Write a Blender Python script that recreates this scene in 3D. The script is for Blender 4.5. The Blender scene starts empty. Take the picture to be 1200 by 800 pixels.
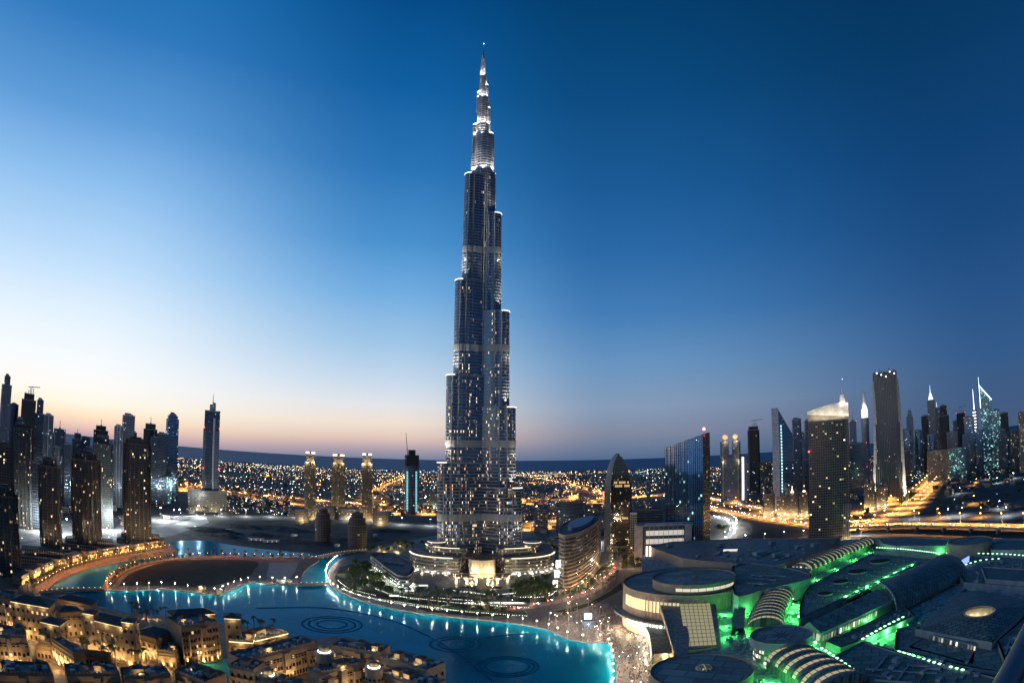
import bpy, math, random
from math import sin, cos, pi, radians, atan2, asin, hypot, tan, sqrt
random.seed(7)
SC = bpy.context.scene
COL = SC.collection

# ------------------------------------------------------------------ camera
H = 142.0                    # eye height above the lake plain, metres
F = 690.0                    # equisolid focal length in photo pixels (photo 1200 x 800)
PITCH = 2 * asin(139.0 / (2 * F))
cam = bpy.data.cameras.new('camera')
cam.type = 'PANO'
cam.panorama_type = 'FISHEYE_EQUISOLID'
cam.sensor_width = 36.0
cam.fisheye_lens = F / 1200.0 * 36.0
cam.fisheye_fov = radians(200)
cam.clip_start = 0.1
cam.clip_end = 300000
camo = bpy.data.objects.new('camera', cam)
camo.location = (0, 0, H)
camo.rotation_euler = (pi / 2 + PITCH, 0, 0)
COL.objects.link(camo)
SC.camera = camo


def ray(px, py):
    dx, dy = px - 600.0, 400.0 - py
    r = hypot(dx, dy) or 1e-6
    th = 2 * asin(min(1, r / (2 * F)))
    x, y, z = sin(th) * dx / r, cos(th), sin(th) * dy / r
    return (x, y * cos(PITCH) - z * sin(PITCH), y * sin(PITCH) + z * cos(PITCH))


def proj(x, y, z):
    z -= H
    d = sqrt(x * x + y * y + z * z)
    fy = (y * cos(PITCH) + z * sin(PITCH)) / d
    u = (-y * sin(PITCH) + z * cos(PITCH)) / d
    xx = x / d
    th = math.acos(max(-1, min(1, fy)))
    s = hypot(xx, u) or 1e-9
    r = 2 * F * sin(th / 2)
    return (600 + r * xx / s, 400 - r * u / s)


def G(px, py, z=0.0):
    """Point of the horizontal plane at height z seen along a line of sight."""
    d = ray(px, py)
    t = (z - H) / min(d[2], -1e-4)
    return (d[0] * t, d[1] * t, z)


def at(px, dist):
    """Ground point in the direction of a column of the photo at a distance."""
    lo, hi = 300.0, 900.0
    for _ in range(50):
        m = (lo + hi) / 2
        d = ray(px, m)
        if d[2] >= -1e-4 or hypot(d[0], d[1]) * H / -d[2] > dist:
            lo = m
        else:
            hi = m
    return G(px, hi)


def zat(x, y, py):
    """Height above (x, y) that shows at photo row py."""
    lo, hi = -50.0, 3000.0
    for _ in range(60):
        m = (lo + hi) / 2
        if proj(x, y, m)[1] > py:
            lo = m
        else:
            hi = m
    return lo


def mpp(x, y, z):
    """Metres per photo pixel across the line of sight."""
    a = atan2(x, y)
    p0, p1 = proj(x, y, z), proj(x + cos(a), y - sin(a), z)
    return 1.0 / max(1e-6, hypot(p1[0] - p0[0], p1[1] - p0[1]))


# ------------------------------------------------------------------ colours and world
def lin(c):
    return tuple((v / 255.0 / 12.92) if v <= 10 else ((v / 255.0 + 0.055) / 1.055) ** 2.4 for v in c)


SUN_AZ = radians(-72)         # the sun has just set to the left of the picture
world = bpy.data.worlds.new('World')
SC.world = world
world.use_nodes = True
wt = world.node_tree
wt.nodes.clear()


def wn(t, **k):
    n = wt.nodes.new(t)
    for a, b in k.items():
        setattr(n, a, b)
    return n


def wm(op, a, b=None, c=None):
    n = wn('ShaderNodeMath', operation=op)
    for i, v in enumerate((a, b, c)):
        if v is None:
            continue
        if isinstance(v, (int, float)):
            n.inputs[i].default_value = v
        else:
            wt.links.new(v, n.inputs[i])
    return n.outputs[0]


_tc = wn('ShaderNodeTexCoord')
_sp = wn('ShaderNodeSeparateXYZ')
wt.links.new(_tc.outputs['Generated'], _sp.inputs[0])
_el = wm('ARCSINE', _sp.outputs[2])
_fac = wm('DIVIDE', wm('ADD', _el, radians(6)), radians(96))
# angle between the direction's azimuth and the sunset's azimuth
_ca = wm('ADD', wm('MULTIPLY', _sp.outputs[0], sin(SUN_AZ)), wm('MULTIPLY', _sp.outputs[1], cos(SUN_AZ)))
_hl = wm('SQRT', wm('ADD', wm('ADD', wm('MULTIPLY', _sp.outputs[0], _sp.outputs[0]), wm('MULTIPLY', _sp.outputs[1], _sp.outputs[1])), 1e-6))
_da = wm('ARCCOSINE', wm('MAXIMUM', wm('MINIMUM', wm('DIVIDE', _ca, _hl), 1.0), -1.0))
# dusk sky measured as (elevation in degrees, colour) at four angles from the sunset
SKY = [
    (28, [(-4, (140, 140, 170)), (0, (192, 164, 174)), (.9, (240, 202, 186)), (1.8, (255, 230, 198)), (2.9, (255, 248, 228)), (4.6, (253, 251, 248)), (7, (246, 251, 255)), (11, (226, 241, 255)), (16, (188, 221, 251)),
          (23, (140, 190, 238)), (29, (92, 155, 216)), (37, (45, 120, 188)), (44, (20, 105, 172)), (60, (5, 80, 140)), (90, (2, 50, 95))]),
    (60, [(-4, (105, 122, 155)), (0, (122, 134, 162)), (.8, (170, 156, 170)), (2.0, (226, 198, 188)), (3.4, (240, 224, 210)), (5.2, (226, 228, 232)), (7.5, (198, 217, 236)), (11, (160, 198, 230)),
          (16, (112, 172, 224)), (21, (72, 144, 206)), (28, (40, 116, 182)), (36, (12, 94, 160)), (45, (1, 74, 135)), (60, (1, 58, 108)), (90, (2, 40, 80))]),
    (82, [(-4, (72, 96, 128)), (0, (84, 108, 142)), (1.0, (104, 122, 152)), (2.6, (130, 138, 162)), (5, (132, 154, 182)), (9, (104, 148, 192)), (14, (66, 124, 182)),
          (20, (40, 104, 166)), (26, (24, 90, 150)), (35, (8, 74, 128)), (45, (0, 62, 110)), (60, (0, 50, 92)), (90, (2, 40, 76))]),
    (122, [(-4, (64, 82, 108)), (0, (72, 92, 120)), (3, (62, 92, 132)), (7, (48, 90, 138)), (12, (36, 82, 136)), (18, (22, 72, 126)), (26, (10, 64, 116)),
           (36, (2, 56, 100)), (46, (0, 48, 88)), (60, (0, 42, 78)), (90, (2, 36, 70))]),
]
_prev = None
for _i, (_ang, _st) in enumerate(SKY):
    _r = wn('ShaderNodeValToRGB')
    _r.color_ramp.interpolation = 'LINEAR'
    _e = _r.color_ramp.elements
    while len(_e) > 1:
        _e.remove(_e[-1])
    for _k, (_d, _c) in enumerate(_st):
        _q = _e[0] if _k == 0 else _e.new((_d + 6) / 96.0)
        _q.position = (_d + 6) / 96.0
        _q.color = lin(_c) + (1,)
    wt.links.new(_fac, _r.inputs[0])
    if _prev is None:
        _prev = _r.outputs[0]
    else:
        _mr = wn('ShaderNodeMapRange', interpolation_type='SMOOTHSTEP')
        wt.links.new(_da, _mr.inputs[0])
        _mr.inputs[1].default_value = radians(SKY[_i - 1][0])
        _mr.inputs[2].default_value = radians(_ang)
        _mx = wn('ShaderNodeMix', data_type='RGBA')
        wt.links.new(_mr.outputs[0], _mx.inputs[0])
        wt.links.new(_prev, _mx.inputs[6])
        wt.links.new(_r.outputs[0], _mx.inputs[7])
        _prev = _mx.outputs[2]
_bg = wn('ShaderNodeBackground')
wt.links.new(_prev, _bg.inputs[0])
_bg.inputs[1].default_value = 1.0
_ns = wn('ShaderNodeTexSky')
_ns.sky_type = 'NISHITA'
_ns.sun_disc = False
_ns.sun_elevation = radians(-1.5)
_ns.sun_rotation = SUN_AZ
_b2 = wn('ShaderNodeBackground')
wt.links.new(_ns.outputs[0], _b2.inputs[0])
_b2.inputs[1].default_value = 0.015
_ad = wn('ShaderNodeAddShader')
wt.links.new(_bg.outputs[0], _ad.inputs[0])
wt.links.new(_b2.outputs[0], _ad.inputs[1])
_wo = wn('ShaderNodeOutputWorld')
wt.links.new(_ad.outputs[0], _wo.inputs[0])

sun = bpy.data.lights.new('dusk_sun', 'SUN')
sun.energy = 0.06
sun.angle = radians(40)
sun.color = (1.0, 0.72, 0.5)
suno = bpy.data.objects.new('dusk_sun', sun)
suno.rotation_euler = (radians(84), 0, -SUN_AZ + pi)
suno.rotation_euler = (radians(84), 0, pi - SUN_AZ)
COL.objects.link(suno)

SC.view_settings.view_transform = 'Standard'
SC.view_settings.look = 'None'
SC.view_settings.exposure = 0.0
SC.view_settings.gamma = 1.0
SC.render.engine = 'CYCLES'
try:
    SC.cycles.use_denoising = True
    SC.cycles.sample_clamp_indirect = 4.0
    SC.cycles.max_bounces = 5
    SC.cycles.diffuse_bounces = 2
    SC.cycles.glossy_bounces = 3
    SC.cycles.use_light_tree = True
    SC.cycles.filter_width = 1.5
except Exception:
    pass

# ------------------------------------------------------------------ materials
MATS = {}


class NT:
    def __init__(self, name):
        self.m = bpy.data.materials.new(name)
        self.m.use_nodes = True
        self.t = self.m.node_tree
        self.b = self.t.nodes['Principled BSDF']

    def n(self, t, **k):
        n = self.t.nodes.new(t)
        for a, b in k.items():
            setattr(n, a, b)
        return n

    def put(self, v, sock):
        if v is None:
            return
        if hasattr(v, 'links'):
            self.t.links.new(v, sock)
        elif isinstance(v, (tuple, list)):
            sock.default_value = tuple(v) + ((1,) if len(v) == 3 and len(sock.default_value) == 4 else ())
        else:
            sock.default_value = v

    def math(self, op, a, b=None, c=None):
        n = self.n('ShaderNodeMath', operation=op)
        for i, v in enumerate((a, b, c)):
            self.put(v, n.inputs[i])
        return n.outputs[0]

    def mix(self, f, a, b):
        n = self.n('ShaderNodeMix', data_type='RGBA')
        self.put(f, n.inputs[0])
        self.put(a, n.inputs[6])
        self.put(b, n.inputs[7])
        return n.outputs[2]

    def noise(self, scale, coord=None, detail=3):
        n = self.n('ShaderNodeTexNoise')
        n.inputs['Scale'].default_value = scale
        n.inputs['Detail'].default_value = detail
        if coord is None:
            coord = self.n('ShaderNodeNewGeometry').outputs['Position']
        self.t.links.new(coord, n.inputs['Vector'])
        return n.outputs['Fac']

    def ramp(self, f, stops, interp='LINEAR'):
        r = self.n('ShaderNodeValToRGB')
        r.color_ramp.interpolation = interp
        e = r.color_ramp.elements
        while len(e) > 1:
            e.remove(e[-1])
        for k, (p, c) in enumerate(stops):
            q = e[0] if k == 0 else e.new(p)
            q.position = p
            q.color = tuple(c) + (1,)
        self.t.links.new(f, r.inputs[0])
        return r.outputs[0]


def plain(name, col, rough=0.7, metal=0.0, var=0.25, scale=0.15, spec=0.4):
    if name in MATS:
        return MATS[name]
    t = NT(name)
    v = t.noise(scale)
    lo = tuple(c * (1 - var) for c in col)
    hi = tuple(min(1, c * (1 + var)) for c in col)
    t.put(t.ramp(v, [(0.3, lo), (0.7, hi)]), t.b.inputs['Base Color'])
    t.b.inputs['Roughness'].default_value = rough
    t.b.inputs['Metallic'].default_value = metal
    t.b.inputs['Specular IOR Level'].default_value = spec
    MATS[name] = t.m
    return t.m


def roofing(name, col, pitch=7.0, rough=.75, metal=0.0):
    """Roof membrane: sheet seams, stains and patches."""
    if name in MATS:
        return MATS[name]
    t = NT(name)
    g = t.n('ShaderNodeNewGeometry').outputs['Position']
    b = t.n('ShaderNodeTexBrick')
    b.inputs['Scale'].default_value = 1.0
    b.inputs['Brick Width'].default_value = pitch * 1.6
    b.inputs['Row Height'].default_value = pitch
    b.inputs['Mortar Size'].default_value = .3
    b.inputs['Color1'].default_value = tuple(c * .68 for c in col) + (1,)
    b.inputs['Color2'].default_value = tuple(c * 1.35 for c in col) + (1,)
    b.inputs['Mortar'].default_value = tuple(c * .25 for c in col) + (1,)
    mp = t.n('ShaderNodeMapping')
    mp.inputs['Rotation'].default_value = (0, 0, .62)
    t.t.links.new(g, mp.inputs[0])
    t.t.links.new(mp.outputs[0], b.inputs['Vector'])
    n1, n2 = t.noise(.05, detail=5), t.noise(.5, detail=3)
    st = t.math('MULTIPLY', t.math('SUBTRACT', n1, .35), 1.6)
    c = t.mix(t.math('MULTIPLY', st, .8), b.outputs['Color'], tuple(q * .42 for q in col))
    c = t.mix(t.math('MULTIPLY', t.math('GREATER_THAN', n2, .62), .35), c, tuple(min(1, q * 1.6) for q in col))
    t.put(c, t.b.inputs['Base Color'])
    t.b.inputs['Roughness'].default_value = rough
    t.b.inputs['Metallic'].default_value = metal
    MATS[name] = t.m
    return t.m


def glow(name, col, strength, sample=False):
    if name in MATS:
        return MATS[name]
    t = NT(name)
    t.put(tuple(c * 0.6 for c in col), t.b.inputs['Base Color'])
    t.put(col, t.b.inputs['Emission Color'])
    t.b.inputs['Emission Strength'].default_value = strength
    if not sample:
        try:
            t.m.cycles.emission_sampling = 'NONE'
        except Exception:
            pass
    MATS[name] = t.m
    return t.m


WARM = [(1.0, .62, .28), (1.0, .78, .48), (1.0, .9, .72), (.75, 1.0, .85)]
COOL = [(.8, .95, 1.0), (1.0, .92, .75), (.55, .95, .9), (1.0, .8, .5)]


def facade(name, wall, glass, fh=3.6, bay=3.2, mv=.35, mu=.15, lit=.1, cols=WARM, strength=1.4, metal=.75, rough=.12, fade=None, colnoise=0.0, colrun=7.0, colw=.55):
    """Storeys and bays from UV in metres: wall strips, reflecting panes, some rooms lit."""
    if name in MATS:
        return MATS[name]
    t = NT(name)
    uv = t.n('ShaderNodeTexCoord').outputs['UV']
    s = t.n('ShaderNodeSeparateXYZ')
    t.t.links.new(uv, s.inputs[0])
    u, v = s.outputs[0], s.outputs[1]
    cu, cv = t.math('DIVIDE', u, bay), t.math('DIVIDE', v, fh)
    fu, fv = t.math('FLOOR', cu), t.math('FLOOR', cv)
    mask = t.math('MULTIPLY', t.math('GREATER_THAN', t.math('FRACT', cu), mu), t.math('GREATER_THAN', t.math('FRACT', cv), mv))
    rnd = t.math('MULTIPLY', t.n('ShaderNodeObjectInfo').outputs['Random'], 97.0)
    c = t.n('ShaderNodeCombineXYZ')
    t.put(fu, c.inputs[0]); t.put(fv, c.inputs[1]); t.put(rnd, c.inputs[2])
    w = t.n('ShaderNodeTexWhiteNoise', noise_dimensions='3D')
    t.t.links.new(c.outputs[0], w.inputs['Vector'])
    sc = t.n('ShaderNodeSeparateColor')
    t.t.links.new(w.outputs['Color'], sc.inputs[0])
    p = lit
    # flats and offices in use come in clusters
    ns = t.n('ShaderNodeTexNoise')
    ns.inputs['Scale'].default_value = 0.13
    t.t.links.new(c.outputs[0], ns.inputs['Vector'])
    p = t.math('MULTIPLY', t.math('SUBTRACT', t.math('MULTIPLY', ns.outputs['Fac'], 6.5), 2.3), lit)
    if colnoise:
        c2 = t.n('ShaderNodeCombineXYZ')
        t.put(fu, c2.inputs[0]); t.put(t.math('FLOOR', t.math('DIVIDE', cv, colrun)), c2.inputs[1]); t.put(rnd, c2.inputs[2])
        w2 = t.n('ShaderNodeTexWhiteNoise', noise_dimensions='3D')
        t.t.links.new(c2.outputs[0], w2.inputs['Vector'])
        p = t.math('ADD', p, t.math('MULTIPLY', t.math('GREATER_THAN', w2.outputs['Value'], 1 - colnoise), colw))
    if fade:
        mr = t.n('ShaderNodeMapRange')
        t.put(v, mr.inputs[0])
        mr.inputs[1].default_value, mr.inputs[2].default_value = fade[0], fade[1]
        mr.inputs[3].default_value, mr.inputs[4].default_value = 1.0, fade[2]
        p = t.math('MULTIPLY', p, mr.outputs[0])
    p = t.math('MULTIPLY', p, .55)
    em = t.math('MULTIPLY', t.math('GREATER_THAN', t.math('FRACT', cu), mu + .12), t.math('GREATER_THAN', t.math('FRACT', cv), mv + .12))
    on = t.math('MULTIPLY', t.math('LESS_THAN', w.outputs['Value'], p), em)
    n = len(cols)
    ec = t.ramp(sc.outputs[0], [(i / n, q) for i, q in enumerate(cols)], 'CONSTANT')
    st = t.math('MULTIPLY', on, t.math('ADD', t.math('MULTIPLY', t.math('POWER', sc.outputs[1], 3.0), strength * 1.5), strength * .12))
    wv = t.noise(.05)
    wallc = t.ramp(wv, [(.3, tuple(q * .8 for q in wall)), (.7, tuple(min(1, q * 1.15) for q in wall))])
    gl = t.mix(t.math('MULTIPLY', sc.outputs[2], .5), glass, tuple(q * .6 for q in glass))
    t.put(t.mix(mask, wallc, gl), t.b.inputs['Base Color'])
    t.put(t.math('MULTIPLY', mask, metal), t.b.inputs['Metallic'])
    t.put(t.math('SUBTRACT', .62, t.math('MULTIPLY', mask, .62 - rough)), t.b.inputs['Roughness'])
    t.put(ec, t.b.inputs['Emission Color'])
    t.put(st, t.b.inputs['Emission Strength'])
    bp = t.n('ShaderNodeBump')
    bp.inputs['Strength'].default_value = .5
    bp.inputs['Distance'].default_value = .25
    t.put(t.math('SUBTRACT', 1.0, mask), bp.inputs['Height'])
    t.put(bp.outputs[0], t.b.inputs['Normal'])
    try:
        t.m.cycles.emission_sampling = 'NONE'
    except Exception:
        pass
    MATS[name] = t.m
    return t.m


# ------------------------------------------------------------------ objects
def link(o, parent=None):
    COL.objects.link(o)
    if parent:
        o.parent = parent
    return o


def props(o, label=None, cat=None, group=None, kind=None):
    if label:
        o['label'] = label
    if cat:
        o['category'] = cat
    if group:
        o['group'] = group
    if kind:
        o['kind'] = kind
    return o


def thing(name, label, cat, loc, rz=0.0, group=None):
    o = bpy.data.objects.new(name, None)
    o.empty_display_size = 2
    o.location = loc
    o.rotation_euler = (0, 0, rz)
    link(o)
    return props(o, label, cat, group)


def copy_tree(o, parent=None):
    c = o.copy()
    COL.objects.link(c)
    c.parent = parent
    for ch in o.children:
        copy_tree(ch, c)
    return c


SPLIT = {'shopfront', 'column_stub', 'warning_light', 'roof_unit', 'roof_lamp', 'light_rib', 'side_wing', 'open_deck', 'end_bay', 'light_strip', 'roof_turret', 'crown_light', 'roof_ridge', 'flared_end',
         'gabled_turret', 'lit_sign_panel', 'roof_plant', 'fin', 'plant_room', 'roof_frame', 'lit_arch', 'post', 'parapet_lamp', 'curved_window', 'lower_window', 'light_column', 'mullions', 'green_light_fitting', 'eave_light', 'lit_window', 'mast_light', 'roof_vent', 'pier'}


def world_origin(o):
    while o is not None:
        if o.get('_world'):
            return o.location
        o = o.parent
    return None


class MB:
    """Collects faces with material slots and UVs in metres, builds ONE mesh object."""
    def __init__(self):
        self.v, self.f, self.m, self.uv, self.sm = [], [], [], [], []

    def face(self, pts, mat=0, uvs=None, smooth=False):
        b = len(self.v)
        self.v += [tuple(p) for p in pts]
        self.f.append(tuple(range(b, b + len(pts))))
        self.m.append(mat)
        self.sm.append(smooth)
        self.uv += uvs if uvs else [(p[0], p[1]) for p in pts]

    def walls(self, lo, hi, mat=0, closed=True, u0=0.0, smooth=False):
        """Side walls between two rings of 3D points, anticlockwise from above."""
        n = len(lo)
        u = u0
        for i in range(n if closed else n - 1):
            j = (i + 1) % n
            a, b, c, d = lo[i], lo[j], hi[j], hi[i]
            L = hypot(b[0] - a[0], b[1] - a[1])
            self.face([a, b, c, d], mat, [(u, a[2]), (u + L, b[2]), (u + L, c[2]), (u, d[2])], smooth)
            u += L

    def prism(self, poly, z0, z1, mat=0, top=None, poly1=None, bottom=False, smooth=False):
        poly1 = poly1 or poly
        zz0 = z0 if hasattr(z0, '__len__') else [z0] * len(poly)
        zz1 = z1 if hasattr(z1, '__len__') else [z1] * len(poly)
        lo = [(p[0], p[1], z) for p, z in zip(poly, zz0)]
        hi = [(p[0], p[1], z) for p, z in zip(poly1, zz1)]
        self.walls(lo, hi, mat, smooth=smooth)
        self.face(hi, mat if top is None else top)
        if bottom:
            self.face(lo[::-1], mat if top is None else top)

    def box(self, c, s, rz=0.0, mat=0, top=None):
        """Box standing on c (base centre)."""
        x, y = s[0] / 2, s[1] / 2
        ca, sa = cos(rz), sin(rz)
        poly = [(c[0] + ca * a - sa * b, c[1] + sa * a + ca * b) for a, b in ((-x, -y), (x, -y), (x, y), (-x, y))]
        self.prism(poly, c[2], c[2] + s[2], mat, top, bottom=True)

    def tube(self, pts, r, n=6, mat=0, r1=None):
        rings = []
        for i, p in enumerate(pts):
            a = pts[max(0, i - 1)]
            b = pts[min(len(pts) - 1, i + 1)]
            d = [b[k] - a[k] for k in range(3)]
            L = sqrt(sum(q * q for q in d)) or 1
            d = [q / L for q in d]
            ref = (0, 0, 1) if abs(d[2]) < .9 else (1, 0, 0)
            e1 = (d[1] * ref[2] - d[2] * ref[1], d[2] * ref[0] - d[0] * ref[2], d[0] * ref[1] - d[1] * ref[0])
            L = sqrt(sum(q * q for q in e1)) or 1
            e1 = [q / L for q in e1]
            e2 = (d[1] * e1[2] - d[2] * e1[1], d[2] * e1[0] - d[0] * e1[2], d[0] * e1[1] - d[1] * e1[0])
            rr = r if r1 is None else r + (r1 - r) * i / max(1, len(pts) - 1)
            rings.append([tuple(p[k] + rr * (cos(2 * pi * j / n) * e1[k] + sin(2 * pi * j / n) * e2[k]) for k in range(3)) for j in range(n)])
        for a, b in zip(rings[:-1], rings[1:]):
            for j in range(n):
                k = (j + 1) % n
                self.face([a[j], a[k], b[k], b[j]], mat, smooth=True)
        self.face(rings[0], mat)
        self.face(rings[-1][::-1], mat)

    def ball(self, c, r, mat=0, n=8, m=6, sz=1.0, half=False):
        ang = [(-pi / 2 if not half else 0) + (pi if not half else pi / 2) * i / m for i in range(m + 1)]
        for a, b in zip(ang[:-1], ang[1:]):
            for j in range(n):
                t0, t1 = 2 * pi * j / n, 2 * pi * (j + 1) / n
                P = lambda e, t: (c[0] + r * cos(e) * cos(t), c[1] + r * cos(e) * sin(t), c[2] + r * sz * sin(e))
                q = [P(a, t0), P(a, t1), P(b, t1), P(b, t0)]
                if abs(cos(a)) < 1e-6:
                    q = q[1:]
                elif abs(cos(b)) < 1e-6:
                    q = q[:3]
                self.face(q, mat, smooth=True)

    def octa(self, c, r, mat=0):
        x, y, z = c
        p = [(x + r, y, z), (x, y + r, z), (x - r, y, z), (x, y - r, z)]
        for i in range(4):
            self.face([p[i], p[(i + 1) % 4], (x, y, z + r)], mat)
            self.face([p[(i + 1) % 4], p[i], (x, y, z - r)], mat)

    def ring(self, path, off, z, h, mat=0, closed=True):
        """A ledge of height h around a path; off is the outer path."""
        n = len(path)
        for i in range(n if closed else n - 1):
            j = (i + 1) % n
            a, b, A, B = path[i], path[j], off[i], off[j]
            self.face([(A[0], A[1], z), (B[0], B[1], z), (B[0], B[1], z + h), (A[0], A[1], z + h)], mat)
            self.face([(A[0], A[1], z + h), (B[0], B[1], z + h), (b[0], b[1], z + h), (a[0], a[1], z + h)], mat)
            self.face([(a[0], a[1], z), (b[0], b[1], z), (B[0], B[1], z), (A[0], A[1], z)], mat)

    def build(self, name, mats, parent=None, origin=None):
        me = bpy.data.meshes.new(name)
        o3 = origin
        if o3 is None:
            o3 = world_origin(parent)
        v = self.v if o3 is None else [(p[0] - o3[0], p[1] - o3[1], p[2] - o3[2]) for p in self.v]
        # weld shared corners so that smooth shading works
        idx, nv, remap = {}, [], []
        for p in v:
            k = (round(p[0], 3), round(p[1], 3), round(p[2], 3))
            j = idx.get(k)
            if j is None:
                j = idx[k] = len(nv)
                nv.append(p)
            remap.append(j)
        v = nv
        faces = [tuple(remap[i] for i in f) for f in self.f]
        bad = {i for i, f in enumerate(faces) if len(set(f)) < len(f)}
        if bad:
            k, uv2 = 0, []
            for i, f in enumerate(faces):
                if i not in bad:
                    uv2 += self.uv[k:k + len(f)]
                k += len(f)
            self.uv = uv2
            faces = [f for i, f in enumerate(faces) if i not in bad]
            self.m = [q for i, q in enumerate(self.m) if i not in bad]
            self.sm = [q for i, q in enumerate(self.sm) if i not in bad]
        if name in SPLIT:
            up = list(range(len(v)))

            def find(i):
                while up[i] != i:
                    up[i] = up[up[i]]
                    i = up[i]
                return i
            for f in faces:
                for i in f[1:]:
                    up[find(i)] = find(f[0])
            gr, k = {}, 0
            for i, f in enumerate(faces):
                gr.setdefault(find(f[0]), []).append((f, self.m[i], self.sm[i], self.uv[k:k + len(f)]))
                k += len(f)
            if len(gr) > 1:
                first = None
                for g in gr.values():
                    s = MB()
                    for f, m_, sm_, uv_ in g:
                        s.face([v[i] for i in f], m_, list(uv_), sm_)
                    q = s.build(name, mats, parent, (0, 0, 0))
                    first = first or q
                return first
        me.from_pydata(v, [], faces)
        me.polygons.foreach_set('material_index', self.m)
        me.polygons.foreach_set('use_smooth', self.sm)
        l = me.uv_layers.new(name='UVMap')
        l.data.foreach_set('uv', [q for p in self.uv for q in p])
        for m in (mats if isinstance(mats, (list, tuple)) else [mats]):
            me.materials.append(m)
        me.update()
        o = bpy.data.objects.new(name, me)
        return link(o, parent)


def wthing(name, label, cat, loc, group=None):
    """A thing whose parts are written in world coordinates."""
    o = thing(name, label, cat, loc, 0, group)
    o['_world'] = 1
    return o


LAMPD = {}


def lamp(loc, power, col, r=0.5, name='lamp_light', parent=None, spot=None):
    key = (round(power), tuple(col), r, spot and spot[1])
    d = LAMPD.get(key)
    if d is None:
        d = bpy.data.lights.new('lamp', 'SPOT' if spot else 'POINT')
        d.energy = power
        d.color = col
        d.shadow_soft_size = r
        if spot:
            d.spot_size = spot[1]
            d.spot_blend = .35
        LAMPD[key] = d
    o = bpy.data.objects.new(name, d)
    wo = world_origin(parent)
    if wo is not None:
        loc = tuple(a - b for a, b in zip(loc, wo))
    o.location = loc
    if spot:
        import mathutils
        o.rotation_euler = mathutils.Vector(spot[0]).to_track_quat('-Z', 'Y').to_euler()
    return link(o, parent)


def smooth_line(pts, k=6):
    out = []
    n = len(pts)
    for i in range(n - 1):
        p0, p1, p2, p3 = pts[max(0, i - 1)], pts[i], pts[i + 1], pts[min(n - 1, i + 2)]
        for s in range(k):
            t = s / k
            out.append(tuple(.5 * (2 * b + (c - a) * t + (2 * a - 5 * b + 4 * c - d) * t * t + (3 * b - a - 3 * c + d) * t ** 3)
                             for a, b, c, d in zip(p0, p1, p2, p3)))
    out.append(tuple(pts[-1]))
    return out


def gl(pts, z=0.0, k=6):
    """Photo polyline on a plane, smoothed in the ground plane."""
    w = [G(p[0], p[1], z) for p in pts]
    return smooth_line(w, k) if k > 1 else w


def area2(p):
    return sum(p[i][0] * p[(i + 1) % len(p)][1] - p[(i + 1) % len(p)][0] * p[i][1] for i in range(len(p)))


def ccw(p):
    return p if area2(p) > 0 else p[::-1]


def offset_line(pts, d):
    out = []
    for i, p in enumerate(pts):
        a, b = pts[max(0, i - 1)], pts[min(len(pts) - 1, i + 1)]
        dx, dy = b[0] - a[0], b[1] - a[1]
        L = hypot(dx, dy) or 1
        out.append((p[0] - dy / L * d, p[1] + dx / L * d, p[2]))
    return out


def walk(pts, step, start=0.0):
    """Points at even spacing along a line, with the heading."""
    acc, nxt = 0.0, start
    for a, b in zip(pts[:-1], pts[1:]):
        L = hypot(b[0] - a[0], b[1] - a[1])
        while L > 0 and nxt <= acc + L:
            t = (nxt - acc) / L
            yield (a[0] + (b[0] - a[0]) * t, a[1] + (b[1] - a[1]) * t, a[2] + (b[2] - a[2]) * t), atan2(b[1] - a[1], b[0] - a[0])
            nxt += step
        acc += L


def inside(p, poly):
    c = False
    n = len(poly)
    for i in range(n):
        a, b = poly[i], poly[(i + 1) % n]
        if (a[1] > p[1]) != (b[1] > p[1]) and p[0] < (b[0] - a[0]) * (p[1] - a[1]) / (b[1] - a[1]) + a[0]:
            c = not c
    return c


def tri_poly(mb, poly, z, mat=0):
    """Triangulate a possibly concave polygon as a sheet at height z."""
    from mathutils.geometry import tessellate_polygon
    from mathutils import Vector
    poly = ccw(poly)
    for a, b, c in tessellate_polygon([[Vector((p[0], p[1], 0)) for p in poly]]):
        t = [poly[a], poly[b], poly[c]]
        if area2(t) < 0:
            t = t[::-1]
        mb.face([(p[0], p[1], z) for p in t], mat)


def slab(name, poly, z0, z1, mats, kind='structure', parent=None):
    mb = MB()
    poly = ccw(poly)
    tri_poly(mb, poly, z1, 0)
    mb.walls([(p[0], p[1], z0) for p in poly], [(p[0], p[1], z1) for p in poly], 1 if len(mats) > 1 else 0)
    o = mb.build(name, mats, parent)
    if kind:
        o['kind'] = kind
    return o


def sheet(name, poly, z, mat, kind='structure'):
    mb = MB()
    tri_poly(mb, poly, z)
    o = mb.build(name, [mat])
    if kind:
        o['kind'] = kind
    return o


def ribbon(name, line, width, mat, z=None, kind='structure', thick=0.0, mats=None):
    mb = MB()
    a, b = offset_line(line, width / 2), offset_line(line, -width / 2)
    u = 0
    for i in range(len(line) - 1):
        L = hypot(line[i + 1][0] - line[i][0], line[i + 1][1] - line[i][1])
        zz = lambda p: p[2] if z is None else z
        q = [b[i], b[i + 1], a[i + 1], a[i]]
        mb.face([(p[0], p[1], zz(p)) for p in q], 0, [(u, 0), (u + L, 0), (u + L, width), (u, width)])
        if thick:
            for s in (a, b):
                q = [s[i], s[i + 1]]
                r = [(p[0], p[1], zz(p) - thick) for p in q] + [(p[0], p[1], zz(p) + 1.0) for p in q[::-1]]
                mb.face(r if s is b else r[::-1], 1)
        u += L
    o = mb.build(name, mats or [mat])
    if kind:
        o['kind'] = kind
    return o

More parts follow.
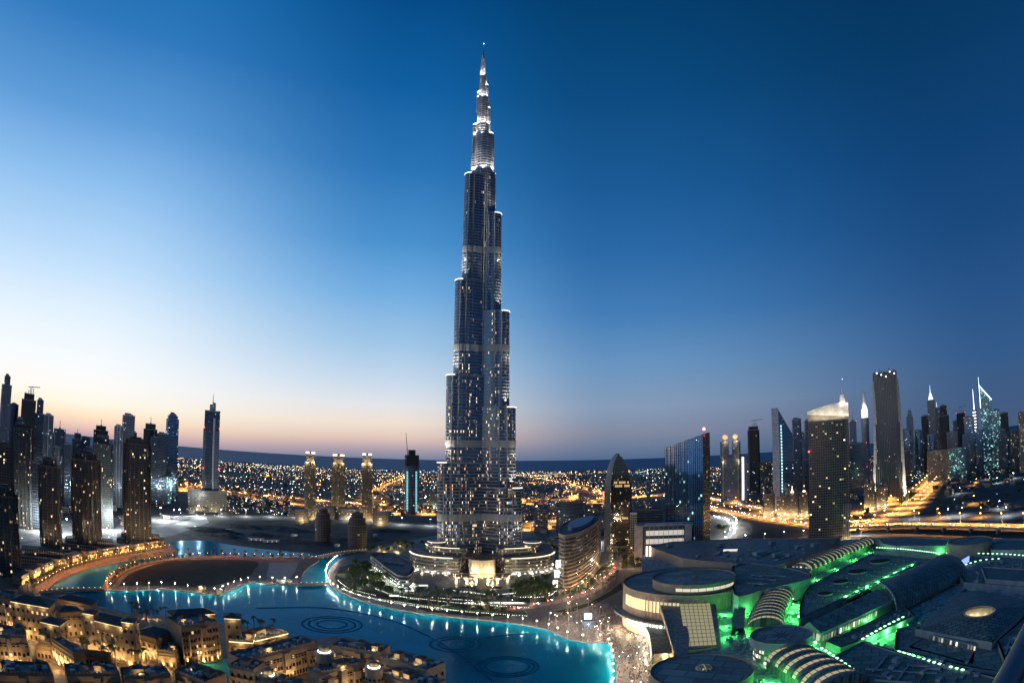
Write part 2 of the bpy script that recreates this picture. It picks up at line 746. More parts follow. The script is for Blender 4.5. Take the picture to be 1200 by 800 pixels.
# ------------------------------------------------------------------ ground, sea, lake, roads
def ground_mat():
    t = NT('ground')
    a, b = t.noise(.004, detail=6), t.noise(.06, detail=4)
    c = t.ramp(a, [(.35, (.026, .026, .026)), (.5, (.058, .052, .045)), (.68, (.10, .088, .073))])
    t.put(t.mix(t.math('MULTIPLY', b, .5), c, (.05, .048, .046)), t.b.inputs['Base Color'])
    t.b.inputs['Roughness'].default_value = .9
    return t.m


def water_mat(name, col, rough, bump, scale):
    t = NT(name)
    n = t.noise(.02, detail=3)
    t.put(t.ramp(n, [(.3, tuple(q * .74 for q in col)), (.7, tuple(q * 1.22 for q in col))]), t.b.inputs['Base Color'])
    t.b.inputs['Roughness'].default_value = rough
    t.b.inputs['IOR'].default_value = 1.33
    t.b.inputs['Specular IOR Level'].default_value = .13
    g = t.n('ShaderNodeNewGeometry').outputs['Position']
    w = t.n('ShaderNodeTexNoise')
    w.inputs['Scale'].default_value = scale
    w.inputs['Detail'].default_value = 3
    t.t.links.new(g, w.inputs['Vector'])
    bp = t.n('ShaderNodeBump')
    bp.inputs['Strength'].default_value = bump
    bp.inputs['Distance'].default_value = .4
    t.put(w.outputs['Fac'], bp.inputs['Height'])
    t.put(bp.outputs[0], t.b.inputs['Normal'])
    if name == 'lake_water':
        # shallow cloudy pool water: body colour below, a weak tinted mirror above
        t.b.inputs['Specular IOR Level'].default_value = 0.0
        gb = t.n('ShaderNodeBsdfGlossy')
        gb.inputs['Color'].default_value = (.42, .78, 1.0, 1)
        gb.inputs['Roughness'].default_value = .13
        t.put(bp.outputs[0], gb.inputs['Normal'])
        lw = t.n('ShaderNodeFresnel')
        lw.inputs['IOR'].default_value = 1.33
        ms = t.n('ShaderNodeMixShader')
        t.put(t.math('MULTIPLY', lw.outputs[0], .5), ms.inputs[0])
        t.t.links.new(t.b.outputs[0], ms.inputs[1])
        t.t.links.new(gb.outputs[0], ms.inputs[2])
        t.t.links.new(ms.outputs[0], t.t.nodes['Material Output'].inputs['Surface'])
    return t.m


def road_mat(name, col, lanes, width):
    """Asphalt with painted lane lines; v runs across the road in metres."""
    t = NT(name)
    s = t.n('ShaderNodeSeparateXYZ')
    t.t.links.new(t.n('ShaderNodeTexCoord').outputs['UV'], s.inputs[0])
    lw = width / lanes
    f = t.math('FRACT', t.math('DIVIDE', s.outputs[1], lw))
    ln = t.math('LESS_THAN', f, .35 / lw)
    dash = t.math('LESS_THAN', t.math('FRACT', t.math('DIVIDE', s.outputs[0], 12.0)), .4)
    edge = t.math('MAXIMUM', t.math('LESS_THAN', s.outputs[1], lw * .5), t.math('GREATER_THAN', s.outputs[1], width - lw * .5))
    m = t.math('MULTIPLY', ln, t.math('MAXIMUM', dash, edge))
    n = t.noise(.08)
    base = t.ramp(n, [(.3, tuple(q * .8 for q in col)), (.7, tuple(q * 1.25 for q in col))])
    t.put(t.mix(m, base, (.6, .6, .58)), t.b.inputs['Base Color'])
    t.b.inputs['Roughness'].default_value = .75
    return t.m


M_ground = ground_mat()
M_conc = plain('concrete', (.28, .26, .24), .8)
M_pave = plain('stone_paving', (.10, .088, .078), .6, var=.4, scale=.3)
M_pale = plain('pale_stone', (.42, .36, .29), .7)
M_dkroof = plain('dark_roof', (.10, .105, .115), .8, var=.35, scale=.12)
M_sand = plain('sand_lot', (.055, .052, .05), .95, var=.45, scale=.02)
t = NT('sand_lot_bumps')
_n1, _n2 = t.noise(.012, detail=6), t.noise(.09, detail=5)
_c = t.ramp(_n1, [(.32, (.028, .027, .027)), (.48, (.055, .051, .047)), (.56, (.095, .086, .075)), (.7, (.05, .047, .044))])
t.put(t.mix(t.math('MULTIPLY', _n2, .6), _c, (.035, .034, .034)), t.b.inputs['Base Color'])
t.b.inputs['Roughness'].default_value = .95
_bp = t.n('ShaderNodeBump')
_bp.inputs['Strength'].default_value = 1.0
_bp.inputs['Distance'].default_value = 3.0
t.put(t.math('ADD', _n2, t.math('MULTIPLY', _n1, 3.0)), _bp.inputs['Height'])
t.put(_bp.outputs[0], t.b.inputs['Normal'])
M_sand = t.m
M_grass = plain('grass', (.012, .02, .008), .95, var=.4, scale=.08)
M_asph = road_mat('asphalt', (.06, .058, .056), 4, 16)
M_asph2 = road_mat('highway_asphalt', (.15, .14, .13), 6, 26)
M_teal = water_mat('lake_water', (.002, .195, .285), .16, .6, .3)
M_pool = water_mat('pool_water', (.006, .17, .20), .08, .15, .5)
M_sea = water_mat('sea_water', (.10, .18, .28), .6, .3, .01)

# land to the coast, then sea to the horizon
_R = 60000
_coast = []
for _a in range(-80, 81, 2):
    _d = 7200 + 500 * sin(_a * .21) + 260 * sin(_a * .9 + 1) + 120 * sin(_a * 2.3)
    if _a > 36:
        _d += (_a - 36) * 700
    if _a < -32:
        _d += (-_a - 32) * 60
    _coast.append((sin(radians(_a)) * _d, cos(radians(_a)) * _d))
mb = MB()
tri_poly(mb, [(_R, -3000), (_R, 90000), (-_R, 90000), (-_R, -3000)], 0.0)
o = mb.build('ground', [M_ground]); o['kind'] = 'structure'
sheet('sea', _coast + [(150000, 40000), (150000, 150000), (-150000, 150000), (-150000, 20000)], 1.0, M_sea)

# the lake
LAKE = [(20, 700), (40, 672), (100, 655), (160, 646), (192, 637), (214, 633), (240, 633), (270, 638), (300, 642), (350, 647), (395, 648), (412, 652), (470, 690), (700, 715),
        (760, 800), (760, 850), (380, 850), (180, 850), (170, 770), (60, 740)]
sheet('lake', gl(LAKE, .05, 1), .05, M_teal)

M_kerb = plain('quay_wall', (.30, .27, .23), .8)
ISLAND = [(119, 690), (124, 680), (136, 670), (158, 661), (190, 655), (222, 652), (262, 651), (310, 652), (350, 652), (371, 653), (373, 657), (362, 664), (354, 674), (351, 683),
          (330, 684), (306, 683), (296, 681), (276, 688), (258, 696), (248, 696), (215, 692), (180, 690), (150, 692), (130, 691)]
_isl = gl(ISLAND + ISLAND[:1], 1.2, 4)[:-1]
slab('island_ground', _isl, 0, 1.2, [MATS.get('promenade_paving') or plain('promenade_paving', (.075, .055, .045), .7, var=.4, scale=.3), M_kerb])
_pk = gl([(139, 686), (150, 674), (172, 664), (200, 657), (240, 655), (290, 656), (303, 660), (298, 667), (290, 676), (262, 683), (240, 687), (200, 686), (165, 686), (139, 686)], 1.3, 4)[:-1]
o = sheet('park_lawn', _pk, 1.28, M_grass)
sheet('sunken_pool', gl([(316, 659), (350, 658), (346, 668), (338, 679), (322, 680), (312, 675)], 1.3, 1), 1.29, plain('drained_pool', (.05, .06, .075), .5))

PROM = [(20, 700), (22, 684), (46, 666), (74, 656), (110, 648), (150, 640), (188, 635), (204, 638), (206, 645), (196, 650), (172, 653), (140, 657), (110, 663), (84, 672), (66, 681), (57, 689), (40, 696)]
_prom = gl(PROM, 1.2, 1)
slab('west_promenade', _prom, 0, 1.2, [plain('promenade_paving', (.075, .055, .045), .7, var=.4, scale=.3), M_kerb])

SHORE = [(724, 830), (722, 790), (721, 770), (714, 753), (703, 751), (690, 752), (678, 750), (664, 747), (650, 740), (634, 735), (612, 731), (580, 727), (530, 722), (480, 716), (430, 705), (402, 695),
         (389, 686), (384, 677), (387, 665), (398, 655)]
_shore = gl(SHORE, 1.0, 4)
_plaza = _shore + gl([(430, 643), (520, 625), (640, 618), (745, 632), (820, 650), (905, 690), (960, 740), (960, 830)], 1.0, 1)
slab('plaza', _plaza, 0, 1.0, [M_pave, M_kerb])

NEAR = [(524, 830), (516, 800), (500, 782), (470, 764), (430, 752), (395, 745), (362, 750), (346, 756), (338, 741), (300, 735), (262, 731), (205, 723), (150, 717), (108, 707), (98, 698), (60, 692), (20, 690)]
_near = gl(NEAR, 1.0, 3)
slab('old_town_ground', _near + gl([(-60, 690), (-60, 830)], 1.0, 1), 0, 1.0, [plain('old_town_paving', (.20, .15, .11), .7, var=.35, scale=.2), M_kerb])
sheet('hotel_pool', gl([(232, 776), (250, 771), (272, 771), (274, 800), (236, 800), (228, 786)], 1.1, 1), 1.02, M_pool)

# empty sand lots beyond the lake and the dark parkland to the right
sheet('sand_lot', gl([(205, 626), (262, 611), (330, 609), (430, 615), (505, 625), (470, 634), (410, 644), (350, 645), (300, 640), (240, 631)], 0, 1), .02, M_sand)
sheet('building_site_ground', gl([(-30, 622), (-30, 650), (60, 640), (140, 632), (200, 628), (245, 612), (240, 603), (100, 606)], 0, 1), .024, plain('site_sand', (.24, .23, .22), .9, var=.4, scale=.03))
sheet('sand_lot.001', gl([(855, 612), (948, 622), (948, 632), (880, 640), (840, 636)], 0, 1), .02, plain('brown_sand', (.06, .048, .038), .95, var=.4, scale=.03))
sheet('park_ground', gl([(1075, 608), (1105, 560), (1135, 548), (1225, 530), (1225, 612), (1140, 610)], 0, 1), .02, plain('dry_ground', (.045, .05, .056), .95, var=.5, scale=.01))

# fountain pipework: dark rings lying in the shallow lake
M_pipe = plain('fountain_pipe', (.003, .135, .205), .9, spec=0.0)


def ring_at(px, py, rpx, n, name, label, rings):
    c = G(px, py, .12)
    s = mpp(*c)
    t = wthing(name, label, 'fountain', c)
    for k in rings:
        mb = MB()
        R = rpx * s * k
        P = lambda a, r: (c[0] + r * cos(a), c[1] + r * sin(a), .1)
        for i in range(n):
            a0, a1 = 2 * pi * i / n, 2 * pi * (i + 1) / n
            q0, q1, q2, q3 = P(a0, R - .8), P(a1, R - .8), P(a1, R + .8), P(a0, R + .8)
            up = lambda p: (p[0], p[1], .22)
            mb.face([up(q3), up(q2), up(q1), up(q0)][::-1])
            mb.face([q3, q2, up(q2), up(q3)][::-1])
            mb.face([q0, q1, up(q1), up(q0)])
        mb.build('pipe_ring', [M_pipe], t)


ring_at(594, 780, 37, 64, 'fountain_rings', 'dark concentric fountain rings in the lake nearest the crowded plaza', (1, .86, .7))
ring_at(534, 754, 30, 56, 'fountain_rings', 'smaller dark fountain ring off the tower waterfront', (1, .7))
ring_at(389, 731, 35, 56, 'fountain_rings', 'faint fountain rings in the lake behind the domed residences', (1, .78, .5))
mb = MB()
_arc = gl([(300, 712), (380, 712), (450, 724), (500, 744), (540, 768), (580, 800)], .1, 8)
mb.tube(offset_line(_arc, 0), .5, 6)
_arc = gl([(548, 776), (546, 762), (556, 752), (580, 745), (620, 742)], .1, 8)
mb.tube(_arc, .5, 6)
props(mb.build('fountain_pipe', [M_pipe]), 'long curved fountain pipe sweeping across the lake', 'fountain')

# ------------------------------------------------------------------ roads
ROADS = {}


def road(key, name, pts, width, z=.06, k=6, mat=None, thick=0, elev=0.0):
    line = [(p[0], p[1], p[2] + z + elev) for p in gl(pts, elev, k)]
    line = [(p[0], p[1], z + elev) for p in line]
    ROADS[key] = line
    return ribbon(name, line, width, mat or M_asph, thick=thick, mats=[mat or M_asph, M_conc])


road('boul', 'boulevard', [(596, 716), (640, 708), (678, 699), (706, 685), (720, 670), (724, 655), (716, 643)], 13, 1.01, mat=plain('boulevard_paving', (.30, .22, .18), .7))
road('boul2', 'side_street', [(720, 667), (745, 667), (772, 664)], 12, 1.03, mat=MATS['boulevard_paving'])
road('hw1', 'highway', [(800, 577), (835, 585), (880, 594), (945, 604), (1000, 612)], 42, .05, mat=M_asph2)
road('hw2', 'highway', [(815, 589), (850, 598), (900, 607), (950, 614), (1000, 620)], 38, .055, mat=M_asph2)
road('szr', 'highway', [(985, 622), (1015, 612), (1050, 602), (1070, 588), (1085, 572), (1098, 558), (1112, 546), (1128, 535)], 54, .06, mat=M_asph2)
road('ramp', 'slip_road', [(834, 604), (850, 608), (860, 617), (855, 627), (840, 636)], 12, .07)
road('lhw', 'highway', [(150, 560), (207, 566), (260, 575), (330, 582), (400, 588), (470, 592), (530, 592), (600, 588), (650, 585), (740, 582), (800, 577)], 52, .06, mat=M_asph2)
road('lhw2', 'highway', [(205, 573), (260, 580), (320, 587), (380, 594), (440, 600), (510, 602)], 36, .05, mat=M_asph2)
road('cross', 'main_road', [(430, 592), (440, 576), (455, 568), (473, 560), (492, 555)], 30, .07)
road('rmid', 'main_road', [(600, 556), (630, 560), (660, 566), (700, 577), (720, 590)], 32, .065)
road('rmid2', 'main_road', [(608, 622), (640, 616), (660, 606), (690, 594), (720, 586), (760, 580)], 20, .045)
road('white', 'surface_road', [(195, 606), (260, 605), (340, 606), (430, 611), (500, 616), (620, 612), (690, 608)], 16, .05)
road('site', 'surface_road', [(-10, 640), (60, 632), (130, 626), (190, 616), (230, 606)], 14, .05)
road('mallroad', 'surface_road', [(690, 636), (740, 640), (800, 643), (860, 640), (930, 634), (1010, 628)], 18, 1.02)

# flyover with deck, parapets and piers
FLY = thing('flyover', 'long orange lit concrete flyover crossing behind the shopping mall', 'bridge', (0, 0, 0))
_fl = [(p[0], p[1], 10.0) for p in gl([(960, 616), (1000, 616), (1060, 614), (1130, 615), (1225, 617)], 10, 6)]
ROADS['fly'] = _fl
o = ribbon('deck', _fl, 26, M_asph2, kind=None, thick=2.2, mats=[M_asph2, plain('warm_concrete', (.42, .36, .28), .8)])
o.parent = FLY
for p, h in walk(_fl, 55, 20):
    mb = MB()
    mb.box((p[0], p[1], 0), (3, 9, 7.7), h)
    mb.box((p[0], p[1], 7.2), (4, 20, 1.0), h)
    mb.build('pier', [M_conc], FLY)

# ------------------------------------------------------------------ the tall tower
M_steel = plain('fin_steel', (.33, .33, .34), .42, .35, var=.08)
M_steel_lit = plain('lit_spire_steel', (.52, .52, .52), .45, .2, var=.08)  # fin steel made paler: floodlight on the upper tiers put into the colour
M_bglass = facade('tower_glass', (.14, .145, .155), (.14, .22, .33), fh=4.4, bay=1.7, mv=.22, mu=.42, lit=.19, strength=1.8, metal=.88, rough=.1, fade=(60, 360, .05), colnoise=.20, colrun=13.0, colw=1.1,  # glowing columns low down also imitate warm reflections in the glass
                  cols=[(1.0, .72, .4), (1.0, .85, .6), (1.0, .5, .22), (.45, .65, 1.0), (1.0, .8, .5), (.6, .9, .6)])
M_band = plain('plant_floor_louvres', (.42, .40, .37), .5, .2, var=.12, scale=.5)
M_white = glow('white_lamp', (1.0, .96, .88), 9)
M_warm = glow('warm_lamp', (1.0, .78, .45), 7)
M_warmS = glow('warm_light_strip', (1.0, .82, .52), 4)
M_red = glow('red_beacon', (1.0, .06, .05), 8)
M_teal_l = glow('teal_lamp', (.45, 1.0, .85), 5)

BC = G(565, 660)
BAZ = atan2(BC[0], BC[1])
BURJ = thing('skyscraper', 'tallest tower in the picture, stepped blue glass tiers tapering to a lit spire', 'skyscraper', BC, -BAZ)


def bz(py, dy=0.0):
    return zat(BC[0] * (1 + dy / hypot(BC[0], BC[1])), BC[1] * (1 + dy / hypot(BC[0], BC[1])), py)


def half_w(px, py, dpx=565.3):
    """Metres from the tower's axis to photo column px at the height of row py."""
    z = bz(py)
    ax = proj(BC[0], BC[1], z)[0]
    return abs(px - ax) * mpp(BC[0], BC[1], z)


def stadium(L, hw, ang, off=0.0, n=9):
    """Wing outline: from the core out along ang, round nose."""
    d = (cos(ang), sin(ang))
    e = (-d[1], d[0])
    r = hw + off
    pts = [(0, -r)]
    for i in range(n + 1):
        a = -pi / 2 + pi * i / n
        pts.append((L + r * cos(a), r * sin(a)))
    pts.append((0, r))
    return [(p[0] * d[0] + p[1] * e[0], p[0] * d[1] + p[1] * e[1]) for p in pts]


FLOOR = 4.4
BANDS = [bz(604), bz(520.5), bz(411), bz(297)]


def tier(L, hw, ang, z0, z1, flank=None, lights=True):
    mb = MB()
    shapes = [(L, hw)] + ([flank] if flank else [])
    for l, h in shapes:
        p = stadium(l, h, ang)
        mb.prism(p, z0, z1, 0, 1)
        q = stadium(l, h, ang, .55)
        z = math.ceil(z0 / FLOOR) * FLOOR
        while z < z1 - 1:
            mb.ring(p, q, z, 1.0, 2, closed=False)
            z += FLOOR
        # parapet at the terrace
        mb.ring(p, stadium(l, h, ang, .8), z1 - .2, 2.2, 2, closed=False)
        # vertical nose and flank mullion tubes
        for i in range(0, len(p), 2):
            mb.tube([(p[i][0], p[i][1], z0), (p[i][0], p[i][1], z1 + 1)], (1.0 if i in (0, 2, len(p) - 1, 8) else .3), 4, 2)
    o = mb.build('tier', [M_bglass, M_dkroof, M_steel], BURJ)
    for b in BANDS:
        if z0 < b < z1:
            mb = MB()
            for l, h in shapes:
                mb.ring(stadium(l, h, ang), stadium(l, h, ang, .75), b - 4.6, 9.2, 0, closed=False)
            mb.build('plant_band', [M_band], o)
            if lights:
                for s in (-.5, .5):
                    r = L + hw + 7
                    lamp((cos(ang) * r - sin(ang) * s * 14, sin(ang) * r + cos(ang) * s * 14, b - 13), 3000, (1, .9, .72), .25, 'band_light', BURJ)
    # terrace lamp strip along the nose edge
    mb = MB()
    e = stadium(L, hw, ang, .2)
    e, e2 = stadium(L, hw, ang, .85), stadium(L, hw, ang, 1.15)
    mb.ring(e[2:-2], e2[2:-2], z1 + .4, 1.2, 0, closed=False)
    if lights:
        mb.build('terrace_light', [glow('terrace_lamp', (1.0, .95, .85), 1.9)], o)
    return o


A_L, A_R, A_B = radians(210), radians(-30), radians(90)
LEFT = [(514.5, 543), (524.5, 441), (534.5, 330), (545.5, 206)]
RIGHT = [(610, 572), (603.2, 478), (596.2, 366), (587.3, 252)]
UP = 105000
for ang, lst, sgn in ((A_L, LEFT, -1), (A_R, RIGHT, 1)):
    z0 = 0.0
    for i, (px, py) in enumerate(lst):
        hw = (10.5, 9.8, 9.0, 8.2)[i]
        e = half_w(px, py)
        L = (e - hw) / .866
        zt = bz(py, -.5 * L)
        fl = (max(2.0, L - 12 + i), hw + 5.5 - i * .8)
        tier(L, hw, ang, max(0, z0 - 1), zt, fl)
        if i < 4:
            # uplights on this terrace, aimed at the next tier
            d = (cos(ang), sin(ang))
            for s in (-1, 0, 1):
                e2 = (-d[1] * s * 8, d[0] * s * 8)
                r = L + hw - (1.5 if s == 0 else 7)
                lamp((d[0] * r + e2[0], d[1] * r + e2[1], zt + 2.0), UP * (1, .95, .8, .22)[i], (1.0, .93, .8), .5, 'terrace_uplight', BURJ, spot=((-d[0] * .10, -d[1] * .10, 1.0), radians(56)))
        z0 = zt
for i, (px, py) in enumerate(((0, 510), (0, 400), (0, 290), (0, 215))):
    L = (66, 52, 38, 22)[i]
    tier(L, 10, A_B, (0, bz(510) - 1, bz(400) - 1, bz(290) - 1)[i], bz(py), None, False)

# core, then round upper tiers and the spire
ztop = bz(206)
mb = MB()
core = [(17 * cos(pi / 6 + pi / 3 * i) * (1.0 if i % 2 else .82), 17 * sin(pi / 6 + pi / 3 * i) * (1.0 if i % 2 else .82)) for i in range(6)]
mb.prism(core, 0, ztop + 2, 0, 1)
for i in range(-1, 2):
    mb.tube([(i * 3.4, -15.2 + abs(i), 0), (i * 3.4, -15.2 + abs(i), ztop)], .9, 5, 2)
mb.build('core', [M_bglass, M_dkroof, M_steel], BURJ)


def circle(r, n=20, cx=0.0, cy=0.0, ph=0.0):
    return [(cx + r * cos(2 * pi * i / n + ph), cy + r * sin(2 * pi * i / n + ph)) for i in range(n)]


def drum(z0, z1, r0, r1, cx=0.0, cy=0.0, name='upper_tier', fins=True, lit=True, mat=None, pw=1.0, zl=None):
    mb = MB()
    mb.prism(circle(r0, cx=cx, cy=cy), z0, z1, 0, 1, circle(r1, cx=cx, cy=cy))
    if fins:
        z = math.ceil(z0 / FLOOR) * FLOOR
        while z < z1:
            r = r0 + (r1 - r0) * (z - z0) / (z1 - z0)
            mb.ring(circle(r, cx=cx, cy=cy), circle(r + .6, cx=cx, cy=cy), z, 1.5, 2)
            z += FLOOR
        for i in range(10):
            a = 2 * pi * i / 10
            mb.tube([(cx + r0 * cos(a), cy + r0 * sin(a), z0), (cx + r1 * cos(a), cy + r1 * sin(a), z1)], .4, 4, 2)
    o = mb.build(name, [mat or M_bglass, M_dkroof, M_steel_lit], BURJ)
    if lit:
        for a in (-150, -90, -30):
            lamp((cx + (r0 + 4) * cos(radians(a)), cy + (r0 + 4) * sin(radians(a)), (zl or z0) + 1), UP * pw * .62, (1.0, .95, .84), .5, 'terrace_uplight', BURJ,
                 spot=((-cos(radians(a)) * .12, -sin(radians(a)) * .12, 1.0), radians(100)))
    return o


def hw2(px0, px1, py):
    z = bz(py)
    m = mpp(BC[0], BC[1], z)
    ax = proj(BC[0], BC[1], z)[0]
    return (px1 - px0) / 2 * m, ((px0 + px1) / 2 - ax) * m


r, c = hw2(554.6, 578.6, 206)
drum(ztop - 90, bz(160), r, r * .97, c, 0, pw=.55, zl=ztop + 2)
r, c = hw2(557, 574.2, 150)
drum(bz(162), bz(148), r, r, c, pw=.5)
r, c = hw2(559.2, 573.0, 140)
drum(bz(149), bz(116), r, r * .92, c, pw=.5)
r, c = hw2(560.8, 571.2, 110)
drum(bz(117), bz(90), r, r * .68, c, mat=M_steel_lit, pw=.4)
r, c = hw2(562.6, 569, 85)
drum(bz(91), bz(66), r, r * .4, c, mat=M_steel_lit, name='spire', pw=.45)
mb = MB()
z0, z1 = bz(67), bz(51.5)
mb.tube([(c, 0, z0), (c, 0, z1)], 1.2, 6, 0, .35)
o = mb.build('mast', [M_steel], BURJ)
mb = MB(); mb.ball((c, 0, z1), .8)
mb.build('beacon', [M_white], o)
# small setback lobes on the upper tower
for px, py, rp, dz in ((557.5, 148, 3.4, 60), (574.8, 158, 3.5, 70), (572.3, 128, 2.2, 40), (561.2, 110, 2.0, 40), (570.2, 101, 1.8, 35), (577, 205, 4.0, 80), (555.5, 180, 3.0, 50)):
    z = bz(py)
    m = mpp(BC[0], BC[1], z)
    x = (px - proj(BC[0], BC[1], z)[0]) * m
    mb = MB()
    mb.prism(circle(rp * m, 12, x, -2), z - dz, z, 0, 1)
    for k in range(int(dz / FLOOR)):
        mb.ring(circle(rp * m, 12, x, -2), circle(rp * m + .5, 12, x, -2), z - dz + k * FLOOR, 1.3, 2)
    o = mb.build('setback_lobe', [M_bglass, M_dkroof, M_steel_lit], BURJ)
    mb = MB(); mb.ring(circle(rp * m * .8, 10, x, -2), circle(rp * m * .95, 10, x, -2), z + .2, .9)
    mb.build('terrace_light', [M_white], o)
    lamp((x, -2 - rp * m * .5, z + 1.5), UP * .09, (1, .95, .85), .3, 'terrace_uplight', BURJ)

# ------------------------------------------------------------------ podium and entrance
M_pglass = facade('podium_glass', (.34, .30, .25), (.24, .24, .24), fh=4.0, bay=2.2, mv=.3, mu=.1, lit=.35, strength=1.2, metal=.6, cols=[(1, .78, .5), (1, .85, .62), (1, .68, .4), (.9, 1, .9)])
POD = thing('tower_podium', 'curved terraced podium with lit ledges round the foot of the tallest tower', 'podium', BC, -BAZ)


def sup(rx, ry, n, e=2.6, a0=0.0, a1=2 * pi):
    out = []
    for i in range(n + 1):
        a = a0 + (a1 - a0) * i / n
        c, s = cos(a), sin(a)
        out.append((rx * abs(c) ** (2 / e) * (1 if c >= 0 else -1), ry * abs(s) ** (2 / e) * (1 if s >= 0 else -1)))
    return out


for nm, rx, ry, z0, z1 in (('lower_terrace', 94, 84, 0, 21), ('upper_terrace', 74, 62, 21.2, 30)):
    for s, a0, a1 in ((-1, radians(180), radians(262)), (1, radians(278), radians(360))):
        mb = MB()
        p = sup(rx, ry, 22, 3.2, a0, a1)
        poly = ccw(p + ([(-10, 40), (-rx, 40)] if s < 0 else [(rx, 40), (10, 40)]))
        mb.prism(poly, z0, z1, 0, 1)
        q = [(x * 1.012, y * 1.012) for x, y in p]
        for k in range(1, int((z1 - z0) / 4) + 1):
            mb.ring(p, q, z0 + k * 4 - .5, .6, 2, closed=False)
        o = mb.build(nm, [M_pglass, M_dkroof, M_pale], POD)
        mb = MB()
        q = [(x * 1.022, y * 1.022) for x, y in p]
        mb.ring(p[4:-1] if s < 0 else p[1:-4], q[4:-1] if s < 0 else q[1:-4], z1 + .1, .45, 0, closed=False)
        mb.build('ledge_light', [glow('ledge_strip', (1.0, .86, .6), 1.9)], o)
        if z0 == 0:
            for i in range(2, 22, 3):
                lamp((p[i][0] * 1.06, p[i][1] * 1.06, 2.2), 2200, (1, .9, .72), .4, 'podium_uplight', POD)
mb = MB()
p = [(16 * cos(a), -88 + 14 * sin(a)) for a in [radians(180 + 180 * i / 14) for i in range(15)]]
mb.prism(ccw(p + [(16, -60), (-16, -60)]), 0, 22, 0, 1)
mb.build('entrance_hall', [facade('entrance_glass', (.5, .42, .3), (.5, .42, .3), 3.0, 2.4, .12, .06, .0, metal=.2, rough=.3), M_dkroof], POD)
mb = MB()
p = [(24 * cos(a), -84 + 13 * sin(a)) for a in [2 * pi * i / 24 for i in range(24)]]
mb.prism(p, 22.5, 25, 0, 0, bottom=True)
mb.build('entrance_canopy', [plain('dark_canopy', (.03, .03, .035), .4)], POD)
mb = MB()
p = [(34 * cos(a), -104 + 8 * sin(a)) for a in [radians(180 + 180 * i / 16) for i in range(17)]]
q = [(x * 1.0, y + 2.5) for x, y in p]
mb.ring(q, p, 7, .6, 0, closed=False)
for i in range(0, 17, 2):
    mb.tube([(p[i][0], p[i][1] + 1, 1), (p[i][0], p[i][1] + 1, 7)], .35, 6)
mb.build('porch', [M_pale], POD)
for x in (-30, -18, -7, 7, 18, 30):
    lamp((x, -112 + abs(x) * .2, 3), 9000, (1.0, .80, .48), .7, 'entrance_light', POD)
for x in (-12, 12):
    lamp((x, -106, 10), 8000, (1.0, .82, .5), .7, 'entrance_light', POD)
mb = MB()
for i in range(26):
    x = -88 + i * 7
    if abs(x) > 34:
        y = -((1 - (min(93, abs(x)) / 94) ** 3.2) ** .3125) * 84 - 2.5
        mb.box((x, y, 1.2), ((2.2, 4.6, 1.4, 5.2, 3.0)[i % 5], .4, (1.6, 2.2, 1.2)[i % 3]))
mb.build('shopfront', [glow('shopfront_light', (.95, 1, .92), 1.2)], POD)
# round lit terraces beside the foot of the tower
for x in (-58, 64):
    mb = MB()
    c = circle(11, 24, x, -40)
    mb.prism(c, 30.2, 36, 0, 1)
    o = mb.build('pavilion', [M_pglass, M_dkroof], POD)
    mb = MB()
    mb.ring(circle(11, 24, x, -40), circle(11.5, 24, x, -40), 35.4, .5)
    mb.build('ledge_light', [glow('ledge_strip', (1, .86, .6), 1.9)], o)

# forecourt: circular drive, hedged rings, reflecting pool
_fc = lambda x, y: (BC[0] + cos(-BAZ) * x - sin(-BAZ) * y, BC[1] + sin(-BAZ) * x + cos(-BAZ) * y)
sheet('forecourt', [_fc(*p) for p in [(52 * cos(2 * pi * i / 40), -140 + 30 * sin(2 * pi * i / 40)) for i in range(40)]], 1.02, plain('forecourt_paving', (.15, .125, .10), .4))
sheet('reflecting_pool', [_fc(*p) for p in [(22 * cos(2 * pi * i / 30), -158 + 9 * sin(2 * pi * i / 30)) for i in range(30)]], 1.04, water_mat('dark_pool', (.02, .02, .02), .05, .1, .3))

# ------------------------------------------------------------------ towers of the skyline
RESI = [(1, .72, .38), (1, .85, .55), (1, .62, .3), (.7, 1, .7)]
F_resi = facade('residence_facade', (.07, .066, .062), (.075, .13, .15), 3.4, 2.2, .22, .22, .10, [(1, .72, .38), (1, .85, .55), (.6, 1, .65), (1, .62, .3), (.7, 1, .9)], 1.6, .5, .15, colnoise=.03)
F_resi2 = facade('beige_residence_facade', (.10, .088, .075), (.08, .12, .14), 3.4, 2.4, .3, .28, .11, RESI, 1.8, .5, .15, colnoise=.02)
F_dark = facade('dark_tower_facade', (.09, .095, .11), (.13, .17, .23), 3.7, 3.0, .3, .12, .03, COOL, 1.3, .75, .12)
F_grey = facade('grey_tower_facade', (.20, .21, .23), (.16, .20, .25), 3.6, 3.2, .4, .2, .045, COOL, 1.4, .7, .14)
F_blue = facade('blue_glass_facade', (.10, .13, .17), (.20, .32, .44), 3.8, 2.8, .18, .08, .05, COOL, 1.2, .88, .08)
F_teal = facade('teal_glass_facade', (.10, .15, .17), (.20, .38, .44), 3.8, 3.0, .2, .1, .42, [(.5, 1, 1), (.7, .95, 1), (.9, 1, .9)], 1.5, .8, .1)
F_cons = facade('unfinished_frame', (.075, .07, .065), (.03, .03, .03), 3.8, 4.5, .35, .2, .03, COOL, 1.6, .1, .6)
F_brown = facade('brown_tower_facade', (.32, .23, .15), (.07, .07, .075), 3.5, 3.3, .38, .22, .10, [(1, .75, .38), (1, .82, .45), (1, .7, .3)], 2.6, .45, .15)
F_index = facade('finned_dark_facade', (.075, .08, .09), (.12, .15, .19), 4.0, 2.2, .3, .3, .012, COOL, 1.6, .7, .14)
